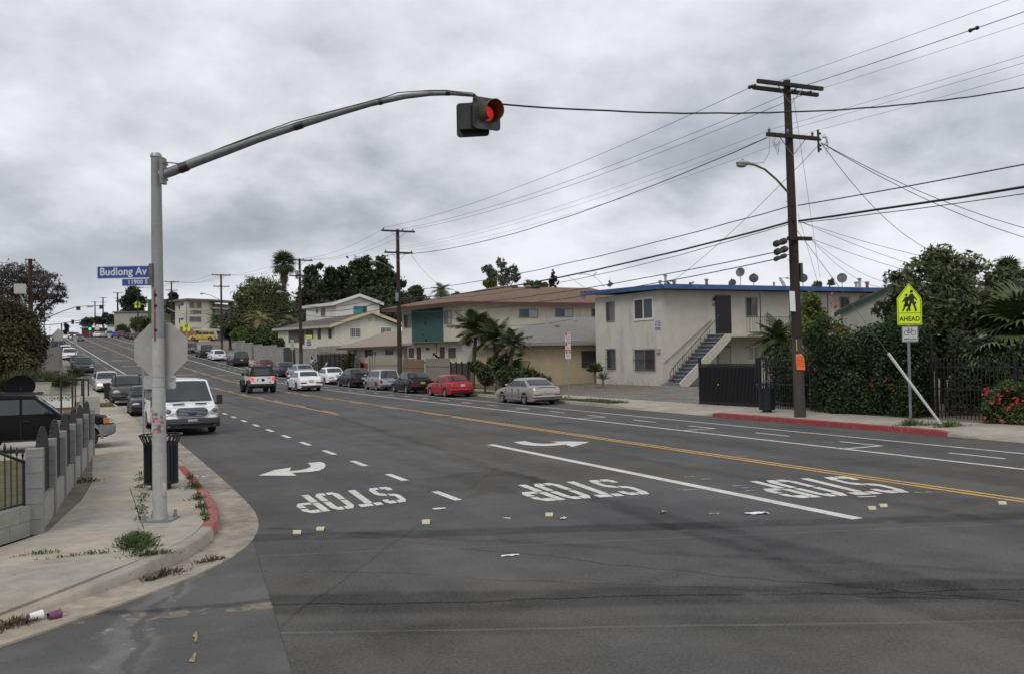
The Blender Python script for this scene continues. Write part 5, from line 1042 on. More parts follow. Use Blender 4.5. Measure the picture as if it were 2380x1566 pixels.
# moving white sedan and the black roofed off-roader
t, K = make_car('white modern sedan driving away beside the black and white off-roader', 'sedan', WHT, lit='', mods={'fplate': 1, 'H': 1.46, 'W': 1.76, 'L': 4.4}); place(t, 63.9+2.2, 14.55); obj('lower_diffuser', MB().box((0, -2.23, .36), (1.35, .06, .2)), PLASTIC, t)
def offroader():
    t = thing('off_road_vehicle', 'white off-roader with black hard top, big tyres and lit tail lamps', 'off-roader'); WP = WHT
    mb = MB(); z0, z1 = .62, 1.22
    mb.prism([(-.78, -2.0, z0), (.78, -2.0, z0), (.80, -2.0, z1), (-.80, -2.0, z1)], (0, 2.35, 0)); mb.prism([(-.62, .35, z0+.1), (.62, .35, z0+.1), (.66, .35, z1-.02), (-.66, .35, z1-.02)], (0, 1.25, -.04)); obj('body', mb, WP, t)
    mb = MB().prism([(-.79, -1.98, 1.22), (.79, -1.98, 1.22), (.70, -1.90, 1.93), (-.70, -1.90, 1.93)], (0, 1.9, 0)); mb.box((0, -.92, 1.945), (1.36, 1.9, .03)); obj('hard_top', mb, mat('hard_top_black', (.014, .014, .016), .5, .2, 9), t)
    obj('door_frame', MB().prism([(-.79, -.08, 1.22), (.79, -.08, 1.22), (.71, -.08, 1.90), (-.71, -.08, 1.90)], (0, .42, -.02)), WP, t)
    for sx in (-1, 1):
        obj('side_window', MB().prism([(sx*.795, -.02, 1.28), (sx*.795, .28, 1.28), (sx*.722, .28, 1.84), (sx*.722, -.02, 1.84)], (sx*.012, 0, 0)), CGLASS, t); obj('side_window', MB().prism([(sx*.795, -.85, 1.28), (sx*.795, -.18, 1.28), (sx*.722, -.18, 1.84), (sx*.722, -.85, 1.84)], (sx*.012, 0, 0)), CGLASS, t); obj('side_window', MB().prism([(sx*.795, -1.8, 1.30), (sx*.795, -.98, 1.30), (sx*.722, -.98, 1.84), (sx*.722, -1.75, 1.84)], (sx*.012, 0, 0)), CGLASS, t)
        for yc in (-1.42, 1.2):
            wheel(t, sx*.80, yc, .43, .31, RIMD, sx); mb = MB(); a0 = [math.radians(10+k*20) for k in range(9)]
            for a in a0: c, s_ = math.cos(a), math.sin(a); mb.v += [(sx*.72, yc+.54*c, .46+.52*s_), (sx*.97, yc+.54*c, .44+.52*s_), (sx*.97, yc+.50*c, .40+.50*s_)]
            for i in range(8): mb.f += [(i*3, i*3+1, i*3+4, i*3+3), (i*3+1, i*3+2, i*3+5, i*3+4)]; mb.m += [0, 0]
            obj('wheel_flare', mb, PLASTIC, t, smooth=True)
        obj('tail_lamp', MB().box((sx*.70, -2.02, 1.06), (.16, .07, .22)), TON, t); obj('side_mirror', MB().box((sx*.93, .45, 1.36), (.2, .1, .2)), PLASTIC, t)
    obj('rear_window', MB().prism([(-.60, -1.985, 1.32), (.60, -1.985, 1.32), (.56, -1.945, 1.80), (-.56, -1.945, 1.80)], (0, -.015, 0)), CGLASS, t)
    obj('tailgate', MB().box((0, -2.012, .93), (1.12, .02, .50)), WP, t); obj('number_plate', MB().box((.02, -2.03, .97), (.20, .02, .18)), PLASTIC, t); obj('hinge', MB().box((.45, -2.03, 1.12), (.22, .02, .05)).box((.50, -2.03, .82), (.12, .02, .05)).box((-.35, -2.03, .97), (.05, .02, .16)), PLASTIC, t)
    obj('rear_bumper', MB().box((0, -2.10, .62), (1.62, .2, .17)), PLASTIC, t); obj('underbody', MB().box((0, -.1, .52), (1.1, 3.6, .22)).tube([(-.7, -1.42, .42), (.7, -1.42, .42)], .07).tube([(-.7, 1.2, .42), (.7, 1.2, .42)], .07), BLACK, t); obj('front_bumper', MB().box((0, 1.85, .62), (1.5, .2, .2)), PLASTIC, t)
    return t
t = offroader(); place(t, 63.3+2.1, 11.05)
t.scale = (1.0, .95, .96)
t, K = make_car('yellow minivan parked across the raised drive at the 12004 building', 'minivan', YEL, det=1); t.location = P(472, 792, 165); t.location.z += .02; t.rotation_euler = (0, 0, math.radians(64)+PSI*0+.12)
t, K = make_car('white van parked high behind the retaining wall gate opening', 'minivan', WHT, det=0, mods={'H': 1.9}); t.location = P(681, 818, 122); t.rotation_euler = (0, 0, math.pi)
# wheelie bin by the left kerb
t = thing('wheelie_bin', 'tall dark wheelie bin standing at the left kerb before the crossover', 'wheelie bin', tuple(R(60.5, 1.2, 0)))
obj('bin_body', MB().prism([(-.24, -.26, .06), (.24, -.26, .06), (.24, .26, .06), (-.24, .26, .06)], (0, 0, .01)).prism([(-.29, -.33, 1.0), (.29, -.33, 1.0), (.29, .33, 1.0), (-.29, .33, 1.0)], (0, 0, .02)).add([(-.24, -.26, .06), (.24, -.26, .06), (.24, .26, .06), (-.24, .26, .06), (-.29, -.33, 1.0), (.29, -.33, 1.0), (.29, .33, 1.0), (-.29, .33, 1.0)], [(0, 1, 5, 4), (1, 2, 6, 5), (2, 3, 7, 6), (3, 0, 4, 7)]), mat('bin_plastic', (.016, .018, .022), .5, .15, 9), t)
obj('bin_lid', MB().prism([(-.31, -.37, 1.02), (.31, -.37, 1.02), (.31, .36, 1.08), (-.31, .36, 1.08)], (0, 0, .03)), mat('bin_plastic', (.016, .018, .022)), t); obj('bin_wheel', MB().lathe([(.001, -.03), (.1, -.03), (.1, .03), (.001, .03)], (.27, .27, .1), 'x', 14).lathe([(.001, -.03), (.1, -.03), (.1, .03), (.001, .03)], (-.27, .27, .1), 'x', 14), RUBBER, t)
# ---------------------------------------------------------------- utility poles and wires
def insul(mb, p, h=.16): mb.lathe([(.02, 0), (.03, .03), (.055, .05), (.03, .07), (.055, .10), (.03, .12), (.02, h)], p, 'z', 8); return mb
def lampmb(): return MB().ball((0, 0, 0), (.17, .40, .10), 12).box((0, .0, .11), (.07, .07, .07))
ARM_A = math.radians(0)
def upole(lab, s, X, H, arms, r=(.17, .11), lamp=None, grey=1.6, extras=True, group='wooden utility poles'):
    g = R(s, X, .14); t = thing('utility_pole', lab, 'utility pole', tuple(g), (0, 0, head(s)), group)
    rr = lambda z: r[0]+(r[1]-r[0])*z/H
    obj('pole', MB().tube([(0, 0, z) for z in (grey*1.0, H*.4, H*.7, H)], [rr(grey), rr(H*.4), rr(H*.7), rr(H)], 12), WOODP, t, smooth=True); obj('pole_foot', MB().tube([(0, 0, -.1), (0, 0, grey)], [r[0]*1.04, rr(grey)*1.03], 12), WOODG, t, smooth=True)
    for (z, x0, x1, kind, ins) in arms:
        for k in (0, 1) if kind == 'double' else (0,):
            obj('crossarm', MB().box(((x0+x1)/2+(.12 if k else 0), (-.17 if not k else .17), z-(.1 if k else 0)), (x1-x0, .10, .12)), ARMW, t)
        obj('arm_brace', MB().tube([(-.55, -.17, z-.05), (0, -.14, z-.62)], .015, 5).tube([(.55, -.17, z-.05), (0, -.14, z-.62)], .015, 5), GALV, t)
        if ins:
            for xi in ins: obj('insulator', insul(MB(), (xi, -.17, z+.06)), PORC if kind != 'low' else GALV, t)
    if lamp:
        z, L_, dz = lamp; pts = [(-.1, 0, z-.85), (-.35*L_, 0, z-.42), (-.62*L_, 0, z-.12), (-.85*L_, 0, z+.0), (-L_, 0, z+dz)]
        lo = obj('lamp_arm', MB().tube(pts, .035, 8), mat('lamp_arm_bronze', (.13, .105, .08), .5, .2, 8), t, smooth=True)
        mb = MB().ball((0, 0, 0), (.30, .13, .085), 12).box((-.02, 0, .1), (.06, .06, .07)).tube([(.2, 0, .01), (.42, 0, .0)], .04, 8); mb.xf(Matrix.Translation((-L_-.22, 0, z+dz+.02))); lh = obj('lamp_head', mb, mat('lamp_housing', (.34, .36, .36), .45, .1, 7), t, smooth=True)
        obj('lamp_lens', MB().ball((-L_-.30, 0, z+dz-.06), (.20, .105, .075), 12), mat('lamp_lens', (.26, .24, .15), .2, .2, 9), lh, smooth=True)
    return t
NP = upole('nearest tall brown utility pole with double crossarm, street lamp arm and orange notice', 22.2, 20.95, 11.0, [(10.80, -1.38, 1.38, 'double', []), (9.12, -1.08, 1.12, 'low', [-.98, -.2, .85])], (.185, .115), (8.14, 1.72, .02), 2.55)
NP.rotation_euler = (0, -.019, 0); bpy.context.view_layer.update()
def npd(mb, nm, m, **k): return obj(nm, mb, m, NP, **k)
for x, s_ in ((-1.52, -1), (.82, 1), (.15, 1)):
    mb = MB()
    for q in range(3): mb.ball((x+s_*q*.11*(-1 if s_ > 0 else 1)*-1*-1, -.2, 10.62-.03*q), (.045, .07, .07), 8)
    npd(mb, 'strain_insulator', PORC, smooth=True)
npd(MB().box((1.10, -.17, 9.05), (.05, .05, .75)), 'secondary_rack', BLACK)
mb = MB()
for z in (9.3, 9.1, 8.9, 8.78): mb.lathe([(.03, -.05), (.045, 0), (.03, .05)], (1.17, -.17, z), 'x', 8)
npd(mb, 'rack_spool', PORC)
r = random.Random(5); mb = MB()
for q in range(7):
    a = Vector((1.17+r.uniform(0, .1), -.2, 9.2-r.uniform(0, .4))); mb.tube([a, a+Vector((.18, 0, r.uniform(-.1, .12))), a+Vector((.25, 0, r.uniform(-.25, 0))), a+Vector((.12, 0, -.2+r.uniform(-.15, .05)))], .008, 4)
for q in range(4):
    a = Vector((-.85+r.uniform(0, .15), -.2, 9.08)); mb.tube([a, a+Vector((-.1, 0, -.2)), a+Vector((.06, 0, -.32-.1*q)), a+Vector((.14, 0, -.12))], .007, 4)
mb.tube([(-1.0, -.2, 9.0), (-1.05, -.2, 8.5), (-1.2, -.1, 8.22), (-1.5, -.05, 8.18)], .009, 4); npd(mb, 'loose_wiring', WIREG)
npd(MB().box((.12, -.17, 5.80), (1.0, .10, .12)), 'lower_arm', ARMW)
for i, (z, x, l) in enumerate(((5.62, -.72, .42), (5.36, -.70, .46), (5.14, -.74, .42))):
    mb = MB().tube([(x-.25, -.2, z-.04), (x+.22, -.2, z+.10)], .085 if i < 2 else .06, 10).tube([(x-.22, -.2, z-.03), (x-.1, -.2, z+.02)], .105 if i < 2 else .075, 10).tube([(x+.05, -.2, z+.05), (x+.18, -.2, z+.09)], .105 if i < 2 else .075, 10); npd(mb, 'splice_case', mat('splice_grey', (.035, .035, .037), .6, .25, 14), smooth=True)
    npd(MB().tube([(x+.2, -.2, z+.1), (x+.45, -.2, z+.14), (-.1, -.15, z+.05)], .015, 5), 'splice_tail', WIRE)
npd(MB().box((.20, -.02, 4.72), (.10, .22, .58)), 'meter_box', mat('meter_green', (.03, .04, .04), .4, .2, 9)); npd(MB().tube([(.17, -.03, 5.8), (.16, -.03, 5.0)], .02, 5).tube([(.17, -.03, 4.4), (.19, -.03, 4.1), (.15, -.03, 4.0)], .012, 5), 'riser_pipe', BLACK)
for i, z in enumerate((3.3, 3.9, 4.5, 5.1, 6.4, 7.0)):
    mb = MB(); mb.tube([((-.12 if i % 2 else -.13), -.02, z), (-.26, -.02, z), (-.265, -.02, z+.03)], .009, 5); npd(mb, 'pole_step', DKSTEEL)
ORNG = mat('orange_paper', (.80, .17, .05), .8, .06, 4); mb = MB().add([(-.13, -.215, 1.56), (.15, -.215, 1.54), (.13, -.205, 1.93), (.06, -.2, 2.07), (-.14, -.2, 2.06)], [(0, 1, 2, 3, 4)]).add([(-.13, -.211, 1.56), (.15, -.211, 1.54), (.13, -.201, 1.93), (.06, -.196, 2.07), (-.14, -.196, 2.06)], [(4, 3, 2, 1, 0)]); on = npd(mb.xf(Matrix.Rotation(FACE*.9, 4, 'Z')), 'orange_notice', ORNG)
mb = MB(); r = random.Random(2)
for i, z in enumerate((1.95, 1.87, 1.80, 1.73, 1.66)):
    x = -.10
    while x < .10: w = r.uniform(.01, .04); mb.box((x+w/2, -.2175-(z-1.9)*.01, z), (w, .002, .022)); x += w+.014
obj('handwriting', mb.xf(Matrix.Rotation(FACE*.9, 4, 'Z')), mat('faded_ink', (.40, .08, .03), .8), on)
npd(MB().add([(-.34, -.10, 3.45), (-.15, -.15, 3.43), (-.16, -.15, 4.08), (-.34, -.10, 4.10)], [(0, 1, 2, 3), (3, 2, 1, 0)]), 'white_notice', PAPER)
npd(MB().box((-.15, -.13, 2.35), (.03, .02, .38)), 'yellow_tag', mat('yellow_tag', (.45, .33, .05), .6)); npd(MB().box((.06, -.18, 2.30), (.05, .02, .1)), 'metal_tag', GALV)
PO = [NP]
P0_ = upole('utility pole outside the picture, carrying the near wires', -17, 20.95, 11.0, [(10.8, -1.1, 1.1, 'double', [-.9, .9]), (9.12, -.9, .9, 'low', [-.8, 0, .8])], (.18, .115))
TOPI = [-1.15, .35, 1.15]
for lab, px, H_, lp in (('second utility pole with lamp arm, standing behind the silver hatchback', 63.1, 11.65, (9.15, 1.7, .05)), ('third utility pole with transformer cans, next to the tall fan palm', 90.6, 11.75, (8.3, 1.9, .05)), ('fourth utility pole, before the dark hedge and 12004 building', 131.7, 11.8, (8.9, 2.4, .1)), ('fifth utility pole, half hidden by the signal mast', 180.0, 12.3, None),
                        ('sixth utility pole, in front of the dark pine', 236.9, 12.6, None), ('seventh utility pole over the hilltop cars', 290, 13.5, None), ('eighth thin utility pole near the green light', 345, 16.6, None), ('ninth and furthest utility pole over the green light', 385, 18.4, None)):
    t = upole(lab, px, 20.95, H_, [(H_-.15, -1.3, 1.3, 'single', TOPI), (H_-1.75, -1.1, 1.1, 'low', [-1.0, -.2, 1.0])], (.19, .12) if px < 250 else (.28, .2), lp, 2.2); PO.append(t)
    if px < 70: obj('junction_box', MB().box((-.2, -.2, 6.6), (.18, .2, .62)), GALV, t)
    if 80 < px < 100:
        for z in (10.6, 10.25, 9.9): obj('transformer_bracket', MB().box((0, -.16, z), (.3, .05, .12)), GALV, t)
        obj('transformer_can', MB().lathe([(.001, 0), (.15, 0), (.15, .85), (.001, .88)], (-.32, -.05, 9.7), 'z', 12), mat('can_grey', (.20, .21, .22), .5, .1, 6), t, smooth=True)
LP = upole('left side utility pole with a pale transformer box before the purple tree', 110, -3.1, 12.0, [(11.85, -.5, .5, 'single', [-.4, .4])], (.3, .2), None, 1.0)
obj('transformer_box', MB().box((-1.0, -.35, 8.7), (1.15, .7, 1.05)), mat('box_pale', (.42, .42, .42), .6, .1, 5), LP); obj('riser_pipe', MB().tube([(-.62, -.35, 0), (-.62, -.35, 7.0), (-.75, -.3, 7.6), (-1.0, -.3, 8.2)], .11, 8), mat('riser_pale', (.30, .31, .33), .6, .1, 5), LP)
def wire(lab, a, b, sag, r=.010, m=WIRE, cat='overhead wire', n=26, grp=None, wob=0.):
    a, b = Vector(a), Vector(b); pts = []; rw = random.Random(hash(lab) & 255 if False else len(lab))
    for i in range(n+1):
        t = i/n; p = a.lerp(b, t); p.z -= 4*sag*t*(1-t)
        if wob: p.z += rw.uniform(-wob, wob)
        pts.append(p-a)
    o = obj('overhead_wire', MB().tube(pts, r, 4, cap=False), m, smooth=True); o.location = a; tag(o, lab, cat, grp); return o
def pt(t, x, z, y=-.17): return t.matrix_basis @ Vector((x, y, z))
for i, (x0, nm) in enumerate(((-1.15, 'left'), (.1, 'middle'), (.85, 'right'))):
    wire(f'top {nm} power wire from the nearest pole to the second pole', pt(PO[0], (-1.6, .1, .7)[i], 10.6), pt(PO[1], TOPI[i], 11.7), .55, .009); wire(f'top {nm} power wire running off the picture over the road', pt(PO[0], (-1.0, .2, 1.0)[i], 10.7), pt(P0_, (-.9, 0, .9)[i], 10.9), .5, (.006, .010, .005)[i], (WIREG, WIRE, WIREG)[i])
    for k, (a, b) in enumerate(zip(PO[1:6], PO[2:7])):
        za = [11.65, 11.75, 11.8, 12.3, 12.6, 13.5][k]; zb_ = [11.75, 11.8, 12.3, 12.6, 13.5, 16.6][k]
        wire(f'top {nm} power wire, {["second to third", "third to fourth", "fourth to fifth", "fifth to sixth", "sixth to seventh"][k]} pole', pt(a, TOPI[i], za), pt(b, TOPI[i], zb_), .7, .010 if k < 2 else .016, WIREG)
for i, (x0, nm) in enumerate(((-.78, 'left'), (-.2, 'middle'), (.78, 'right'))):
    wire(f'thin {nm} wire of the second crossarm, near to second pole', pt(PO[0], x0, 9.32), pt(PO[1], (-1.0, -.2, 1.0)[i], 10.1), .55, .005, WIREG); wire(f'thin {nm} wire of the second crossarm running off the picture', pt(PO[0], x0, 9.32), pt(P0_, x0, 9.3), .4, .005, WIREG)
wire('twisted supply cable from the second crossarm to the next pole', pt(PO[0], -1.08, 9.0), pt(PO[1], -.9, 9.7), .9, .017, wob=.01)
for z, r_, sg_, nm in ((7.62, .017, .45, 'upper telephone cable'), (7.12, .034, .55, 'thick telephone cable bundle'), (7.05, .012, .75, 'thin telephone lashing wire')):
    wire(nm+' from the nearest pole to the second pole', pt(PO[0], -.1, z-.75), pt(PO[1], -.1, z-.6), sg_, r_, wob=.012); wire(nm+' running off the right picture edge', pt(PO[0], .1, z-.75), pt(P0_, 0, z-.7), sg_*.8, r_, wob=.008)
for k, (a, b) in enumerate(zip(PO[1:5], PO[2:6])):
    for z, r_ in ((7.0, .02), (6.6, .03), (6.1, .02), (5.6, .018)): wire(f'telephone cable at {z} metres, {["second to third", "third to fourth", "fourth to fifth", "fifth to sixth"][k]} pole'.replace('7.0', 'seven').replace('6.6', 'over six').replace('6.1', 'six').replace('5.6', 'under six'), pt(a, -.1, z), pt(b, -.1, z), .55, r_)
wire('cable from the upper grey splice case to the second pole', pt(PO[0], -.95, 5.33), pt(PO[1], -.1, 5.9), .45, .016, wob=.01); wire('cable from the lower grey splice case to the second pole', pt(PO[0], -.98, 5.10), pt(PO[1], -.1, 5.5), .50, .016, wob=.01)
wire('signal feed cable from the red light across to the right', P(1168, 244, 13.4), P(2560, 165, 20), .45, .014, n=40, wob=.006)
dA = (pt(PO[0], 1.22, 9.0)); 
for lab, x, y, d_, sg_ in (('upper house supply drop from the crossarm rack to the far right', 2700, 580, 34, .8), ('lower house supply drop from the crossarm rack to the far right', 2700, 612, 34, .85), ('house supply drop from the crossarm rack into the broad leaved tree', 2168, 585, 36, .5), ('short supply drop from the crossarm rack past the pole to the blue roof', 1562, 655, 50, .25)):
    wire(lab, dA, P(x, y, d_), sg_, .012, wob=.006)
dB = pt(PO[0], .55, 5.82)
for lab, x, y, d_, sg_ in (('first telephone drop from the lower arm to the right', 2520, 690, 38, .5), ('second telephone drop from the lower arm to the right', 2120, 660, 46, .5), ('third telephone drop from the lower arm to the blue roof', 2060, 668, 47, .45), ('telephone drop from the bundle to the far right', 2600, 640, 40, .6), ('second telephone drop from the bundle to the far right', 2470, 668, 40, .6)):
    wire(lab, dB if 'arm' in lab else pt(PO[0], .3, 6.35, -.1), P(x, y, d_), sg_, .008, WIREG)
wire('slanting guy wire from the pole top to the yard', pt(PO[0], .1, 10.4), P(1906, 645, 38), .02, .006, WIREG); wire('second slanting guy wire with a strain insulator', pt(PO[0], .1, 6.6), P(1900, 655, 36), .02, .006, WIREG)
wire('drop wire from the second pole to the brown roof', pt(PO[1], 1.0, 9.75), P(1030, 668, 76), .3, .012); wire('lower drop wire from the second pole past the green panel', pt(PO[1], .2, 6.3), P(1330, 742, 62), 1.0, .014); wire('drop wire across the tan garage to the flats', pt(PO[1], .2, 6.0), P(1383, 790, 58), .9, .010)
wire('drop wire from the bundle to the blue roof corner', P(1318, 640, 52), P(1392, 690, 56), .05, .012); wire('looping drop wire to the blue roof corner', P(1345, 640, 52), P(1405, 668, 56), -.35, .014)
wire('pale wire from the second pole to the third pole lamp', pt(PO[1], -.1, 8.0), pt(PO[2], -.1, 8.2), .5, .012); wire('drop wire to the gabled cream house', pt(PO[1], -.1, 6.8), P(791, 757, 110), .6, .012); wire('drop wire from the third pole to the gabled house wall', pt(PO[2], -.1, 6.9), P(808, 805, 100), .5, .012)
mb = MB().tube([(-.12, 0, 0), (.12, 0, 0)], .035, 8).ball((-.1, 0, 0), .055, 8).ball((.1, 0, 0), .055, 8); q0, q1 = pt(PO[0], .2, 10.7), pt(P0_, 0, 10.9); q = q0.lerp(q1, .165); q.z -= 4*.5*.165*.835; o = obj('wire_splice', mb, BLACK, smooth=True); o.location = q; o.rotation_euler = (0, 0, math.pi/2); tag(o, 'dark splice sleeve on a power wire right of the pole top', 'wire splice')
# a trainer and a reflector hang on the telephone bundle
for i, (lab, x, y, d_) in enumerate((('pale shoe hanging from the thick cable by the blue roof', 1383, 637, 53), ('dark pair of shoes hanging above the blue roof corner', 1418, 663, 54))):
    o = obj('hanging_shoe', MB().ball((0, 0, 0), (.14, .05, .05), 8).ball((.08, 0, .04), (.05, .045, .06), 8).tube([(.08, 0, .08), (-.02, 0, .55)], .006, 4), PAPER if i == 0 else BLACK, smooth=True); o.location = P(x, y, d_); o.rotation_euler = (0, -.6 if i == 0 else 0, FACE); tag(o, lab, 'shoe')
# ---- hilltop crossing: mast arm, heads, cables, green light
def hp(px, py, d): return P(px, py, d)
mt = thing('traffic_signal', 'long mast arm with two signal heads over the hilltop crossing', 'traffic signal', tuple(hp(103, 800, 225))); L0 = mt.location
obj('mast_pole', MB().tube([(0, 0, -3), hp(103, 700, 225)-L0], .16, 8), GALV, mt); obj('mast_arm', MB().tube([hp(x, y, 225)-L0 for x, y in ((106, 740), (130, 730), (150, 722), (175, 714), (195, 711.5), (220, 710.5), (246, 710))], [.15, .14, .13, .12, .1, .09, .08], 8), GALV, mt, smooth=True)
for x, y in ((182, 717), (235.5, 714)): q = hp(x, y, 225)-L0; obj('signal_head', MB().box(tuple(q), (.95, .3, .95), -PSI), BLACK, mt)
q = hp(209, 713, 225)-L0; obj('street_name_plate', MB().box(tuple(q), (1.6, .06, .45), -PSI), SIGNG, mt)
t2 = thing('traffic_signal', 'span cable with hanging signal head beyond the hilltop', 'traffic signal', tuple(hp(143, 790, 285))); L0 = t2.location
obj('mast_pole', MB().tube([(0, 0, -3), hp(143, 752, 285)-L0], .2, 8), DKSTEEL, t2); obj('span_cable', MB().tube([hp(x, y, 285)-L0 for x, y in ((60, 757), (99, 756), (143, 752), (169, 747), (215, 740))], .12, 6), DKSTEEL, t2)
for x, y, w, h in ((169, 748.5, .8, 1.4), (182, 751, 1.7, .35), (191, 755, 1.9, .35)): q = hp(x, y, 285)-L0; obj('signal_head' if w < 1 else 'street_name_plate', MB().box(tuple(q), (w, .3, h), -PSI), BLACK if w < 1 else SBLUE, t2)
t3 = thing('traffic_signal', 'roadside signal with a lit green light at the hilltop', 'traffic signal', tuple(hp(209, 782, 262))); L0 = t3.location
obj('post', MB().tube([(0, 0, -1.5), hp(209, 768, 262)-L0], .12, 8), GALV, t3); q = hp(209, 760, 262)-L0; obj('signal_head', MB().box(tuple(q), (.75, .4, 2.1), -PSI), BLACK, t3); q = hp(209, 764.5, 261.3)-L0; obj('green_light', MB().ball(tuple(q), (.34, .12, .34), 12), mat('green_lens_lit', (.05, .6, .3), .3, .1, 9, emit=(.03, 1, .42, 1.6)), t3)
for k, (y0, y1) in enumerate(((718, 724), (724, 728), (729, 731), (742, 742), (750, 749))): wire(['highest', 'second', 'middle', 'fourth', 'lowest'][k]+' distant cross wire over the hilltop', P(60, y0, 300), P(330, y1, 300), 1.2, .03, WIREG)
# ---------------------------------------------------------------- buildings
def SX(px, X, dz=0.):       # station at which the line X of the street crosses a bearing
    lo, hi = 5., 400.
    for _ in range(40):
        m_ = (lo+hi)/2; p = R(m_, X, dz)-EY; x = CX+FP*p.dot(CR)/p.dot(CF)
        if x > px: lo = m_
        else: hi = m_
    return lo
def ZP(p, py):             # height at which the plumb line over p is seen at picture row py
    v = Vector((p[0], p[1], EYE))-EY; d = v.dot(CF); lo, hi = -20., 60.
    for _ in range(40):
        m_ = (lo+hi)/2; q = Vector((p[0], p[1], m_))-EY
        if CY-FP*q.dot(CU)/q.dot(CF) > py: lo = m_
        else: hi = m_
    return lo
class Fac:                 # a facade from A to B (left to right as seen), used to set windows and doors where they are seen
    def __init__(s, root, A, B):
        s.root = root; s.A = Vector((A[0], A[1], 0)); s.B = Vector((B[0], B[1], 0)); s.d = (s.B-s.A).normalized(); s.n = Vector((s.d.y, -s.d.x, 0)); s.L = (s.B-s.A).length
        a = math.atan2(s.d.y, s.d.x); s.M = Matrix.Translation(s.A-root.location) @ Matrix.Rotation(a, 4, 'Z')
    def uz(s, px, py):
        d = ray(px, py); t = (s.A-EY).dot(s.n)/d.dot(s.n); p = EY+d*t; return (p-s.A).dot(s.d), p.z
    def ob(s, name, mb, m, parent=None, **k): return obj(name, mb.xf(s.M), m, parent or s.root, **k)
    def rect(s, x0, y0, x1, y1):
        a = s.uz(x0, y0); b = s.uz(x1, y1); c = s.uz(x1, y0); d = s.uz(x0, y1); return a[0], b[0], (b[1]+d[1])/2, (a[1]+c[1])/2
    def win(s, x0, y0, x1, y1, fm=None, gm=None, bars=0, mull=1, fw=.06, dep=.05, sill=False, grid=0):
        u0, u1, z0, z1 = s.rect(x0, y0, x1, y1); fm = fm or WFR; gm = gm or GLASS; cu, cz, w, h = (u0+u1)/2, (z0+z1)/2, u1-u0, z1-z0
        sq = lambda k: [(cu-w/2+k, cz-h/2+k), (cu+w/2-k, cz-h/2+k), (cu+w/2-k, cz+h/2-k), (cu-w/2+k, cz+h/2-k)]
        f = s.ob('window', ring(sq(0), sq(fw), -dep, dep+.01), fm)
        n = mull+1; iw = (w-2*fw)/n; g2 = gm if isinstance(gm, (list, tuple)) else [gm]*n
        for i in range(n): s.ob('pane', MB().box((cu-w/2+fw+iw*(i+.5), -.008-.008*(i % 2), cz), (iw-.004, .012, h-2*fw)), g2[i % len(g2)], f)
        for i in range(mull): s.ob('mullion', MB().box((cu-w/2+fw+iw*(i+1), -.03, cz), (fw*.7, .05, h-2*fw)), fm, f)
        if grid:
            mb = MB()
            for i in range(1, grid): mb.box((cu-w/2+i*w/grid, -.028, cz), (.03, .02, h-2*fw))
            for i in range(1, 4): mb.box((cu, -.028, cz-h/2+i*h/4), (w-2*fw, .016, .03))
            s.ob('glazing_bars', mb, fm, f)
        if bars:
            mb = MB(); k = 0
            for i in range(bars+1): mb.tube([(cu-w/2-.04+(w+.08)*i/bars, -.12, cz-h/2-.06), (cu-w/2-.04+(w+.08)*i/bars, -.12, cz+h/2+.06)], .012, 4)
            for zz in (cz-h/2, cz, cz+h/2): mb.box((cu, -.12, zz), (w+.12, .02, .03))
            s.ob('security_bars', mb, DKSTEEL, f, kind='stuff')
        if sill: s.ob('sill', MB().box((cu, -.05, cz-h/2-.03), (w+.1, .12, .05)), fm, f)
        return f
    def door(s, x0, y0, x1, y1, m, fm=None):
        u0, u1, z0, z1 = s.rect(x0, y0, x1, y1); d = s.ob('door', MB().box(((u0+u1)/2, -.02, (z0+z1)/2), (u1-u0, .06, z1-z0)), m)
        s.ob('door_frame', ring([(u0-.06, z0), (u1+.06, z0), (u1+.06, z1+.06), (u0-.06, z1+.06)], [(u0, z0+.01), (u1, z0+.01), (u1, z1), (u0, z1)], -.04, .045), fm or WFR, d); s.ob('door_knob', MB().ball((u0+.1, -.08, (z0+z1)/2-.05), .035, 8), GALV, d); return d
    def panel(s, name, x0, y0, x1, y1, m, th=.03, off=0.): u0, u1, z0, z1 = s.rect(x0, y0, x1, y1); return s.ob(name, MB().box(((u0+u1)/2, -off-th/2, (z0+z1)/2), (u1-u0, th, z1-z0)), m)
def prismwall(root, pts, z0, z1, m, name='wall'):
    L0 = root.location; return obj(name, MB().prism([(x-L0.x, y-L0.y, z0-L0.z) for x, y in pts], (0, 0, z1-z0)), m, root)
def poly(root, name, faces, m, th=.12, **k):      # roof planes with thickness, given in world coordinates
    L0 = root.location; mb = MB()
    for f in faces: mb.prism([tuple(Vector(p)-L0) for p in f], (0, 0, th))
    return obj(name, mb, m, root, **k)
WFR = mat('window_frame_grey', (.22, .21, .20), .6, .1, 8); WFW = mat('window_frame_white', (.62, .62, .60), .6, .05, 8); DARKIN = mat('dark_window_screen', (.045, .04, .038), .6, .2, 9)
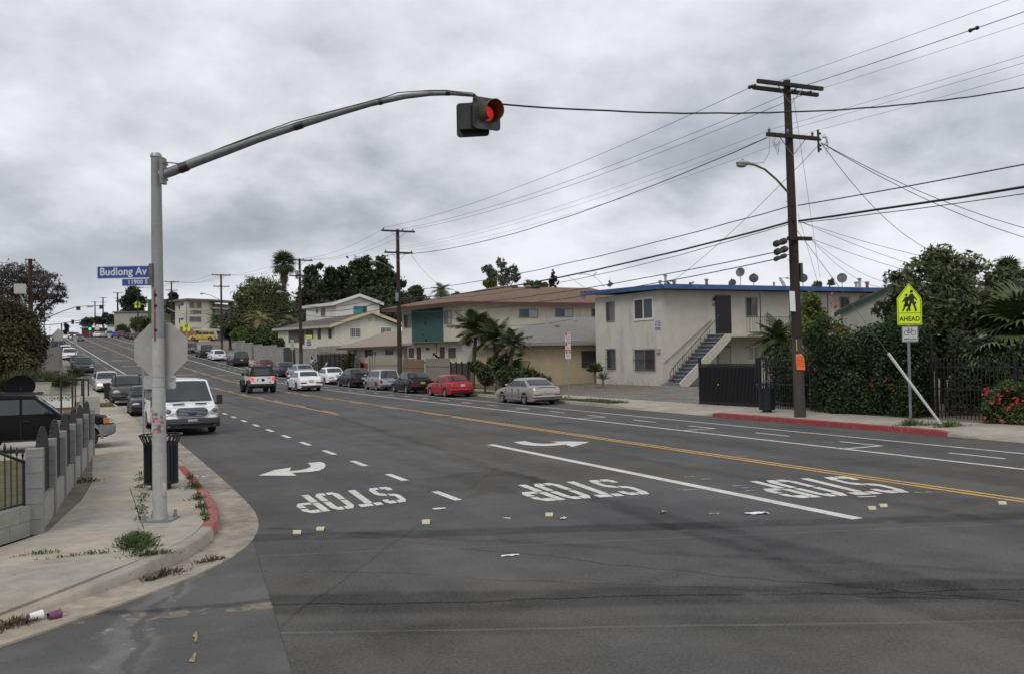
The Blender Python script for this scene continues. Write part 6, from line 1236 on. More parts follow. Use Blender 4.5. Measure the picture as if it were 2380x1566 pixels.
def dishx(root, lab, px, py, d, r_px, m, face=0., tilt=55, arm=True, zb=None):
    p = P(px, py, d); r = r_px*d/FP; r *= 1.12; t = thing('satellite_dish', lab, 'satellite dish', (p.x, p.y, zb if zb is not None else p.z-.7)); M = Matrix.Translation((0, 0, p.z-t.location.z)) @ Matrix.Rotation(face, 4, 'Z') @ Matrix.Rotation(math.radians(tilt), 4, 'X') @ Matrix.Scale(.88, 4, (1, 0, 0))
    obj('dish', dish_mb(r, 0).xf(M), m, t, smooth=True); obj('mast', MB().tube([(0, 0, 0), (.02, .03, (p.z-t.location.z)*.7), (0, .02, p.z-t.location.z-.05)], .022, 6), GALV, t)
    if arm: obj('feed_arm', MB().tube([(0, r*.8, .02), (0, r*.3, r*.9)], .015, 5).box((0, r*.25, r*.95), (.09, .08, .12)).xf(M), DKSTEEL, t)
    return t
def vent(lab, px, ytop, ybot, d, w, m, zb=None):
    p = P(px, ybot, d); z1 = P(px, ytop, d).z; z0 = zb if zb is not None else p.z; t = thing('roof_vent', lab, 'roof vent', (p.x, p.y, z0)); h = z1-z0
    obj('vent_pipe', MB().tube([(0, 0, 0), (0, 0, h-.1)], w*.4, 8), m, t, smooth=True); obj('vent_cap', MB().lathe([(w*.3, 0), (w*.62, .02), (w*.62, .10), (.001, .14)], (0, 0, h-.14), 'z', 10), GALV, t); return t
# ---- stair flats with the blue roof edge
A = P(1541, 800, 52); A.z = .3; b1 = thing('apartment_building', 'cream two storey flats with blue roof edge and outside stairs', 'building', tuple(A))
ST1 = stucco('stucco_cream_grey', (.53, .51, .455), (.27, .255, .225), .6); ST1B = stucco('stucco_cream_front', (.51, .48, .415), (.27, .25, .22), .4); BLUE = mat('fascia_blue', (.028, .085, .24), .6, .25, 3, col2=(.05, .12, .30)); STEPM = mat('step_blue_grey', (.175, .19, .205), .8, .2, 9)
Ax, Ay = A.x, A.y; W1, D1 = 23.0, 7.6; ZT1 = 5.98
obj('wall', MB().prism([(0, 0, 0), (W1, 0, 0), (W1, D1, 0), (0, D1, 0)], (0, 0, ZT1-.3)), ST1, b1)
fl = Fac(b1, (Ax, Ay+D1), (Ax, Ay)); ff = Fac(b1, (Ax, Ay), (Ax+W1, Ay))
ff.ob('front_wall_skin', MB().box((W1/2+.005, -.006, (ZT1+.3)/2), (W1-.01, .012, ZT1-.32)), ST1B)
zr0 = ZT1+.02; poly(b1, 'roof', [[(Ax-.45, Ay-.85, zr0), (Ax+W1+.4, Ay-.85, zr0+.05), (Ax+W1+.4, Ay+D1+.4, zr0+.25), (Ax-.45, Ay+D1+.4, zr0+.2)]], mat('gravel_roof', (.20, .19, .18), .95, .2, 9), .16)
for nm, a, b, c, d_ in (('fascia', (Ax-.5, Ay-.9), (Ax+W1+.4, Ay-.9), zr0-.04, zr0+.01), ('fascia', (Ax-.5, Ay+D1+.4), (Ax-.5, Ay-.86), zr0+.16, zr0-.04)):
    L0 = b1.location; v = Vector((b[0]-a[0], b[1]-a[1], 0)).normalized(); n_ = Vector((v.y, -v.x, 0))*.05; obj(nm, MB().prism([(a[0]-L0.x, a[1]-L0.y, c-L0.z), (b[0]-L0.x, b[1]-L0.y, d_-L0.z), (b[0]-L0.x, b[1]-L0.y, d_+.27-L0.z), (a[0]-L0.x, a[1]-L0.y, c+.27-L0.z)], tuple(n_)), BLUE, b1)
CURT = mat('curtain_glass', (.11, .115, .12), .15, .35, 5, stretch=(8, 8, .4), spec=.6); GREENG = mat('green_dark_glass', (.025, .05, .045), .08, .2, 4, spec=.5)
fl.win(1408.7, 701, 1429.5, 747.7, WFR, [DARKIN, CURT]); fl.win(1472.4, 691.5, 1520.7, 745, WFW, [DARKIN, GREENG], fw=.13); fl.win(1411, 811, 1432, 857, WFR, [DARKIN, CURT], bars=5); fl.win(1476, 812, 1524, 860, WFR, [CURT, DARKIN], bars=10)
sgn = fl.panel('painted_notice', 1522, 745.7, 1537.7, 766.4, SWHT, .02, .01)
u0, u1, z0, z1 = fl.rect(1522, 745.7, 1537.7, 766.4)
for i, (a, b, w_) in enumerate(((.5, .93, .9), (.7, .75, .5), (.7, .58, .5), (.7, .42, .5), (.5, .22, .9), (.5, .09, .8))): fl.ob('notice_print', MB().box((u0+(u1-u0)*a, -.034, z0+(z1-z0)*b), ((u1-u0)*w_, .004, (z1-z0)*.075)), mat('notice_blue', (.05, .09, .20), .7, .3, 40), sgn)
fl.ob('notice_print', MB().ball((u0+(u1-u0)*.22, -.034, z0+(z1-z0)*.58), (.07, .006, .12), 10), mat('notice_teal', (.05, .22, .30), .7), sgn)
fl.panel('meter_box', 1528, 809.4, 1535.7, 819.4, mat('meter_grey', (.34, .33, .30), .6, .2, 9), .12)
fl.ob('corner_downpipe', MB().box((D1-.03, -.03, ZT1/2), (.06, .05, ZT1-.4)), ST1B)
dr = ff.door(1663, 689, 1698, 775, BLACK, DKSTEEL); ff.win(1731.8, 691, 1760.6, 736.4, WFR, [DARKIN, CURT]); ff.door(1668, 806, 1697, 848, mat('door_pale', (.36, .34, .30), .7, .1, 9), mat('frame_blue', (.05, .12, .25), .6)); ff.win(1736, 804, 1764, 838, WFW, [CURTL := mat('lace_curtain', (.34, .35, .35), .3, .25, 8, stretch=(8, 8, .4)), CURTL]); ff.win(1950.7, 690.5, 1973.8, 720, WFR, DARKIN); ff.win(1996.8, 688.5, 2017, 701, WFR, DARKIN, mull=0); ff.win(1880, 688, 1900, 722, WFR, [DARKIN, CURT])
for (x_, y_) in ((1658, 696),): u_, z_ = ff.uz(x_, y_); ff.ob('wall_lamp', MB().lathe([(.03, .12), (.12, 0), (.12, -.06)], (u_, -.15, z_), 'z', 10).tube([(u_, 0, z_+.05), (u_, -.15, z_+.1)], .02), BLACK, dr)
u_, z_ = ff.uz(1657.6, 708.7); ff.ob('door_number', upright(text_mesh('20', .26, .004), -.02, u_, z_), mat('number_dark', (.05, .045, .03), .6), dr)
ZF = ZP((Ax+4.6, Ay), 777); WK = 1.45
wk = ff.ob('walkway', MB().box(((3.35+W1)/2, -WK/2, ZF-.10), (W1-3.35, WK, .18)), mat('walkway_edge', (.48, .45, .37), .85, .1, 4)); 
for u_ in (6.1, 8.4, 11.5, 14.6, 17.8): ff.ob('balcony_post', MB().box((u_, -WK+.04, (ZF+ZT1)/2), (.045, .045, ZT1-ZF)), DKSTEEL)
ff.ob('balcony_rail', MB().box(((5.05+W1)/2, -WK+.04, ZF+.98), (W1-5.05, .04, .03)).box(((5.05+W1)/2, -WK+.04, ZF+.1), (W1-5.05, .03, .025)), DKSTEEL)
mb = MB(); u_ = 5.05; k = 0
while u_ < 18:
    if k % 5 in (1, 2): mb.tube([(u_, -WK+.04, ZF+.1), (u_+(.09 if k % 5 == 1 else -.09), -WK+.04, ZF+.54), (u_, -WK+.04, ZF+.98)], .014, 4)
    else: mb.tube([(u_, -WK+.04, ZF+.1), (u_, -WK+.04, ZF+.98)], .014, 4)
    u_ += .15; k += 1
ff.ob('balusters', mb, DKSTEEL, kind='stuff')
NS = 14; uS, run = .05, 3.35; g0 = .36; rise = (ZF-g0)/NS
for i in range(NS): ff.ob('step', MB().box((uS+run*(i+.5)/NS, -WK/2-.02, g0+rise*(i+1)-.03), (run/NS+.06, WK-.1, .06)), STEPM); ff.ob('riser', MB().box((uS+run*(i+.02)/NS+.03, -WK/2-.02, g0+rise*(i+.5)-.03), (.025, WK-.14, rise-.06)), mat('riser_blue_grey', (.10, .12, .145), .85, .2, 9))
ff.ob('step', MB().lathe([(.001, .12), (.62, .12), (.64, .06), (.64, -.1)], (-.35, -WK*.75, g0-.1), 'z', 20), STEPM); ff.ob('step', MB().box((.0, -WK*.55, g0+.06), (.5, WK*.95, .14)), STEPM)
for y_ in (-WK+.0, ): ff.ob('stair_stringer', MB().prism([(uS+.0, y_-.08, g0-.06), (uS+.55, y_-.08, g0-.06), (uS+run+.35, y_-.08, ZF-.32), (uS+run+.35, y_-.08, ZF-.02), (uS+run, y_-.08, ZF-.02), (uS+.0, y_-.08, g0+.22)], (0, .10, 0)), mat('walkway_edge', (.4,)*3))
ys_ = -WK*.42; rl = lambda t: (uS+.1+(run+.05)*t, ys_, g0+.12+(ZF-g0)*t)
ff.ob('stair_rail', MB().tube([(uS+.45, ys_, g0+.25), (uS+.02, ys_, g0+.45), (uS-.05, ys_, g0+.70), (uS+.12, ys_, g0+.98)]+[(rl(t)[0], ys_, rl(t)[2]+.88) for t in (.1, .4, .7, 1)], .022, 6), DKSTEEL)
ff.ob('stair_balusters', (lambda m_: [m_.tube([(rl(t)[0], ys_, rl(t)[2]), (rl(t)[0], ys_, rl(t)[2]+.88)], .010 if i % 5 else .02, 4) for i, t in enumerate([k/26 for k in range(1, 27)])] and m_)(MB()), DKSTEEL, kind='stuff')
a = ff.uz(1543, 842); b = ff.uz(1652, 744); ff.ob('wall_handrail', MB().tube([(a[0], -.08, a[1]), (b[0], -.08, b[1])], .025, 6), mat('rail_grey', (.16, .15, .14), .6, .2, 6), smooth=True)
for nm, x_, y_, d_, r_, m_, fc, tl in (('dark dish highest above the blue roof on a bent mast', 1720.5, 633, 56, 10.5, 'd', -.9, 70), ('black dish tilted right above the blue roof, beside the high one', 1751.8, 647, 55.5, 11, 'k', -.7, 60), ('low black dish half hidden by the blue roof edge', 1702, 658, 57, 9, 'k', -.9, 60), ('pale grey dish just left of the nearest utility pole', 1819, 657.5, 57, 13.5, 'l', .5, 62), ('black dish just right of the nearest utility pole', 1866, 647, 56, 11, 'k', -.8, 60),
                                       ('dark dish alone above the blue roof near the green gable', 1957, 646.5, 57, 11.5, 'd', -.8, 65), ('largest pale dish at the right end of the blue roof', 2058, 648, 57, 13, 'l', .5, 80), ('dark dish behind the left pair of roof vents', 1553, 661, 57, 9, 'k', .3, 60), ('dark dish peeping over the middle of the blue roof', 1606, 663, 57, 7, 'k', .3, 60), ('grey dish on the left corner of the blue roof', 1354.5, 685.7, 57, 9.5, 'd', .3, 65), ('small black antenna dish on the front left roof edge', 1418, 662, 53, 7, 'k', -1, 40)):
    dishx(b1, nm, x_, y_, d_, r_, {'d': mat('dish_dark_grey', (.07, .075, .08), .5, .15, 6), 'k': mat('dish_black', (.02, .02, .023), .5, .15, 6), 'l': mat('dish_pale', (.30, .30, .29), .5, .1, 6)}[m_], fc, tl, zb=6.2 if x_ > 1360 else 5.9)
PIP = mat('vent_pale', (.38, .36, .31), .7, .15, 8); PIR = mat('vent_rusty', (.22, .11, .07), .8, .3, 8)
for nm, x_, y0_, w_, m_ in (('tall pale vent pipe, highest on the blue roof', 1547, 638, .20, PIP), ('short pale vent left of the tallest pipe', 1534.5, 651, .17, PIP), ('dark stubby vent right of the tallest pipe', 1567, 651, .24, PIR), ('rusty vent alone mid roof', 1642.5, 647.5, .22, PIR), ('pipe stub left of the pale dish', 1799, 655, .12, DKSTEEL), ('short vent left in the group before the largest dish', 1990, 654.5, .2, PIP), ('tallest vent in the group before the largest dish', 1998, 646, .22, PIP), ('squat vent in the group before the largest dish', 2015.5, 654, .24, PIR)): vent(nm, x_, y0_, 668, 55.5 if x_ < 1900 else 57, w_, m_, 6.2)
# ---- tan garage house with the grey roof
p = P(1215, 800, 59); q = P(1300, 800, 61); b2 = thing('garage_house', 'tan single storey house with grey roof beside the flats', 'house', (p.x, q.y, .25)); ST2 = stucco('stucco_tan', (.44, .365, .24), (.30, .26, .19), .35)
x0, y0 = p.x-.2, P(1320, 800, 59.5).y; L0 = b2.location
prismwall(b2, [(x0, y0), (x0+14, y0), (x0+14, y0+9), (x0, y0+9)], .25, 3.05, ST2); f2 = Fac(b2, (x0, y0), (x0+14, y0)); f2.win(1351, 815, 1386, 853, mat('frame_brown', (.05, .04, .035), .7), DARKIN, mull=1)
ze = 3.05; ov = .55; GR2 = mat('shingle_grey', (.19, .185, .175), .95, .15, 5, .5, bsc=25); c0, c1 = (x0+4.6, y0+4.5, 4.9), (x0+10, y0+4.5, 4.9)
e = [(x0-ov, y0-ov, ze), (x0+14+ov, y0-ov, ze), (x0+14+ov, y0+9+ov, ze), (x0-ov, y0+9+ov, ze)]; poly(b2, 'roof', [[e[0], e[1], c1, c0], [e[1], e[2], c1], [e[2], e[3], c0, c1], [e[3], e[0], c0]], GR2, .07)
prismwall(b2, [(x0-ov, y0-ov-.03), (x0+14+ov, y0-ov-.03), (x0+14+ov, y0-ov), (x0-ov, y0-ov)], ze-.14, ze+.06, mat('fascia_grey', (.25, .25, .24), .7), 'fascia'); prismwall(b2, [(x0-ov-.03, y0-ov), (x0-ov, y0-ov), (x0-ov, y0+9+ov), (x0-ov-.03, y0+9+ov)], ze-.14, ze+.06, MATS['fascia_grey'], 'fascia')
vent('red capped vent on the grey garage roof', 1295, 754, 778, 62, .3, mat('vent_redwhite', (.40, .16, .11), .7, .4, 14)); vent('white vent behind the red capped one on the grey roof', 1337, 744, 758, 64, .22, WHITE)
f2.ob('letter_box_pillar', MB().box((-.9, -1.5, 1.0), (.65, .5, 1.9)).box((-.9, -1.5, 2.0), (1.0, .7, .08)), ST2)
# ---- brown roofed two storey flats with the green panel
C_ = P(1075, 800, 70); Lf = P(935, 800, 76.3); b3 = thing('apartment_building', 'cream two storey flats with brown roof and a green wall panel', 'building', (C_.x, C_.y, .3)); ST3 = stucco('stucco_warm_cream', (.54, .505, .41), (.34, .30, .24), .3)
fd = Vector((Lf.x-C_.x, Lf.y-C_.y, 0)).normalized(); rd = Vector((1, .03, 0)).normalized(); ZE3 = ZP((C_.x, C_.y), 705)
Rr = Vector((C_.x, C_.y, 0))+rd*17; Lb = Vector((Lf.x, Lf.y, 0))+rd*15; ZU = ZP((C_.x, C_.y), 792)
prismwall(b3, [(C_.x, C_.y), (Rr.x, Rr.y), (Lb.x, Lb.y), (Lf.x, Lf.y)], ZU, ZE3, ST3, 'upper_wall')
ins = lambda p_, k_: (p_.x+k_, p_.y+.1); I0 = Vector((C_.x, C_.y, 0))+rd*.9; I1 = Vector((Lf.x, Lf.y, 0))+rd*.9; prismwall(b3, [(I0.x, I0.y+.02), (Rr.x, Rr.y+.02), (Lb.x, Lb.y), (I1.x, I1.y)], .2, ZU, ST3, 'ground_floor_wall')
f3 = Fac(b3, (Lf.x, Lf.y), (C_.x, C_.y)); f3g = Fac(b3, (I1.x, I1.y), (I0.x, I0.y)); f3r = Fac(b3, (C_.x, C_.y), (Rr.x, Rr.y))
TEAL = NT('teal_panel'); TEAL = TEAL.done(TEAL.scale(TEAL.mix(TEAL.ss(TEAL.noise(6, 4), .35, .7), (.03, .085, .075), (.045, .105, .09)), TEAL.ss(TEAL.noise(25, 3), .3, .7, .8, 1.1)), .85)
f3.panel('green_panel', 957.5, 716, 1031, 793.5, TEAL, .06); f3.win(939, 731, 956, 762, WFR, [DARKIN, CURT]); f3.win(1032.5, 722, 1050, 754, WFR, [CURT, CURTL])
for x_, y_, r_ in ((990, 749, .16), (985, 778, .07), (992, 789, .12)): u_, z_ = f3.uz(x_, y_); f3.ob('wall_fitting', MB().ball((u_, -.09, z_), (r_, .05, r_*1.2), 8), BLACK)
BRD = mat('door_brown', (.09, .04, .03), .6, .2, 6); SCR = mat('screen_brown', (.10, .075, .06), .7, .2, 9)
f3g.win(948.5, 806, 965, 833, WFW, SCR, mull=0); f3g.door(969, 806, 980, 834, BRD, WFW); f3g.door(1023, 805, 1035, 834, BRD, WFW); f3g.win(1041, 806, 1062, 834, WFW, SCR, mull=0)
mb = MB(); u0, u1, z0, z1 = f3g.rect(982, 796, 1016, 840); k = 0; z_ = z0
while z_ < z1: 
    f3g.ob('brick_course', MB().box(((u0+u1)/2, -.06, z_+.085), (u1-u0, .12, .16)), mat('painted_brick', (.50, .46, .38), .85, .1, 12)); z_ += .18
f3g.panel('mail_plate', 993, 807, 1001, 813, DARKIN, .03, .13)
f3r.win(1206.5, 718, 1250.5, 738.5, WFR, [mat('grey_glass', (.07, .08, .10), .15, .2, 5), CURTL], mull=1); f3r.win(1290, 717, 1332, 737, WFR, [MATS['grey_glass'], CURTL], mull=1); f3r.win(1374, 717, 1392, 736, WFR, DARKIN)
for x_ in (1270, 1348): u0, z0 = f3r.uz(x_, 722); f3r.ob('wall_joint', MB().box((u0, -.006, z0-1.6), (.03, .012, 3.4)), mat('joint_line', (.35, .32, .25), .9))
obp = Vector((C_.x, C_.y, 0)); ov = .75; n1 = Vector((fd.y, -fd.x, 0)); n1 = n1 if n1.x < 0 else -n1
E0 = obp-rd*ov*.9+Vector((0, -ov, 0)); E1 = Rr+Vector((ov, -ov, 0)); E3 = Vector((Lf.x, Lf.y, 0))-rd*1.4+fd*.8; E2 = Lb+rd*ov+fd*.8
for v in (E0, E1, E2, E3): v.z = ZE3+.02
E3.z = ZP((E3.x, E3.y), 721)
K0 = P(1157, 668, 79); K1 = P(1375, 673, 80); K0.z = ZP((K0.x, K0.y), 668); K1.z = ZP((K1.x, K1.y), 672)
BRN3 = mat('shingle_brown', (.14, .082, .052), .95, .22, 4, .5, bsc=22, col2=(.20, .125, .085)); poly(b3, 'roof', [[E0, E1, K1, K0], [E1, E2, K1], [E2, E3, K0, K1], [E3, E0, K0]], BRN3, .08)
FR3 = mat('fascia_dark_red', (.10, .03, .028), .7, .2, 6)
for a, b in ((E0, E1), (E3, E0)): L0 = b3.location; obj('fascia', MB().prism([tuple(a-L0-Vector((0, 0, .16))), tuple(b-L0-Vector((0, 0, .16))), tuple(b-L0+Vector((0, 0, .07))), tuple(a-L0+Vector((0, 0, .07)))], (-.03, -.03, 0)), FR3, b3)
L0 = b3.location; obj('soffit', MB().prism([tuple(v-L0-Vector((0, 0, .17))) for v in (E0, E1, E2, E3)], (0, 0, .01)), ST3, b3)
for nm, x_, y_ in (('leftmost box vent on the brown roof ridge', 1163, 671), ('second box vent on the brown roof ridge', 1196, 668), ('dark turbine vent on the brown ridge', 1246, 669), ('low vent on the brown roof ridge', 1228, 669)): p = P(x_, y_, 78.5); t = thing('roof_vent', nm, 'roof vent', tuple(p)); obj('vent_box', MB().box((0, 0, -.05), (.45, .4, .2)), DKSTEEL, t); obj('vent_hood', MB().ball((0, 0, .05), (.33 if x_ < 1240 else .42, .3, .17), 10), PIR if x_ < 1240 else BLACK, t, smooth=True)
vent('brown square chimney vent mid roof', 1174, 684, 694, 75, .4, PIR); vent('thin bent pipe on the brown roof', 1081, 687, 698, 76, .12, PIR)
f3r.panel('utility_cabinet', 1073, 802, 1090, 818, mat('cabinet_grey', (.34, .33, .30), .6), .4)
# ---- small bungalow with the beige roof
a4 = P(806, 800, 88); c4 = P(938, 800, 79); b4 = thing('bungalow', 'small cream bungalow with beige shingle roof and red brick base', 'house', (c4.x, c4.y, .4)); ST4 = stucco('stucco_pale', (.52, .49, .42), (.3, .28, .24), .3)
d4 = Vector((a4.x-c4.x, a4.y-c4.y, 0)).normalized(); zE = ZP((c4.x, c4.y), 805); w4 = Vector((7, 1, 0))
prismwall(b4, [(a4.x, a4.y), (c4.x, c4.y), (c4.x+w4.x, c4.y+w4.y), (a4.x+w4.x, a4.y+w4.y)], .3, zE, ST4); f4 = Fac(b4, (a4.x, a4.y), (c4.x, c4.y)); f4.panel('brick_base', 824, 843, 860, 856, mat('red_brick_base', (.26, .09, .05), .9, .25, 9), .05)
f4.win(848.5, 812, 866, 829, WFR, DARKIN, mull=0); f4.win(895, 811.5, 916, 825.5, WFW, MATS['grey_glass'], mull=0); f4.win(824, 812.5, 829, 833, WFR, CURT, mull=0)
e0 = Vector((a4.x, a4.y, zE))+d4*.8+Vector((-.7, -.1, 0)); e1 = Vector((c4.x, c4.y, zE))-d4*.8+Vector((-.7, -.1, 0)); e2 = e1+w4*1.2; e3 = e0+w4*1.2; kk = P(926, 771, 84.5); kk2 = kk+d4*2.5
SH4 = mat('shingle_beige', (.27, .22, .18), .95, .15, 5, .5, bsc=22); poly(b4, 'roof', [[e0, e1, kk, kk2], [e1, e2, kk], [e2, e3, kk2, kk], [e3, e0, kk2]], SH4, .08)
obj('fascia', MB().prism([tuple(v-b4.location) for v in (e0-Vector((0, 0, .13)), e1-Vector((0, 0, .13)), e1+Vector((0, 0, .08)), e0+Vector((0, 0, .08)))], (-.03, 0, 0)), mat('fascia_brown', (.07, .05, .04), .8), b4); vent('small red vent on the beige bungalow roof', 871, 797, 804, 85, .3, PIR)
# ---- cream gabled house and the white upper house behind
c5 = P(777.5, 800, 110); r5 = P(931, 800, 113.5); l5 = P(647, 800, 121.5); b5 = thing('gabled_house', 'large cream gabled house above the retaining wall', 'house', (c5.x, c5.y, 1.6)); ST5 = stucco('stucco_butter', (.60, .575, .48), (.38, .35, .28), .25)
z5 = ZP((c5.x, c5.y), 758); z5l = ZP((l5.x, l5.y), 766); bk = Vector((r5.x-c5.x, r5.y-c5.y, 0)); 
prismwall(b5, [(c5.x, c5.y), (r5.x, r5.y), (r5.x+bk.y*.0-3, r5.y+12), (l5.x+6.5, l5.y+1.5), (l5.x, l5.y)], 1.2, z5, ST5)
f5 = Fac(b5, (c5.x, c5.y), (r5.x, r5.y)); f5l = Fac(b5, (l5.x, l5.y), (c5.x, c5.y)); ap = f5.uz(861, 729)
f5.ob('gable_wall', MB().prism([(0, .0, z5-.02), (f5.L, .0, z5-.02), (ap[0], .0, ap[1])], (0, .2, 0)), ST5)
for q in ((812, 761.5, 839.5, 784.5), (883.5, 760, 910.5, 781)): f5.win(*q, WFW, DARKIN, mull=1, fw=.10, grid=6)
for q in ((871, 729+8, 880, 745), (892, 738, 900, 745)): pass
f5.panel('gable_vent', 858-2, 731+6, 864, 746, mat('vent_beige', (.42, .37, .27), .8), .05); f5.panel('gable_vent', 871, 738, 878, 746.5, MATS['vent_beige'], .05)
f5l.win(738.5, 765, 746.5, 787.5, WFR, DARKIN, mull=0); f5l.win(763.5, 764, 771.5, 786, WFR, DARKIN, mull=0); f5l.win(710.5, 767, 728.5, 787, WFR, DARKIN, mull=1); f5l.door(700, 768, 708, 800, DARKIN); f5l.win(671, 768, 697, 796, WFR, mat('porch_dark', (.10, .09, .085), .8, .2, 5), mull=1)
RF5 = mat('shingle_dark', (.095, .08, .07), .95, .2, 4, .5, bsc=22); nD = Vector((-f5.n.x, -f5.n.y, 0)); base5 = Vector((c5.x, c5.y, 0)); dirg = f5.d
A0_ = base5-dirg*.7-nD*.6; A0_.z = z5-.12; B0_ = base5+dirg*ap[0]-nD*.6; B0_.z = ap[1]+.12; C0_ = base5+dirg*(f5.L+.7)-nD*.6; C0_.z = z5-.10
back = nD*13; A1_ = Vector((l5.x, l5.y, z5l-.1))-dirg*.7+nD*.5; B1_ = P(700, 741, 126); B1_.z = B0_.z-.6
poly(b5, 'roof', [[A0_, B0_, B1_, A1_], [B0_, C0_, C0_+back, B1_+Vector((6, 2, 0))]], RF5, .12)
BG = mat('barge_board_cream', (.55, .47, .30), .75, .08, 5)
for a, b in ((A0_, B0_), (B0_, C0_)): obj('barge_board', MB().prism([tuple(v-b5.location) for v in (a-nD*.04+Vector((0, 0, -.10)), b-nD*.04+Vector((0, 0, -.10)), b-nD*.04+Vector((0, 0, .26)), a-nD*.04+Vector((0, 0, .26)))], tuple(nD*.10)), BG, b5)
obj('gutter_board', MB().prism([tuple(v-b5.location) for v in (A1_+Vector((0, 0, -.06)), A0_+Vector((0, 0, -.06)), A0_+Vector((0, 0, .22)), A1_+Vector((0, 0, .22)))], tuple(-dirg*.06)), mat('gutter_pale', (.40, .38, .33), .7), b5)
c6 = P(781, 700, 126); r6 = P(881.5, 700, 128); l6 = P(711, 700, 136); b6 = thing('upper_house', 'white upper house with a teal curtained window behind the gabled house', 'house', (c6.x, c6.y, 2)); ST6 = stucco('stucco_white', (.60, .59, .56), (.4, .4, .38), .2)
z6 = ZP((c6.x, c6.y), 708); z6l = ZP((l6.x, l6.y), 715); prismwall(b6, [(c6.x, c6.y), (r6.x, r6.y), (r6.x, r6.y+12), (l6.x+6, l6.y+4), (l6.x, l6.y)], 2, z6, ST6); f6 = Fac(b6, (c6.x, c6.y), (r6.x, r6.y)); f6l = Fac(b6, (l6.x, l6.y), (c6.x, c6.y)); ap = f6.uz(834, 690)
f6.ob('gable_wall', MB().prism([(0, 0, z6-.02), (f6.L, 0, z6-.02), (ap[0], 0, ap[1])], (0, .2, 0)), ST6); tq = mat('teal_curtain', (.02, .22, .26), .5, .3, 4); f6.win(821.5, 711.5, 853, 732, WFR, [tq, tq, DARKIN], mull=2)
f6l.win(746, 717, 756.5, 735, WFR, mat('brown_blind', (.15, .11, .085), .7), mull=0); f6l.win(735, 719, 739.5, 728, WFR, DARKIN, mull=0)
nD = Vector((-f6.n.x, -f6.n.y, 0)); dirg = f6.d; base = Vector((c6.x, c6.y, 0)); A0_ = base-dirg*.5-nD*.5; A0_.z = z6-.05; B0_ = base+dirg*ap[0]-nD*.5; B0_.z = ap[1]+.1; C0_ = base+dirg*(f6.L+.5)-nD*.5; C0_.z = z6-.05; A1_ = Vector((l6.x, l6.y, z6l))-dirg*.5+nD; B1_ = P(760, 696, 145); B1_.z = B0_.z-.3
poly(b6, 'roof', [[A0_, B0_, B1_, A1_], [B0_, C0_, C0_+nD*12, B1_+Vector((7, 0, 0))]], RF5, .12)
for a, b in ((A0_, B0_), (B0_, C0_), (A1_, A0_)): obj('barge_board', MB().prism([tuple(v-b6.location) for v in (a+Vector((0, -.04, -.12)), b+Vector((0, -.04, -.12)), b+Vector((0, -.04, .30)), a+Vector((0, -.04, .30)))], (.08, .04, 0)), WFW, b6)
# ---- long low house behind the hedge, dark roof
a7 = P(700, 790, 150); b7 = thing('low_house', 'low pale house with a flat grey roof behind the willow', 'house', tuple(P(655, 800, 148))); L0 = b7.location
obj('wall', MB().box((4, 4, 0), (14, 8, 6.5)), ST4, b7); obj('roof', MB().box((4, 4, 3.45), (15.2, 9.2, .35)), mat('roof_grey', (.15, .145, .14), .9, .15, 5), b7)
# ---- 12004 building up the hill
m0, m1, m2 = P(407, 740, 219), P(433.5, 740, 213), P(481, 740, 217); b8 = thing('apartment_building', 'three storey cream flats marked 12004 up the hill', 'building', (m1.x, m1.y, 6.5)); ST8 = stucco('stucco_cream_far', (.56, .54, .44), (.4, .38, .32), .2)
zt8 = ZP((m1.x, m1.y), 699); prismwall(b8, [(m0.x, m0.y), (m1.x, m1.y), (m2.x, m2.y), (m2.x+3, m2.y+10), (m0.x+4, m0.y+12)], 5.5, zt8, ST8); w0, w1 = P(480.5, 740, 222), P(560, 740, 238); prismwall(b8, [(w0.x, w0.y), (w1.x, w1.y), (w1.x+3, w1.y+10), (w0.x+3, w0.y+10)], 5.5, zt8, stucco('stucco_grey_far', (.33, .31, .27), (.2, .2, .18), .3), 'wing_wall')
poly(b8, 'roof', [[(m0.x-1.5, m0.y-.5, zt8+.0), (m1.x, m1.y-1.4, zt8), (m2.x+.8, m2.y-1.2, zt8), (w1.x+1, w1.y-1.2, zt8+.6), (w1.x+3, w1.y+12, zt8+1.4), (m0.x+4, m0.y+13, zt8+1.2)]], mat('roof_olive_grey', (.15, .14, .11), .9, .2, 3), .45)
f8 = Fac(b8, (m1.x, m1.y), (m2.x, m2.y)); f8n = Fac(b8, (m0.x, m0.y), (m1.x, m1.y)); f8w = Fac(b8, (w0.x, w0.y), (w1.x, w1.y)); YC = mat('yellow_curtain', (.38, .36, .16), .7, .15, 4)
f8.win(440, 703, 468, 716.5, WFR, [MATS['grey_glass'], YC, MATS['grey_glass']], mull=2, fw=.12, dep=.1); f8.win(440, 736, 467, 748, WFR, [MATS['grey_glass'], CURT, MATS['grey_glass']], mull=2, fw=.12, dep=.1); f8.win(440, 762, 467, 772, WFR, DARKIN, mull=2, fw=.12, dep=.1)
for q in ((415.5, 708, 418.5, 720), (421, 705, 427, 711), (416, 739, 419, 751), (420, 739, 427, 744)): f8n.win(*q, WFR, DARKIN, mull=0, fw=.1)
u_, z_ = f8.uz(454.5, 726); f8.ob('building_number', upright(text_mesh('12004', 1.15, .03, .02), -.12, u_, z_), mat('number_grey', (.10, .10, .09), .6))
for q in ((489, 704, 498, 712), (530, 702, 545, 713), (488, 718, 500, 727)): f8w.win(*q, WFR, DARKIN, fw=.1)
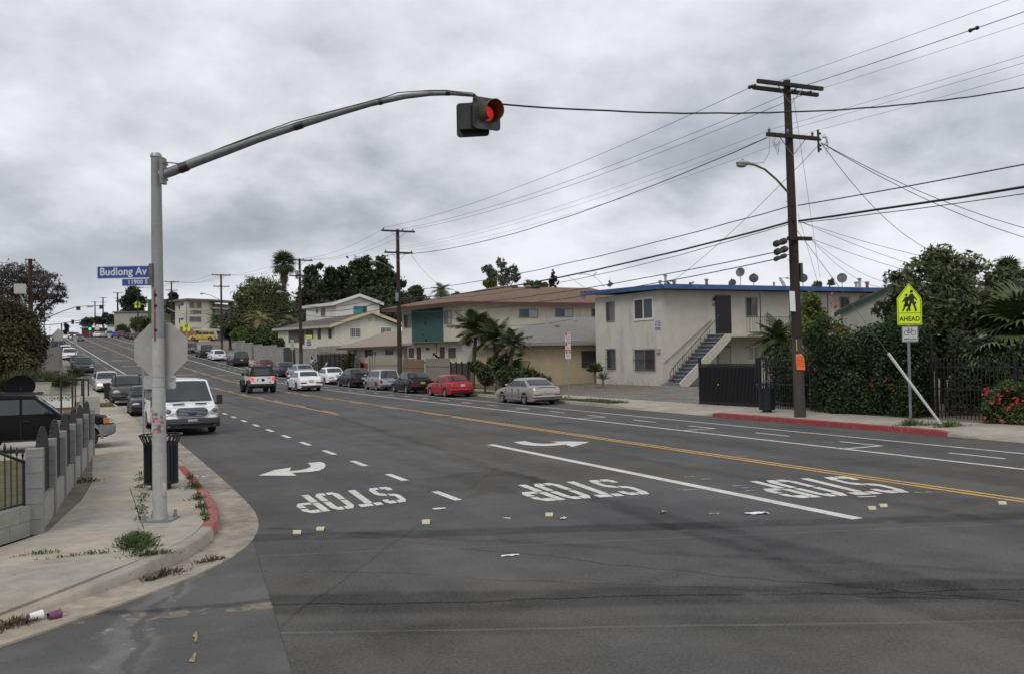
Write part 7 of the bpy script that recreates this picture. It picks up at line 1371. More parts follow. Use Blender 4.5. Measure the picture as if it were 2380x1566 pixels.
for y_ in (716.5, 737, 760): 
    a = f8w.uz(486, y_); f8w.ob('balcony_slab', MB().box((6.2, -.9, a[1]), (12.5, 1.8, .3)), ST8); f8w.ob('balcony_rail', MB().box((6.2, -1.75, a[1]+.95), (12.5, .08, .1)), DKSTEEL)
    for k in range(6): f8w.ob('balcony_post', MB().box((.3+k*2.4, -1.75, a[1]+.5), (.08, .08, .95)), DKSTEEL)
t = thing('boundary_wall', 'orange red stucco wall with sloping steps before the 12004 flats', 'wall', tuple(P(435, 788, 190))); fo = Fac(t, P(417, 780, 192)[:2], P(455, 780, 186)[:2]); u0, u1, z0, z1 = fo.rect(418, 758, 454, 790); fo.ob('wall_face', MB().prism([(u0, 0, z0-2), (u1, 0, z0-2), (u1, 0, z1-1.5), (u1*.55, 0, z1-.1), (u0, 0, z1)], (0, .3, 0)), mat('orange_stucco', (.30, .105, .06), .9, .15, 3))
t = thing('garage_block', 'low garage with white roof edge behind the yellow minivan', 'garage', tuple(P(510, 795, 196))); fo = Fac(t, P(479, 780, 192)[:2], P(545, 780, 206)[:2]); u0, u1, z0, z1 = fo.rect(480, 770, 544, 795); fo.ob('wall', MB().box(((u0+u1)/2, 2, (z0+z1)/2-.8), (u1-u0, 4, z1-z0+1.6)), mat('garage_grey', (.10, .11, .12), .8, .2, 2)); fo.ob('roof', MB().box(((u0+u1)/2, 1.8, z1+.2), (u1-u0+1, 5, .45)), ST8)
fo.ob('ramp_wall', MB().prism([(u0-.2, -1, z0-1), (u0-.2, -1, z1), (u0-5.2, -1, z0+.1), (u0-5.2, -1, z0-1)], (0, .3, 0)), ST8)
# ---- far buildings on the hill
def blockb(lab, cat, x0, x1, yt, yb, d, m, dep=10, name='far_building', roofm=None, slope=0):
    p = P(x0, yb, d); q = P(x1, yb, d); t = thing(name, lab, cat, tuple(p)); w = (q-p).length; h = P(x0, yt, d).z-p.z
    M = Matrix.Rotation(-PSI, 4, 'Z'); obj('wall', MB().box((w/2, dep/2, h/2-2), (w, dep, h+4)).xf(M), m, t); obj('roof', MB().prism([(-.4, -.4, h), (w+.4, -.4, h+slope), (w+.4, dep+.4, h+slope), (-.4, dep+.4, h)], (0, 0, .35)).xf(M), roofm or MATS['roof_olive_grey'], t); return t, w, h, M
GRNW = mat('olive_green_wall', (.085, .10, .03), .9, .15, .8)
t, w, h, M = blockb('tall windowless olive green building beside the signal mast', 'building', 344, 386, 699, 790, 255, GRNW, 14)
t, w, h, M = blockb('pale commercial building behind the far utility poles', 'building', 266, 352, 727, 795, 265, stucco('stucco_beige_far', (.33, .32, .28), (.2, .2, .2), .3), 12)
for k in range(5): obj('window', MB().box((2+k*2.1, -.1, h*.45), (1.1, .15, 1.2)).xf(M), DARKIN, t)
blockb('dark red brick shop at the hilltop crossing', 'building', 190, 222, 764, 790, 300, mat('brick_red_far', (.10, .035, .03), .9, .2, 2), 14); blockb('long low tan building left of the 12004 flats', 'building', 386, 414, 748, 800, 245, MATS['stucco_beige_far'] if 'stucco_beige_far' in MATS else ST8, 10); blockb('white roofed shed behind the hilltop cars', 'building', 250, 290, 757, 785, 290, ST6, 8)
t = thing('hilltop_sign', 'white sign board above the hilltop cars', 'road sign', tuple(P(226, 780, 262))); obj('board', MB().box((0, 0, 2.2), (1.3, .1, 1.1), -PSI), SWHT, t); obj('post', MB().box((0, .1, .8), (.12, .12, 2.4)), GALV, t)
# ---- right hand neighbours
a9, b9_ = P(1953, 726, 46), P(2085, 661, 46); t9 = thing('gabled_outbuilding', 'grey stucco gable with dark green barge board behind the loquat tree', 'house', (a9.x, a9.y, .3)); f9 = Fac(t9, a9[:2], b9_[:2]); 
zA, zB = f9.uz(1953, 727)[1], f9.uz(2083, 662)[1]; f9.ob('gable_wall', MB().prism([(0, 0, .3), (f9.L*2, 0, .3), (f9.L*2, 0, zA), (f9.L, 0, zB), (0, 0, zA)], (9, 8, 0)), stucco('stucco_green_grey', (.30, .31, .25), (.2, .2, .17), .4)); f9.ob('barge_board', MB().prism([(-.3, -.2, zA-.2), (-.3, -.2, zA+.02), (f9.L, -.2, zB+.12), (f9.L, -.2, zB-.1)], (0, .25, 0)), mat('barge_green', (.01, .04, .03), .7), t9); f9.ob('roof', MB().prism([(-.3, -.2, zA), (f9.L, -.2, zB+.08), (f9.L*2+.3, -.2, zA), (f9.L*2+.3, -.2, zA+.1), (f9.L, -.2, zB+.2), (-.3, -.2, zA+.1)], (9.2, 8.2, 0)), RF5)
a9 = P(2300, 740, 38); t9 = thing('side_house', 'pale grey clapboard house at the right picture edge', 'house', (a9.x, a9.y, .3)); f9 = Fac(t9, P(2290, 740, 38)[:2], P(2560, 740, 35)[:2]); zt = f9.uz(2340, 657)[1]
f9.ob('wall', MB().box((f9.L/2, 3, zt/2+.1), (f9.L, 6, zt-.3)), mat('clapboard_grey', (.38, .38, .37), .8, .08, 4)); z_ = .5
while z_ < zt-.1: f9.ob('clapboard', MB().prism([(0, -.03, z_), (f9.L, -.03, z_), (f9.L, -.005, z_+.2), (0, -.005, z_+.2)], (0, .02, 0)), MATS['clapboard_grey']); z_ += .205
f9.ob('roof', MB().box((f9.L/2, 3, zt+.03), (f9.L+.8, 7, .1)), mat('roof_grey', (.15,)*3)); f9.ob('awning_edge', MB().prism([(1, -.6, f9.uz(2330, 735)[1]), (f9.L, -.6, f9.uz(2330, 735)[1]-.3), (f9.L, -.6, f9.uz(2330, 735)[1]-.1), (1, -.6, f9.uz(2330, 735)[1]+.15)], (0, .6, 0)), DARKIN)
# ---- fences and walls on the right
def run(name, lab, cat, X0, s0, X1, s1): return thing(name, lab, cat, tuple(R(s0, X0, .14)))
g0_, g1_ = R(30.35, 23.2, .15), R(27.2, 23.62, .15); gt_ = thing('sliding_gate', 'black ribbed sliding gate closing the drive of the flats', 'gate', tuple(g0_)); fg = Fac(gt_, g0_[:2], g1_[:2]); n = 44; me = None; Lg = fg.L
for i in range(n):
    x = Lg*(i+.5)/n
    if me is None: o = obj('picket', MB().box((0, 0, .98), (.035, .03, 1.70)), BLACK, gt_); me = o.data
    else: o = obj2('picket', me, gt_)
    o.matrix_basis = fg.M @ Matrix.Translation((x, -.03, 0))
sh = lambda z, h, nm, y=0, th=.04: fg.ob(nm, MB().box((Lg/2, y, z+.15), (Lg, th, h)), BLACK)
sh(.08, .08, 'rail', -.03); sh(1.55, .06, 'rail', -.03); fg.ob('backing_sheet', MB().box((Lg/2, .01, .95), (Lg, .01, 1.45)), mat('sheet_black', (.014, .014, .015), .7, .15, 6))
for x in (0, Lg): fg.ob('gate_post', MB().box((x, 0, 1.08), (.09, .09, 1.95)), BLACK)
fg.ob('frame_hoop', ring([(Lg-.12, .2), (Lg+.42, .2), (Lg+.42, 2.05), (Lg-.12, 2.05)], [(Lg-.06, .26), (Lg+.36, .26), (Lg+.36, 1.98), (Lg-.06, 1.98)], -.06, .05), BLACK)
for x in (Lg*.32, Lg*.84): fg.ob('gate_wheel', MB().lathe([(.001, -.02), (.07, -.02), (.07, .02), (.001, .02)], (x, -.03, .22), 'x', 12), DKSTEEL)
fg.ob('lock_plate', MB().box((Lg*.34, -.06, .98), (.07, .01, .06)), mat('brass_lock', (.35, .26, .08), .4), None)
fp = thing('picket_fence', 'black steel picket fence behind the hedge and litter bin on the right', 'fence', tuple(g1_)); fq = Fac(fp, g1_[:2], R(8.5, 24.2)[:2]); n = int(fq.L/.125); me = None
for i in range(n):
    if me is None: o = obj('picket', MB().box((0, 0, 1.02), (.022, .022, 1.75)).lathe([(.018, 0), (.022, .04), (.001, .1)], (0, 0, 1.9), 'z', 4), BLACK, fp); me = o.data
    else: o = obj2('picket', me, fp)
    o.matrix_basis = fq.M @ Matrix.Translation((.12+i*.125, 0, -.0))
for i in range(8): fq.ob('post', MB().box((.05+i*fq.L/7.2, 0, 1.1), (.07, .07, 1.95)), BLACK)
for z in (.35, 1.05, 1.72): fq.ob('rail', MB().box((fq.L/2, 0, z), (fq.L, .03, .04)), BLACK)
# fences before the brown roofed flats
for lab, x0, x1, yt, m_, sp, wd in (('beige board fence panel left of the second utility pole', 856, 934, 829, mat('board_beige', (.30, .26, .20), .9, .25, 4, stretch=(2, 2, .3)), .155, .15), ('rust stained beige picket panel right of the second utility pole', 937, 988, 836, mat('board_rusty', (.34, .28, .19), .9, .5, 3, stretch=(3, 3, .4), col2=(.22, .12, .06)), .155, .13), ('grey weathered picket panel below the flats', 990, 1047, 832, mat('board_grey', (.22, .20, .175), .9, .2, 5, stretch=(2, 2, .3)), .155, .13)):
    s0, s1 = SX(x0, 23.5), SX(x1, 23.5); a, b = R(s0, 23.5, .15), R(s1, 23.5, .15); t = thing('board_fence', lab, 'fence', tuple(a)); fz = Fac(t, a[:2], b[:2]); h = ZP(b, yt)-b.z; n = max(4, int(fz.L/sp)); me = None
    for i in range(n):
        if me is None: o = obj('board', MB().box((0, 0, h/2), (wd, .03, h)), m_, t); me = o.data
        else: o = obj2('board', me, t)
        o.matrix_basis = Matrix.Translation((0, 0, 0)) @ fz.M @ Matrix.Translation((sp*(i+.5), 0, 0)); o.scale = (1, 1, random.uniform(.97, 1.03))
        o.location.z = 0
    for z in (h*.25, h*.8): fz.ob('rail', MB().box((fz.L/2, -.04, z), (fz.L, .04, .07)), m_)
s0, s1 = SX(1050, 23.4), SX(1104, 23.2); a, b = R(s0, 23.4, .15), R(s1, 23.2, .15); t = thing('board_fence', 'dark brown slatted gate with black posts beside the palms', 'gate', tuple(a)); fz = Fac(t, a[:2], b[:2]); h = ZP(b, 834)-b.z
for i in range(int(fz.L/.16)): o = fz.ob('board', MB().box((.08+i*.16, 0, h*.46+.02), (.145, .03, h*.92)), mat('board_dark', (.055, .045, .04), .9, .3, 4, stretch=(2, 2, .3))); o.location.z = -0.15+.17
for i in range(5): o = fz.ob('post', MB().box((fz.L*i/4, -.05, h/2), (.08, .08, h)), BLACK)
# iron fence and cypress shrub at the bungalow
s0, s1 = SX(739, 23.5), SX(822, 23.5); a, b = R(s0, 23.5, .15), R(s1, 23.5, .15); t = thing('iron_fence', 'dark iron fence with mesh before the bungalow', 'fence', tuple(a)); fz = Fac(t, a[:2], b[:2]); h = ZP(a, 822)-a.z
for i in range(9): fz.ob('post', MB().box((fz.L*i/8, 0, a.z+h/2), (.09, .09, h)), BLACK)
for z in (.3, h-.1): fz.ob('rail', MB().box((fz.L/2, 0, a.z+z), (fz.L, .05, .06)), BLACK)
mb = MB()
for i in range(int(fz.L/.14)): mb.box((i*.14, .01, a.z+h*.48), (.03, .02, h*.93))
fz.ob('pickets', mb, BLACK, kind='stuff'); fz.ob('concrete_screen', MB().box((fz.L/2, .6, a.z+h*.42), (fz.L, .15, h*.84)), mat('screen_grey', (.15, .145, .135), .9, .15, 3))
t = thing('iron_gate', 'narrow black gate frame at the bungalow path', 'gate', tuple(R(SX(862, 23.5), 23.5, .15))); fz = Fac(t, R(SX(861, 23.5), 23.5)[:2], R(SX(873, 23.5), 23.5)[:2])
for x in (0, fz.L/2, fz.L): fz.ob('gate_bar', MB().box((x, 0, 1.5), (.09, .09, 2.6)), BLACK)
fz.ob('gate_rail', MB().box((fz.L/2, 0, 2.8), (fz.L, .09, .09)), BLACK)
# retaining wall with stepped top
RW = NT('retaining_wall_block'); br = RW.t.nodes.new('ShaderNodeTexBrick'); RW.L(RW.o, br.inputs['Vector']); RW = RW.done(RW.scale(RW.mix(RW.ss(RW.noise(.8, 5), .35, .65), (.235, .225, .20), (.285, .27, .24)), RW.ss(RW.noise(9, 3), .3, .7, .9, 1.06)), .92)
tw = thing('retaining_wall', 'long grey stepped retaining wall above the parked cars', 'wall', tuple(R(SX(700, 23.6), 23.6)))
for x0, x1, yt in ((546, 566, 792), (566, 585, 797), (589.5, 606, 801), (606, 640, 803), (640, 659, 807.5), (687, 706, 810), (706, 740, 810.5)):
    s0, s1 = SX(x0, 23.6), SX(x1, 23.6); a, b = R(s0, 23.6), R(s1, 23.6); fz = Fac(tw, a[:2], b[:2]); z1 = ZP(b, yt); z0 = min(a.z, b.z)-.5; fz.ob('wall_section', MB().box((fz.L/2, .12, (z0+z1)/2), (fz.L-.02, .25, z1-z0)), RW)
    fz.ob('wall_coping', MB().box((fz.L/2, .12, z1+.04), (fz.L-.02, .3, .08)), mat('coping_grey', (.30, .29, .26), .9, .1, 4))
s0, s1 = SX(660, 23.6), SX(686, 23.6); a, b = R(s0, 23.6), R(s1, 23.6); t = thing('solid_gate', 'black solid driveway gate set in the retaining wall', 'gate', tuple(a)); fz = Fac(t, a[:2], b[:2]); z1 = ZP(a, 808)
for k in range(6): fz.ob('gate_plank', MB().box((fz.L*(k+.5)/6, 0, (a.z+z1)/2), (fz.L/6-.02, .06, z1-a.z)), BLACK)
wp = Vector((c5.x, c5.y)); t = thing('garden_wall', 'upper grey garden wall below the gabled house', 'wall', tuple(P(770, 830, 104))); fz = Fac(t, P(737, 830, 108)[:2], P(822, 830, 98)[:2]); u0, u1, z0, z1 = fz.rect(738, 803.5, 815, 840); fz.ob('wall_section', MB().box(((u0+u1)/2, 0, (z0+z1)/2-.3), (u1-u0, .25, z1-z0+.6)), RW)
# raised yards behind the walls
for lab, pts, z in (('raised_yard', [(SX(546, 23.8), 23.8), (SX(740, 23.8), 23.8), (SX(740, 23.8), 60), (SX(546, 23.8), 60)], 2.2),):
    mb = MB(); v = [R(s, X, 1.9) for s, X in pts]; mb.add([tuple(q) for q in v], [(0, 1, 2, 3)]); struct('raised_yard', mb, GRASS)
# ---- left side walls up the street
t = thing('boundary_wall', 'grey side wall along the left pavement below the dark tree', 'wall', tuple(R(92, -.95, .1)))
for k in range(8):
    s0, s1 = 84+k*7, 84+(k+1)*7-.05; a, b = R(s0, -1.0), R(s1, -1.0); fz = Fac(t, a[:2], b[:2]); z1 = a.z+2.35-(.0 if k else .9); fz.ob('wall_section', MB().box((fz.L/2, 0, (a.z-.3+z1)/2), (fz.L, .2, z1-a.z+.3)), RW); fz.ob('wall_coping', MB().box((fz.L/2, 0, z1+.04), (fz.L, .26, .08)), MATS['coping_grey'])
a = P(95, 845, 96); t = thing('boundary_wall', 'square grey end wall facing the street corner on the left', 'wall', tuple(a)); fz = Fac(t, P(93, 840, 92)[:2], R(85, -1.05)[:2]); u0, u1, z0, z1 = fz.rect(95, 809, 130, 850); fz.ob('wall_face', MB().box((fz.L/2, 0, (z0+z1)/2-.2), (fz.L, .2, z1-z0+.4)), mat('wall_dark_grey', (.16, .155, .15), .9, .12, 2))
for lab, x0, x1, yt, yb, d in (('low white wall with steps beside the left pavement', 118, 170, 897, 905, 58), ('pale low wall below the palms on the left', 55, 118, 890, 903, 56)):
    a = P(x0, yb, d); t = thing('low_wall', lab, 'wall', (a.x, a.y, .12)); fz = Fac(t, P(x0, yb, d)[:2], P(x1, yb, d)[:2]); z1 = fz.uz((x0+x1)/2, yt)[1]; fz.ob('wall_face', MB().box((fz.L/2, 0, (.1+z1)/2), (fz.L, .2, z1-.1)), CAPM); fz.ob('wall_coping', MB().box((fz.L/2, 0, z1+.03), (fz.L, .28, .06)), BLOCKW)
# ---------------------------------------------------------------- trees and plants
BARK = mat('bark', (.07, .055, .04), .9, .3, 6, .4); PBARK = mat('palm_bark', (.13, .105, .08), .9, .25, 9, .5)
def clumps(blobs, n, dens=1., k=26, inner=.55, sig=.20):
    out = []; V = [b[1] for b in blobs]; tot = sum(v**2 for v in V)
    for c, r, *q in blobs:
        sq = q[0] if q else .85; m_ = max(40, int(n*r*r/tot)); nc = max(6, m_//k); d = rng.normal(size=(nc, 3)); d /= np.linalg.norm(d, axis=1)[:, None]; rad = r*(inner+(1-inner)*rng.random(nc)**.5*rng.uniform(.75, 1.12, nc))
        cc = d*rad[:, None]; idx = rng.integers(0, nc, m_); p = cc[idx]+rng.normal(size=(m_, 3))*r*sig*rng.uniform(.5, 1.3, nc)[idx][:, None]; p[:, 2] *= sq; out.append(p+np.array(c)[None, :])
    return np.concatenate(out)
def tree(name, lab, cat, base, blobs, n, lm, size, aspect=.5, trunk=.2, sq=.85, group=None, limbs=True, inner=.5, sig=.2, k=26, core=True, bark=None, extra=None):
    # blobs: (px, py, radius in px, depth)
    base = Vector(base); t = thing(name, lab, cat, tuple(base), group=group); B = []
    for px, py, r, d in blobs: c = P(px, py, d)-base; B.append(((c.x+rng.uniform(-.3, .3), c.y+rng.uniform(-.5, .5), c.z), r*d/FP, sq))
    o = cards('crown', clumps(B, n, inner=inner, sig=sig, k=k), size, lm, t, aspect)
    if limbs:
        mb = MB(); cz = sum(b[0][2] for b in B)/len(B); top = Vector((sum(b[0][0] for b in B)/len(B), sum(b[0][1] for b in B)/len(B), cz)); fork = Vector((top.x*.4, top.y*.4, max(.5, min(b[0][2] for b in B)*.55)))
        mb.tube([(0, 0, -.2), fork*.55, fork], [trunk, trunk*.8, trunk*.7], 8); obj('trunk', mb, bark or BARK, t, smooth=True)
        for c, r, _ in B: c = Vector(c); obj('limb', MB().tube([fork, fork.lerp(c, .5)+Vector((0, 0, .12*(c-fork).length)), c, c+(c-fork).normalized()*r*.6], [trunk*.5, trunk*.33, trunk*.18, trunk*.05], 6), bark or BARK, t, smooth=True)
    return t
DKG1 = leafmat('leaf_dark_green', (.024, .036, .014), (.060, .078, .032), .6, .4); OLV = leafmat('leaf_olive_brown', (.032, .034, .012), (.080, .072, .028), .4, .4); JAC = leafmat('leaf_jacaranda', (.048, .042, .036), (.095, .080, .076), .3, .4)
WIL = leafmat('leaf_willow', (.055, .070, .026), (.12, .135, .05), .3, .35); BRT = leafmat('leaf_bright_green', (.05, .085, .016), (.10, .145, .03), .5, .35); YGR = leafmat('leaf_yellow_green', (.085, .125, .024), (.17, .21, .05), 1.2, .35)
LOQ = leafmat('leaf_loquat', (.026, .038, .015), (.095, .11, .045), 1.6, .5, .45); IVY = leafmat('leaf_ivy', (.015, .032, .010), (.044, .070, .024), 1.1, .5, .5); EUC = leafmat('leaf_eucalyptus', (.065, .075, .050), (.12, .13, .085), .4, .4); PINE = leafmat('needle_dark', (.014, .022, .014), (.030, .042, .026), .4, .3); MID = leafmat('leaf_mid_green', (.04, .064, .018), (.085, .115, .036), .5, .4)
def gz(px, d): p = P(px, 800, d); s, X = inv(p.x, p.y); return prof(s)+.1
def bs(px, d): p = P(px, 800, d); return (p.x, p.y, gz(px, d))
tree('jacaranda_tree', 'spreading purple brown feathery tree at the upper left edge', 'tree', bs(30, 100), [(-20, 655, 48, 100), (20, 640, 42, 99), (60, 636, 38, 101), (95, 655, 36, 100), (125, 678, 30, 99), (148, 694, 18, 100), (60, 680, 40, 100), (100, 700, 30, 101), (10, 690, 45, 100), (88, 738, 22, 104), (105, 722, 18, 104)], 11500, JAC, .32, .35, .32, .62, inner=.45, sig=.17, k=16)
tree('ficus_tree', 'dense dark olive brown tree mass filling the left edge', 'tree', bs(20, 68), [(-25, 730, 46, 68), (20, 735, 42, 67), (55, 750, 34, 68), (75, 785, 28, 69), (25, 790, 50, 66), (60, 825, 36, 67), (-15, 830, 50, 66), (88, 800, 18, 70), (20, 850, 40, 64), (70, 858, 26, 64)], 42000, OLV, .22, .5, .3)
def blades(name, lab, cat, base, n, L_, m, spread=.9, aspect=.05, up=.5, group=None, cl=1, rad=0.):
    t = thing(name, lab, cat, tuple(base), group=group); P0 = []; N_ = []
    for i in range(n):
        a = random.uniform(0, 2*math.pi); e = random.uniform(.1, 1.25); d = Vector((math.cos(a)*math.cos(e), math.sin(a)*math.cos(e), math.sin(e))); c = Vector((random.uniform(-rad, rad), random.uniform(-rad, rad), up)); P0.append(tuple(c+d*L_*.5)); N_.append(tuple(d*4))
    v = np.array(P0); nn = np.array(N_); cards('leaves', v, L_, m, t, aspect, nrm=nn); obj('stem', MB().tube([(0, 0, 0), (0, 0, up)], .06, 6), PBARK, t); return t
GRY_G = leafmat('leaf_grey_green', (.05, .062, .028), (.10, .115, .05), 1., .4)
for i, (px, pb, d, n, L_, lab) in enumerate(((150, 893, 58, 380, 1.0, 'feathery green shrub nearest the left pavement'), (128, 880, 60, 420, 1.05, 'spiky green shrub behind the nearest left one'), (92, 872, 62, 420, 1.15, 'pale spiky shrub under the dark tree'), (55, 878, 60, 420, 1.2, 'broad spiky shrub between the dish and the dark tree'), (15, 890, 50, 380, 1.1, 'spiky plant at the left picture edge'), (178, 862, 74, 320, 1.1, 'small feathery shrub beside the slate car'))):
    b = P(px, pb, d); b.z = .12 if d < 70 else gz(px, d); blades('spiky_shrub', lab, 'shrub', b, n, L_, GRY_G if i % 2 else MID, up=.75, group='shrubs beside the left pavement', rad=.35)
# hill trees, from far left to right
tree('pine_tree', 'large dark pine beside the sixth utility pole', 'tree', bs(310, 275), [(310, 682, 15, 275), (300, 700, 17, 275), (320, 702, 17, 276), (308, 722, 19, 275), (296, 725, 12, 275), (325, 724, 11, 275)], 6000, PINE, .9, .5, .5, 1.); tree('pine_tree', 'smaller dark pine between the mast and the 12004 building', 'tree', bs(404, 245), [(405, 690, 9, 245), (402, 706, 12, 245), (398, 720, 11, 245), (412, 712, 9, 245)], 3200, PINE, .8, .5, .4, 1.)
for lab, bl, m_ in (('rounded dark tree over the hilltop cars, left of the pair', [(205, 748, 11, 320), (196, 752, 8, 320), (216, 745, 8, 320)], DKG1), ('tree mass behind the white board on the hilltop', [(235, 745, 12, 300), (250, 738, 12, 300), (262, 748, 14, 300)], DKG1), ('dark tree right of the pale commercial building', [(280, 738, 12, 290), (292, 745, 10, 290)], DKG1), ('green street tree before the pale commercial building', [(283, 765, 10, 250), (290, 772, 8, 250)], MID), ('larger green street tree beside the signal mast', [(318, 752, 14, 245), (335, 748, 14, 245), (326, 765, 14, 245)], MID), ('low green bush right of the signal mast', [(385, 765, 12, 230), (395, 772, 10, 230)], DKG1)):
    px, py, r_, d_ = bl[0]; tree('street_tree', lab, 'tree', bs(px, d_), bl, 2600, m_, .75, .5, .25)
t = tree('cypress_tree', 'tiny dark cypress standing on the far road horizon', 'tree', bs(153, 330), [(153, 757, 4, 330), (153, 763, 5, 330), (153, 770, 5, 330)], 900, PINE, .7, .5, .2, 1.4)
# fan palm
def fan_mesh(r, n=20, arc=135, pet=.35, droop=.35, w=.07):
    mb = MB(); mb.tube([(0, 0, 0), (0, r*pet, .02*r)], [.02*r, .012*r], 4)
    for k in range(n):
        a = math.radians(-arc+2*arc*k/(n-1)); s_, c = math.sin(a), math.cos(a); L_ = r*(.72+.1*math.cos(a))*random.uniform(.9, 1.05); o = Vector((0, r*pet, .02*r)); d = Vector((s_, c, 0)); q = Vector((c, -s_, 0)); z1 = -.06*r*abs(s_); z2 = -droop*r*random.uniform(.6, 1.2)
        p1 = o+d*L_*.55+Vector((0, 0, z1+.04*r)); p2 = o+d*L_*.85+Vector((0, 0, z1+z2*.35)); p3 = o+d*L_+Vector((0, 0, z2)); ww = w*r
        mb.add([o, p1-q*ww, p1+q*ww, p2-q*ww*.6, p2+q*ww*.6, p3], [(0, 1, 2), (1, 3, 4, 2), (3, 5, 4)])
    return mb
def feather_mesh(L_, n=26, w=.32, droop=.5):
    mb = MB(); pts = []
    for i in range(9): t_ = i/8; pts.append(Vector((0, L_*(t_-.18*t_*t_*droop), L_*(.28*t_-droop*t_*t_))))
    mb.tube(pts, [.022*L_*(1-.9*i/8)+.002 for i in range(9)], 4)
    for i in range(n):
        t_ = .14+.86*i/(n-1); j = min(7, int(t_*8)); o = pts[j].lerp(pts[j+1], t_*8-j); dr = (pts[j+1]-pts[j]).normalized(); ll = L_*w*math.sin(math.pi*min(1, .15+t_*.9))**.6
        for sx in (-1, 1): e = o+Vector((sx*ll*.8, 0, -ll*random.uniform(.15, .5)))+dr*ll*.5; q = dr*L_*.014; m_ = o.lerp(e, .5)+Vector((0, 0, .03*L_)); mb.add([o-q, o+q, m_+q*1.3, m_-q*1.3, e], [(0, 1, 2, 3), (3, 2, 4)])
    return mb
def palm(name, lab, base, top, n, mesh_fn, leafm, trunk=.2, pit=(-55, 70), skirt=0, skm=None, group=None, taper=.75, ssc=.55):
    base, top = Vector(base), Vector(top); t = thing(name, lab, 'palm tree', tuple(base), group=group); tp = top-base
    obj('trunk', MB().tube([(0, 0, -.2), tp*.3, tp*.7, tp], [trunk*1.15, trunk, trunk*.9, trunk*taper], 10), PBARK, t, smooth=True); me = [None, None, None]
    for i in range(n):
        v = i % 3; a = i*2.39996+random.uniform(-.2, .2); e = math.radians(pit[1]+(pit[0]-pit[1])*((i+.5)/n)**.85)+random.uniform(-.08, .08)
        if me[v] is None: o = obj('frond', mesh_fn(), leafm, t); me[v] = o.data
        else: o = obj2('frond', me[v], t)
        o.matrix_basis = Matrix.Translation(tp+Vector((0, 0, .02))) @ Matrix.Rotation(a, 4, 'Z') @ Matrix.Rotation(e, 4, 'X'); k = random.uniform(.85, 1.1); o.scale = (k, k, k)
    if skirt:
        m1 = None
        for i in range(skirt):
            a = i*2.39996; 
            if m1 is None: o = obj('dead_frond', mesh_fn(), skm, t); m1 = o.data
            else: o = obj2('dead_frond', m1, t)
            o.matrix_basis = Matrix.Translation(tp+Vector((0, 0, -.25-2.0*i/skirt))) @ Matrix.Rotation(a, 4, 'Z') @ Matrix.Rotation(math.radians(-70-14*random.random()), 4, 'X') @ Matrix.Scale(ssc, 4)
    return t
FANM = leafmat('palm_fan_green', (.05, .07, .022), (.10, .125, .045), 1., .35); FANB = leafmat('palm_dead_brown', (.11, .08, .05), (.19, .15, .10), 1., .3); FEA = leafmat('palm_feather_green', (.05, .068, .028), (.12, .14, .062), 1.5, .4); FEY = leafmat('palm_feather_yellow', (.14, .13, .035), (.24, .20, .06), 1.5, .3)
d_ = 150; k = d_/FP; tp = P(660, 616, d_); b_ = P(659, 770, d_)
palm('fan_palm', 'tall fan palm with a shaggy brown skirt against the sky', b_, tp, 46, lambda: fan_mesh(29*k, 13, 95, .45, .18, .05), FANM, .42, (-48, 82), 24, FANB)
# willow and hedge mass behind the retaining wall
tree('willow_tree', 'large drooping olive green tree behind the retaining wall', 'tree', bs(610, 148), [(590, 672, 26, 148), (570, 690, 26, 147), (620, 680, 30, 148), (645, 692, 28, 149), (600, 710, 38, 147), (565, 725, 28, 146), (640, 722, 36, 148), (672, 728, 26, 150), (545, 745, 20, 146), (600, 748, 36, 145), (655, 752, 28, 148), (690, 745, 20, 152)], 24000, WIL, .55, .28, .5, 1.05)
tree('dark_conifer', 'dark green column tree left of the willow', 'tree', bs(535, 150), [(540, 735, 12, 152), (532, 750, 14, 152), (530, 768, 14, 150)], 5000, PINE, .5, .5, .3, 1.2)
for lab, bl, m_ in (('bright green shrub at the left end over the retaining wall', [(556, 778, 16, 138), (572, 772, 14, 138), (566, 786, 14, 136)], BRT), ('dark green shrub mass in the middle over the retaining wall', [(592, 778, 18, 132), (612, 772, 18, 132), (605, 790, 16, 130)], MID), ('olive shrub mass before the low house', [(630, 775, 18, 128), (645, 785, 18, 127), (622, 792, 14, 127)], MID), ('low ragged shrub by the driveway gate opening', [(648, 798, 12, 120), (660, 792, 10, 122)], WIL)):
    px, py, r_, dd_ = bl[0]; tree('hedge_shrub', lab, 'shrub', (P(px, 800, dd_).x, P(px, 800, dd_).y, 2.5), bl, 6500, m_, .33, .5, .12)
palm('queen_palm', 'yellowing feather palm in front of the willow', P(602, 790, 136), P(603, 742, 136), 16, lambda: feather_mesh(3.0, 20, .3, .8), FEY, .3, (-35, 60))
palm('queen_palm', 'feather palm with drooping fronds beside the third utility pole', P(676, 800, 130), P(676, 752, 130), 16, lambda: feather_mesh(2.7, 20, .3, .8), FEA, .28, (-35, 60)); palm('queen_palm', 'small green feather palm before the 12004 building', P(503, 790, 200), P(503, 745, 200), 22, lambda: feather_mesh(2.9, 18, .34, .7), MID, .25, (-40, 75))
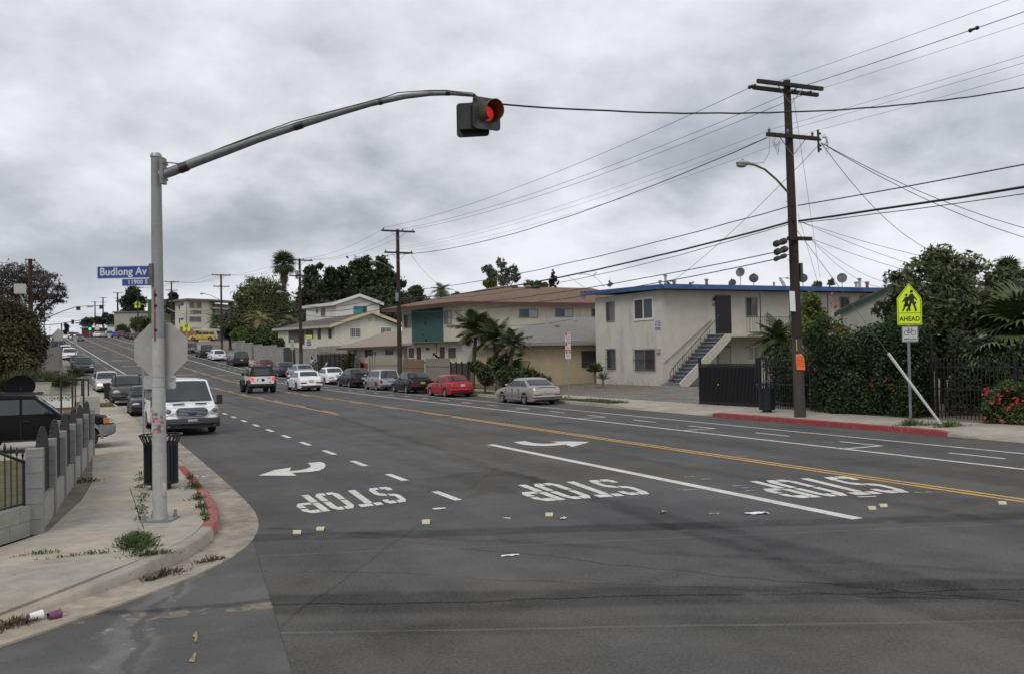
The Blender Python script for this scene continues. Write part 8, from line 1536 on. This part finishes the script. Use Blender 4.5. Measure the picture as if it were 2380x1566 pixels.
# row of dark trees behind the white upper house
for lab, bl in (('leftmost dark eucalyptus of the row behind the white house', [(712, 690, 20, 172), (728, 632, 15, 172), (722, 655, 18, 172), (735, 675, 22, 172), (705, 715, 22, 172), (745, 618, 8, 172)]), ('second dark eucalyptus of the row, slim with two tops', [(766, 636, 13, 176), (760, 655, 15, 176), (772, 680, 20, 176), (752, 700, 22, 176), (780, 656, 12, 176)]), ('third dark eucalyptus of the row, over the white roof ridge', [(793, 634, 13, 178), (806, 650, 15, 178), (798, 672, 20, 178), (815, 690, 20, 178)]), ('tallest dark eucalyptus of the row with a spreading flat top', [(833, 620, 18, 174), (852, 612, 15, 174), (845, 640, 22, 174), (862, 660, 22, 174), (835, 672, 22, 174), (815, 628, 9, 174)]), ('dark eucalyptus just left of the second utility pole', [(882, 612, 15, 172), (893, 632, 18, 172), (878, 650, 18, 172), (900, 665, 22, 172), (915, 650, 14, 172), (935, 660, 10, 172)])):
    px, py, r_, dd_ = bl[0]; tree('eucalyptus_tree', lab, 'tree', bs(px, dd_), bl, 9500, DKG1, .62, .5, .4, .95, inner=.42, sig=.22, k=30, group='dark eucalyptus trees in a row')
for lab, bl, m_, n_ in (('broad mid green tree behind the gabled house', [(865, 695, 26, 150), (895, 690, 26, 150), (925, 700, 26, 150), (890, 720, 30, 148), (945, 715, 24, 148), (915, 735, 28, 146)], DKG1, 15000), ('small dark round tree right of the second utility pole', [(966, 678, 15, 165), (958, 692, 15, 165), (978, 695, 14, 165)], DKG1, 5000), ('green bush line behind the brown roof', [(1000, 705, 12, 140), (1030, 700, 14, 140), (1060, 690, 10, 140), (1050, 702, 12, 140)], MID, 4500)):
    px, py, r_, dd_ = bl[0]; tree('garden_tree', lab, 'tree', bs(px, dd_), bl, n_, m_, .5, .5, .35)
tree('dark_foliage_bank', 'dark tree bank low behind the white upper house', 'tree', bs(740, 158), [(705, 740, 22, 160), (730, 735, 24, 160), (700, 765, 20, 158), (900, 735, 30, 160), (925, 725, 24, 160), (760, 720, 24, 165), (690, 775, 18, 155)], 9000, DKG1, .55, .5, .3)
palm('queen_palm', 'feather palm rising behind the left end of the brown roof', P(1026, 760, 120), P(1026, 678, 120), 22, lambda: feather_mesh(1.9, 18, .34, .7), MID, .2, (-40, 75))
tree('eucalyptus_tree', 'sparse grey green tree behind the brown roof ridge', 'tree', bs(1165, 135), [(1135, 628, 13, 135), (1160, 614, 12, 135), (1150, 640, 15, 135), (1172, 632, 13, 135), (1192, 628, 12, 135), (1195, 645, 13, 135), (1168, 652, 15, 135), (1140, 655, 10, 135)], 6500, EUC, .34, .35, .25, .95, inner=.35, sig=.16, k=18)
for lab, bl in (('light green bush left of the sparse tree', [(1130, 662, 10, 125), (1142, 658, 9, 125)]), ('yellow green bush behind the brown ridge', [(1235, 664, 12, 125), (1245, 660, 9, 125)]), ('small green bush left of the cypress', [(1268, 666, 9, 125)])): px, py, r_, dd_ = bl[0]; tree('garden_bush', lab, 'shrub', bs(px, dd_), bl, 1500, BRT, .35, .5, .15)
for lab, x_, y0_, w_ in (('thin cypress spire behind the brown roof', 1286, 629, 4.5), ('short cypress tip beside the spire', 1293, 655, 3)): tree('cypress_tree', lab, 'tree', bs(x_, 120), [(x_, y0_+i*5, w_*(.35+.16*i), 120) for i in range(7)], 2200, PINE, .26, .5, .12, 1.3, limbs=False)
tree('cypress_shrub', 'dark cone shaped shrub before the bungalow fence', 'shrub', tuple(R(SX(811, 23.1), 23.1, .15)), [(810, 822, 4, 84), (810, 830, 7, 84), (810, 840, 9, 84), (810, 850, 10, 84), (810, 860, 10, 84)], 3000, DKG1, .2, .5, .1, 1., limbs=False)
tree('potted_topiary', 'tiny dark topiary before the brown roofed flats', 'shrub', tuple(P(1013, 845, 68)), [(1013, 822, 3, 68), (1013, 828, 5, 68), (1013, 835, 6, 68)], 500, DKG1, .14, .5, .06, limbs=False)
# palms and bushes before the brown roofed flats
KP_ = 57
for lab, x_, yb_, xt, yt, d_, n_, L_ in (('tallest feather palm before the brown roofed flats', 1098, 890, 1106, 772, 56, 22, 2.0), ('middle feather palm leaning right of the tallest', 1158, 892, 1150, 790, 55, 20, 1.75), ('shortest feather palm nearest the tan garage', 1180, 892, 1192, 800, 54, 20, 1.45)):
    palm('feather_palm', lab, P(x_, yb_, d_), P(xt, yt, d_), n_, lambda: feather_mesh(L_*.95, 34, .36, .45), FEA, .13, (-30, 80), group='feather palms before the flats')
for lab, bl, m_ in (('dark round bush under the tallest feather palm', [(1128, 868, 20, 52), (1120, 852, 16, 53), (1135, 882, 16, 51)], DKG1), ('dark bush beside the palm trunks, right of the round one', [(1178, 872, 22, 51), (1195, 880, 18, 50), (1165, 885, 16, 51)], DKG1), ('mid green foliage between the palm trunks', [(1150, 845, 20, 55), (1178, 838, 20, 56), (1200, 845, 16, 56)], MID), ('low flowering bush before the tan garage wall', [(1235, 875, 14, 52), (1255, 880, 12, 51), (1215, 868, 14, 52)], MID)):
    px, py, r_, dd_ = bl[0]; b_ = P(px, 890, dd_); tree('garden_bush', lab, 'shrub', (b_.x, b_.y, .2), bl, 3800, m_, .17, .5, .06)
blades('spiky_plant', 'pale fan of young palm leaves before the tan garage', 'shrub', P(1222, 882, 52), 90, .8, BRT, up=.3)
blades('leafy_plant', 'tall leafy plant at the left foot of the cream flats', 'shrub', P(1383, 893, 53.5), 120, .55, MID, up=.8, aspect=.3, rad=.12); blades('small_palm_plant', 'small palm plant right of the tall leafy one', 'shrub', P(1402, 895, 52.5), 80, .6, FEA, up=.35)
# right hand garden
b_ = P(1800, 930, 37.5); palm('feather_palm', 'bushy feather palm left of the nearest utility pole', (b_.x, b_.y, .3), P(1806, 792, 37.5), 26, lambda: feather_mesh(1.35, 26, .30, .55), MID, .12, (-40, 82))
tree('flowering_shrub', 'tall yellow green shrub right behind the nearest utility pole', 'shrub', bs(1900, 36), [(1885, 700, 20, 36), (1880, 725, 26, 36), (1905, 735, 28, 36), (1925, 755, 28, 36), (1890, 765, 30, 35), (1950, 775, 22, 35), (1868, 690, 10, 37), (1900, 690, 12, 36), (1860, 770, 22, 35)], 9500, YGR, .13, .45, .08, 1., inner=.3)
o = cards('blossoms', np.array([tuple(P(px, py, 34)-Vector(bs(1900, 36))) for px, py in [(1940+random.gauss(0, 5), 708+random.gauss(0, 9)) for _ in range(45)]+[(1938+random.gauss(0, 14), 768+random.gauss(0, 5)) for _ in range(30)]]), .09, leafmat('coral_petals', (.42, .10, .10), (.55, .20, .18), 5, .2), bpy.data.objects['flowering_shrub'], .8)
def hedge(lab, a, b, z0, z1, th, n, m, size, name='hedge', bulge=.42, aspect=.55, flow=0, fm=None, tops=.45):
    a, b = Vector(a), Vector(b); t = thing(name, lab, 'hedge' if name == 'hedge' else 'shrub', (a.x, a.y, z0)); d = (b-a); L_ = d.length; d.normalize(); nr = Vector((d.y, -d.x, 0)); nr = nr if nr.x < 0 else -nr
    u = rng.random(n); v = rng.random(n)**.85; ph = rng.uniform(0, 6, 6); f = bulge*(np.sin(u*L_*2.1+ph[0])*np.sin(v*5+ph[1])+.6*np.sin(u*L_*5.3+ph[2])*np.sin(v*11+ph[3])); dep = -np.abs(rng.normal(size=n))*th*.5+f*.5; dep = np.maximum(dep, -th); top = z1-z0+tops*(np.sin(u*L_*1.7+ph[4])+.5*np.sin(u*L_*6+ph[5])); zz = v*top
    dep = np.where(v > .85, dep-rng.random(n)*th*.8*(v-.85)/.15, dep)
    p = np.stack([d.x*u*L_+nr.x*dep, d.y*u*L_+nr.y*dep, zz], 1); o = cards('foliage', p, size, m, t, aspect)
    obj('shade_core', MB().prism([tuple(-nr*th*.75), tuple(d*L_-nr*th*.75), tuple(d*L_-nr*(th*.75+.1)), tuple(-nr*(th*.75+.1))], (0, 0, (z1-z0)*.86)), mat('hedge_painted_shade', (.012, .014, .008), .95, .3, 8), t)  # slab whose near-black colour stands in for the shade inside the hedge
    if flow:
        u = rng.random(flow); v = rng.uniform(.1, .9, flow); q = np.stack([d.x*u*L_+nr.x*.15, d.y*u*L_+nr.y*.15, v*(z1-z0)], 1); q = np.repeat(q, 7, 0)+rng.normal(size=(flow*7, 3))*.035; cards('blossoms', q, .07, fm, t, .8)
    return t
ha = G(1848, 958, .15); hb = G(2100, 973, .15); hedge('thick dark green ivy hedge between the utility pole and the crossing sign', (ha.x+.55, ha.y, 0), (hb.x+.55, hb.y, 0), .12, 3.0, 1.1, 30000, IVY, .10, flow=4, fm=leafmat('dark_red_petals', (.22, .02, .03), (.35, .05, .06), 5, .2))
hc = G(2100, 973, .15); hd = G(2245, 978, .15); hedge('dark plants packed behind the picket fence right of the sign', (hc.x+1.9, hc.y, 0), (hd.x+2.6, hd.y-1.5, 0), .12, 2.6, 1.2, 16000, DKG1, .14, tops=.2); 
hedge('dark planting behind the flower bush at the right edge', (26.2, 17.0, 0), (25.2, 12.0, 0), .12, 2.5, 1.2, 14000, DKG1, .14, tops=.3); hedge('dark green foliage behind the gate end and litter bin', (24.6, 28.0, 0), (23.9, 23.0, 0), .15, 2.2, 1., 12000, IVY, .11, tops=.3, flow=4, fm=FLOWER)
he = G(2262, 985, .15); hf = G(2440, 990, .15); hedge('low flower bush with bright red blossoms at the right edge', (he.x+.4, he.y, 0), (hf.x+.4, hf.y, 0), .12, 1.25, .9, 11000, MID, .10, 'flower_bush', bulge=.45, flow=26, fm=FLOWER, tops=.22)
for k_, (x_, w_) in enumerate(((2123, 10), (2240, 9), (2212, 7))): q = P(x_, 960, 31.5); o = obj('wooden_post', MB().box((0, 0, .95), (.12, .12, 1.9)), mat('post_wood_brown', (.075, .05, .035), .9, .3, 5)); o.location = (q.x+.4, q.y, .15); tag(o, ['brown timber post left of the crossing sign post', 'dark timber post behind the flower bush', 'dark timber post in the middle of the right fence'][k_], 'post')
LB = [(2118, 655, 34, 33), (2160, 625, 34, 33), (2195, 602, 26, 33), (2235, 618, 30, 33), (2262, 628, 26, 33), (2300, 660, 34, 33), (2320, 700, 28, 33), (2185, 660, 44, 32), (2240, 670, 44, 32), (2140, 700, 42, 32), (2085, 700, 26, 33), (2062, 720, 22, 33), (2200, 720, 48, 31), (2270, 725, 46, 31), (2120, 755, 44, 31), (2190, 775, 46, 31), (2250, 785, 44, 31), (2070, 760, 26, 32), (2150, 820, 34, 31), (2230, 835, 34, 31)]
tree('loquat_tree', 'big dark broad leaved tree rising behind the crossing sign', 'tree', bs(2190, 32.5), LB, 21000, LOQ, .21, .33, .16, .95, inner=.35, sig=.22, k=14)
nb = np.array([tuple(P(px+random.gauss(0, 11), py+random.gauss(0, 7), d)-Vector(bs(2190, 32.5))) for px, py, d in [(2108, 628, 33), (2130, 610, 33), (2170, 592, 33), (2188, 582, 33), (2206, 590, 33), (2230, 600, 33), (2262, 600, 33), (2290, 620, 33), (2325, 690, 32), (2100, 662, 32)] for _ in range(60)]); cards('young_leaves', nb, .26, leafmat('leaf_loquat_young', (.13, .155, .06), (.25, .27, .13), 3, .3), bpy.data.objects['loquat_tree'], .3)
# fan palms on the right
b_ = P(2354, 960, 29.5); palm('fan_palm', 'large fan palm overhanging the fence at the right edge', (b_.x, b_.y, .2), P(2372, 770, 29.5), 30, lambda: fan_mesh(1.55, 26, 125, .42, .22, .045), FANM, .2, (-45, 80))
b_ = P(2292, 900, 28); palm('fan_palm', 'low drooping fan palm leaf cluster over the red blossoms', (b_.x, b_.y, .2), P(2297, 822, 28), 12, lambda: fan_mesh(.95, 22, 110, .25, .35, .05), leafmat('palm_fan_pale', (.09, .11, .045), (.17, .19, .09), 1.5, .3), .12, (-70, 45))
b_ = P(2345, 700, 62); palm('fan_palm', 'small distant fan palm crown above the grey side house', (b_.x, b_.y, 1), P(2342, 626, 62), 20, lambda: fan_mesh(.95, 18, 115, .35, .2, .06), FANM, .2, (-35, 80)); tree('garden_tree', 'rounded dark tree behind the grey side house', 'tree', bs(2335, 58), [(2310, 645, 16, 58), (2340, 642, 20, 58), (2375, 648, 22, 58), (2325, 660, 22, 58)], 4200, MID, .24, .5, .2)
tree('garden_tree', 'feathery tree tops behind the blue roof beside the pole', 'tree', bs(1900, 90), [(1888, 665, 9, 90), (1905, 660, 9, 90), (1925, 658, 8, 90), (1935, 650, 5, 90)], 1400, WIL, .3, .3, .15)
tree('garden_tree', 'dark tree mass in the yard behind the right fence', 'tree', bs(2050, 40), [(2040, 800, 40, 40), (2080, 820, 40, 38), (2010, 790, 30, 41)], 6000, DKG1, .2, .5, .12)
# ---------------------------------------------------------------- people, seen past the parked cars
SKIN = mat('skin_brown', (.20, .11, .07), .6, .1, 4); HAIR = mat('hair_dark', (.015, .010, .008), .6, .3, 20)
def skinned(name, verts, edges, rad, m, parent):
    me = bpy.data.meshes.new(name); me.from_pydata(verts, edges, []); me.materials.append(m); o = bpy.data.objects.new(name, me); C.objects.link(o); o.parent = parent; md = o.modifiers.new('skin', 'SKIN'); md.use_smooth_shade = True
    for i, r_ in enumerate(rad): me.skin_vertices[0].data[i].radius = r_ if isinstance(r_, tuple) else (r_, r_)
    me.skin_vertices[0].data[0].use_root = True; o.modifiers.new('sub', 'SUBSURF').levels = 1; o.modifiers['sub'].render_levels = 1; return o
def person(lab, loc, yaw, top, legs, h=1.65, lean=0., armup=False, hair='bun'):
    t = thing('person', lab, 'person', tuple(loc), (0, 0, yaw)); k = h/1.7; q = lambda x, y, z: (x*k, (y-lean*max(0, z-.9))*k, z*k)
    ra = [q(-.24, -.02, 1.15), q(-.20, -.2, 1.02)] if not armup else [q(-.26, -.1, 1.2), q(-.18, -.28, 1.35)]
    V = [q(0, 0, .95), q(0, 0, 1.12), q(0, .0, 1.32), q(0, 0, 1.43), q(0, -.01, 1.50), q(0, -.015, 1.60), q(0, -.01, 1.68), q(-.17, 0, 1.38), ra[0], ra[1], q(.17, 0, 1.38), q(.24, .02, 1.14), q(.22, -.08, .92), q(-.09, 0, .88), q(-.10, -.03, .48), q(-.11, .02, .07), q(-.12, -.12, .03), q(.09, 0, .88), q(.11, .03, .48), q(.12, .06, .07), q(.13, -.07, .03)]
    E_ = [(0, 1), (1, 2), (2, 3), (3, 4), (4, 5), (5, 6), (2, 7), (7, 8), (8, 9), (2, 10), (10, 11), (11, 12), (0, 13), (13, 14), (14, 15), (15, 16), (0, 17), (17, 18), (18, 19), (19, 20)]
    rd_ = [(.13, .10), (.12, .09), (.14, .10), (.06, .06), (.055, .055), (.085, .095), (.07, .08), .055, .042, .03, .055, .042, .03, .085, .058, .038, .03, .085, .058, .038, .03]
    b = skinned('body', V, E_, [tuple(a*k for a in r_) if isinstance(r_, tuple) else r_*k for r_ in rd_], SKIN, t)
    skinned('shirt', [V[i] for i in (0, 1, 2, 3, 7, 8, 10, 11)], [(0, 1), (1, 2), (2, 3), (2, 4), (4, 5), (2, 6), (6, 7)], [(.15*k, .12*k), (.14*k, .11*k), (.16*k, .12*k), (.07*k, .07*k), .07*k, .055*k, .07*k, .055*k], top, t)
    skinned('trousers', [V[i] for i in (0, 13, 14, 15, 17, 18, 19)], [(0, 1), (1, 2), (2, 3), (0, 4), (4, 5), (5, 6)], [(.15*k, .12*k), .10*k, .075*k, .055*k, .10*k, .075*k, .055*k], legs, t)
    mb = MB().ball(q(0, .02, 1.645), (.098*k, .105*k, .09*k), 12)
    if hair == 'bun': mb.ball(q(0, .05, 1.77), (.06*k, .06*k, .055*k), 8)
    if hair == 'long': mb.ball(q(0, .08, 1.5), (.09*k, .05*k, .16*k), 10)
    obj('hair', mb, HAIR, t, smooth=True); obj('face', MB().ball(q(0, -.105, 1.60), (.014, .02, .016), 6).ball(q(-.035, -.092, 1.62), (.012, .008, .008), 6).ball(q(.035, -.092, 1.62), (.012, .008, .008), 6).box(q(0, -.095, 1.555), (.045, .008, .01)), HAIR, t)
    return t
def on(px, py): 
    s = SX(px, 22.3); return R(s, 22.3, .15)
person('woman with hair bun and white top standing past the pale blue car', on(725.5, 862), 2.4, mat('shirt_white', (.55, .52, .50), .9, .08, 9), mat('trousers_dark', (.03, .035, .05), .9), 1.72, armup=True)
q_ = R(SX(733, 22.0), 22.0, .15); person('person in dark blue clothes beside the woman with the bun', q_, -.4, mat('shirt_navy', (.035, .045, .075), .9, .1, 9), mat('trousers_dark', (.03, .035, .05)), 1.55, hair='short')
q_ = R(SX(728.5, 21.5), 21.5, .15); person('smaller person in a maroon top in front of the pair', q_, .3, mat('shirt_maroon', (.12, .05, .05), .9, .1, 9), mat('trousers_dark', (.03, .035, .05)), 1.4, hair='long')
q_ = R(SX(755.5, 21.9), 21.9, .15); person('person in a cream top bending by the dark iron fence', q_, 1.2, mat('shirt_cream', (.50, .44, .33), .9, .1, 9), mat('trousers_dark', (.03, .035, .05)), 1.6, lean=.45, hair='long')
# a bird in the sky
t = thing('bird', 'small dark bird gliding in the sky above the dark trees', 'bird', tuple(P(807, 599, 115)), (0, .5, -PSI)); obj('bird_body', MB().ball((0, 0, 0), (.22, .07, .07), 10).ball((.22, 0, .02), (.06, .05, .05), 8).add([(-.15, -.04, 0), (-.15, .04, 0), (-.38, .07, 0), (-.38, -.07, 0)], [(0, 1, 2, 3)]), BLACK, t, smooth=True)
for s_ in (-1, 1): obj('wing', MB().add([(.1, s_*.04, .02), (-.1, s_*.04, .02), (-.14, s_*.35, .16), (.08, s_*.32, .16), (-.16, s_*.62, .08)], [(0, 1, 2, 3), (3, 2, 4)]), BLACK, t)
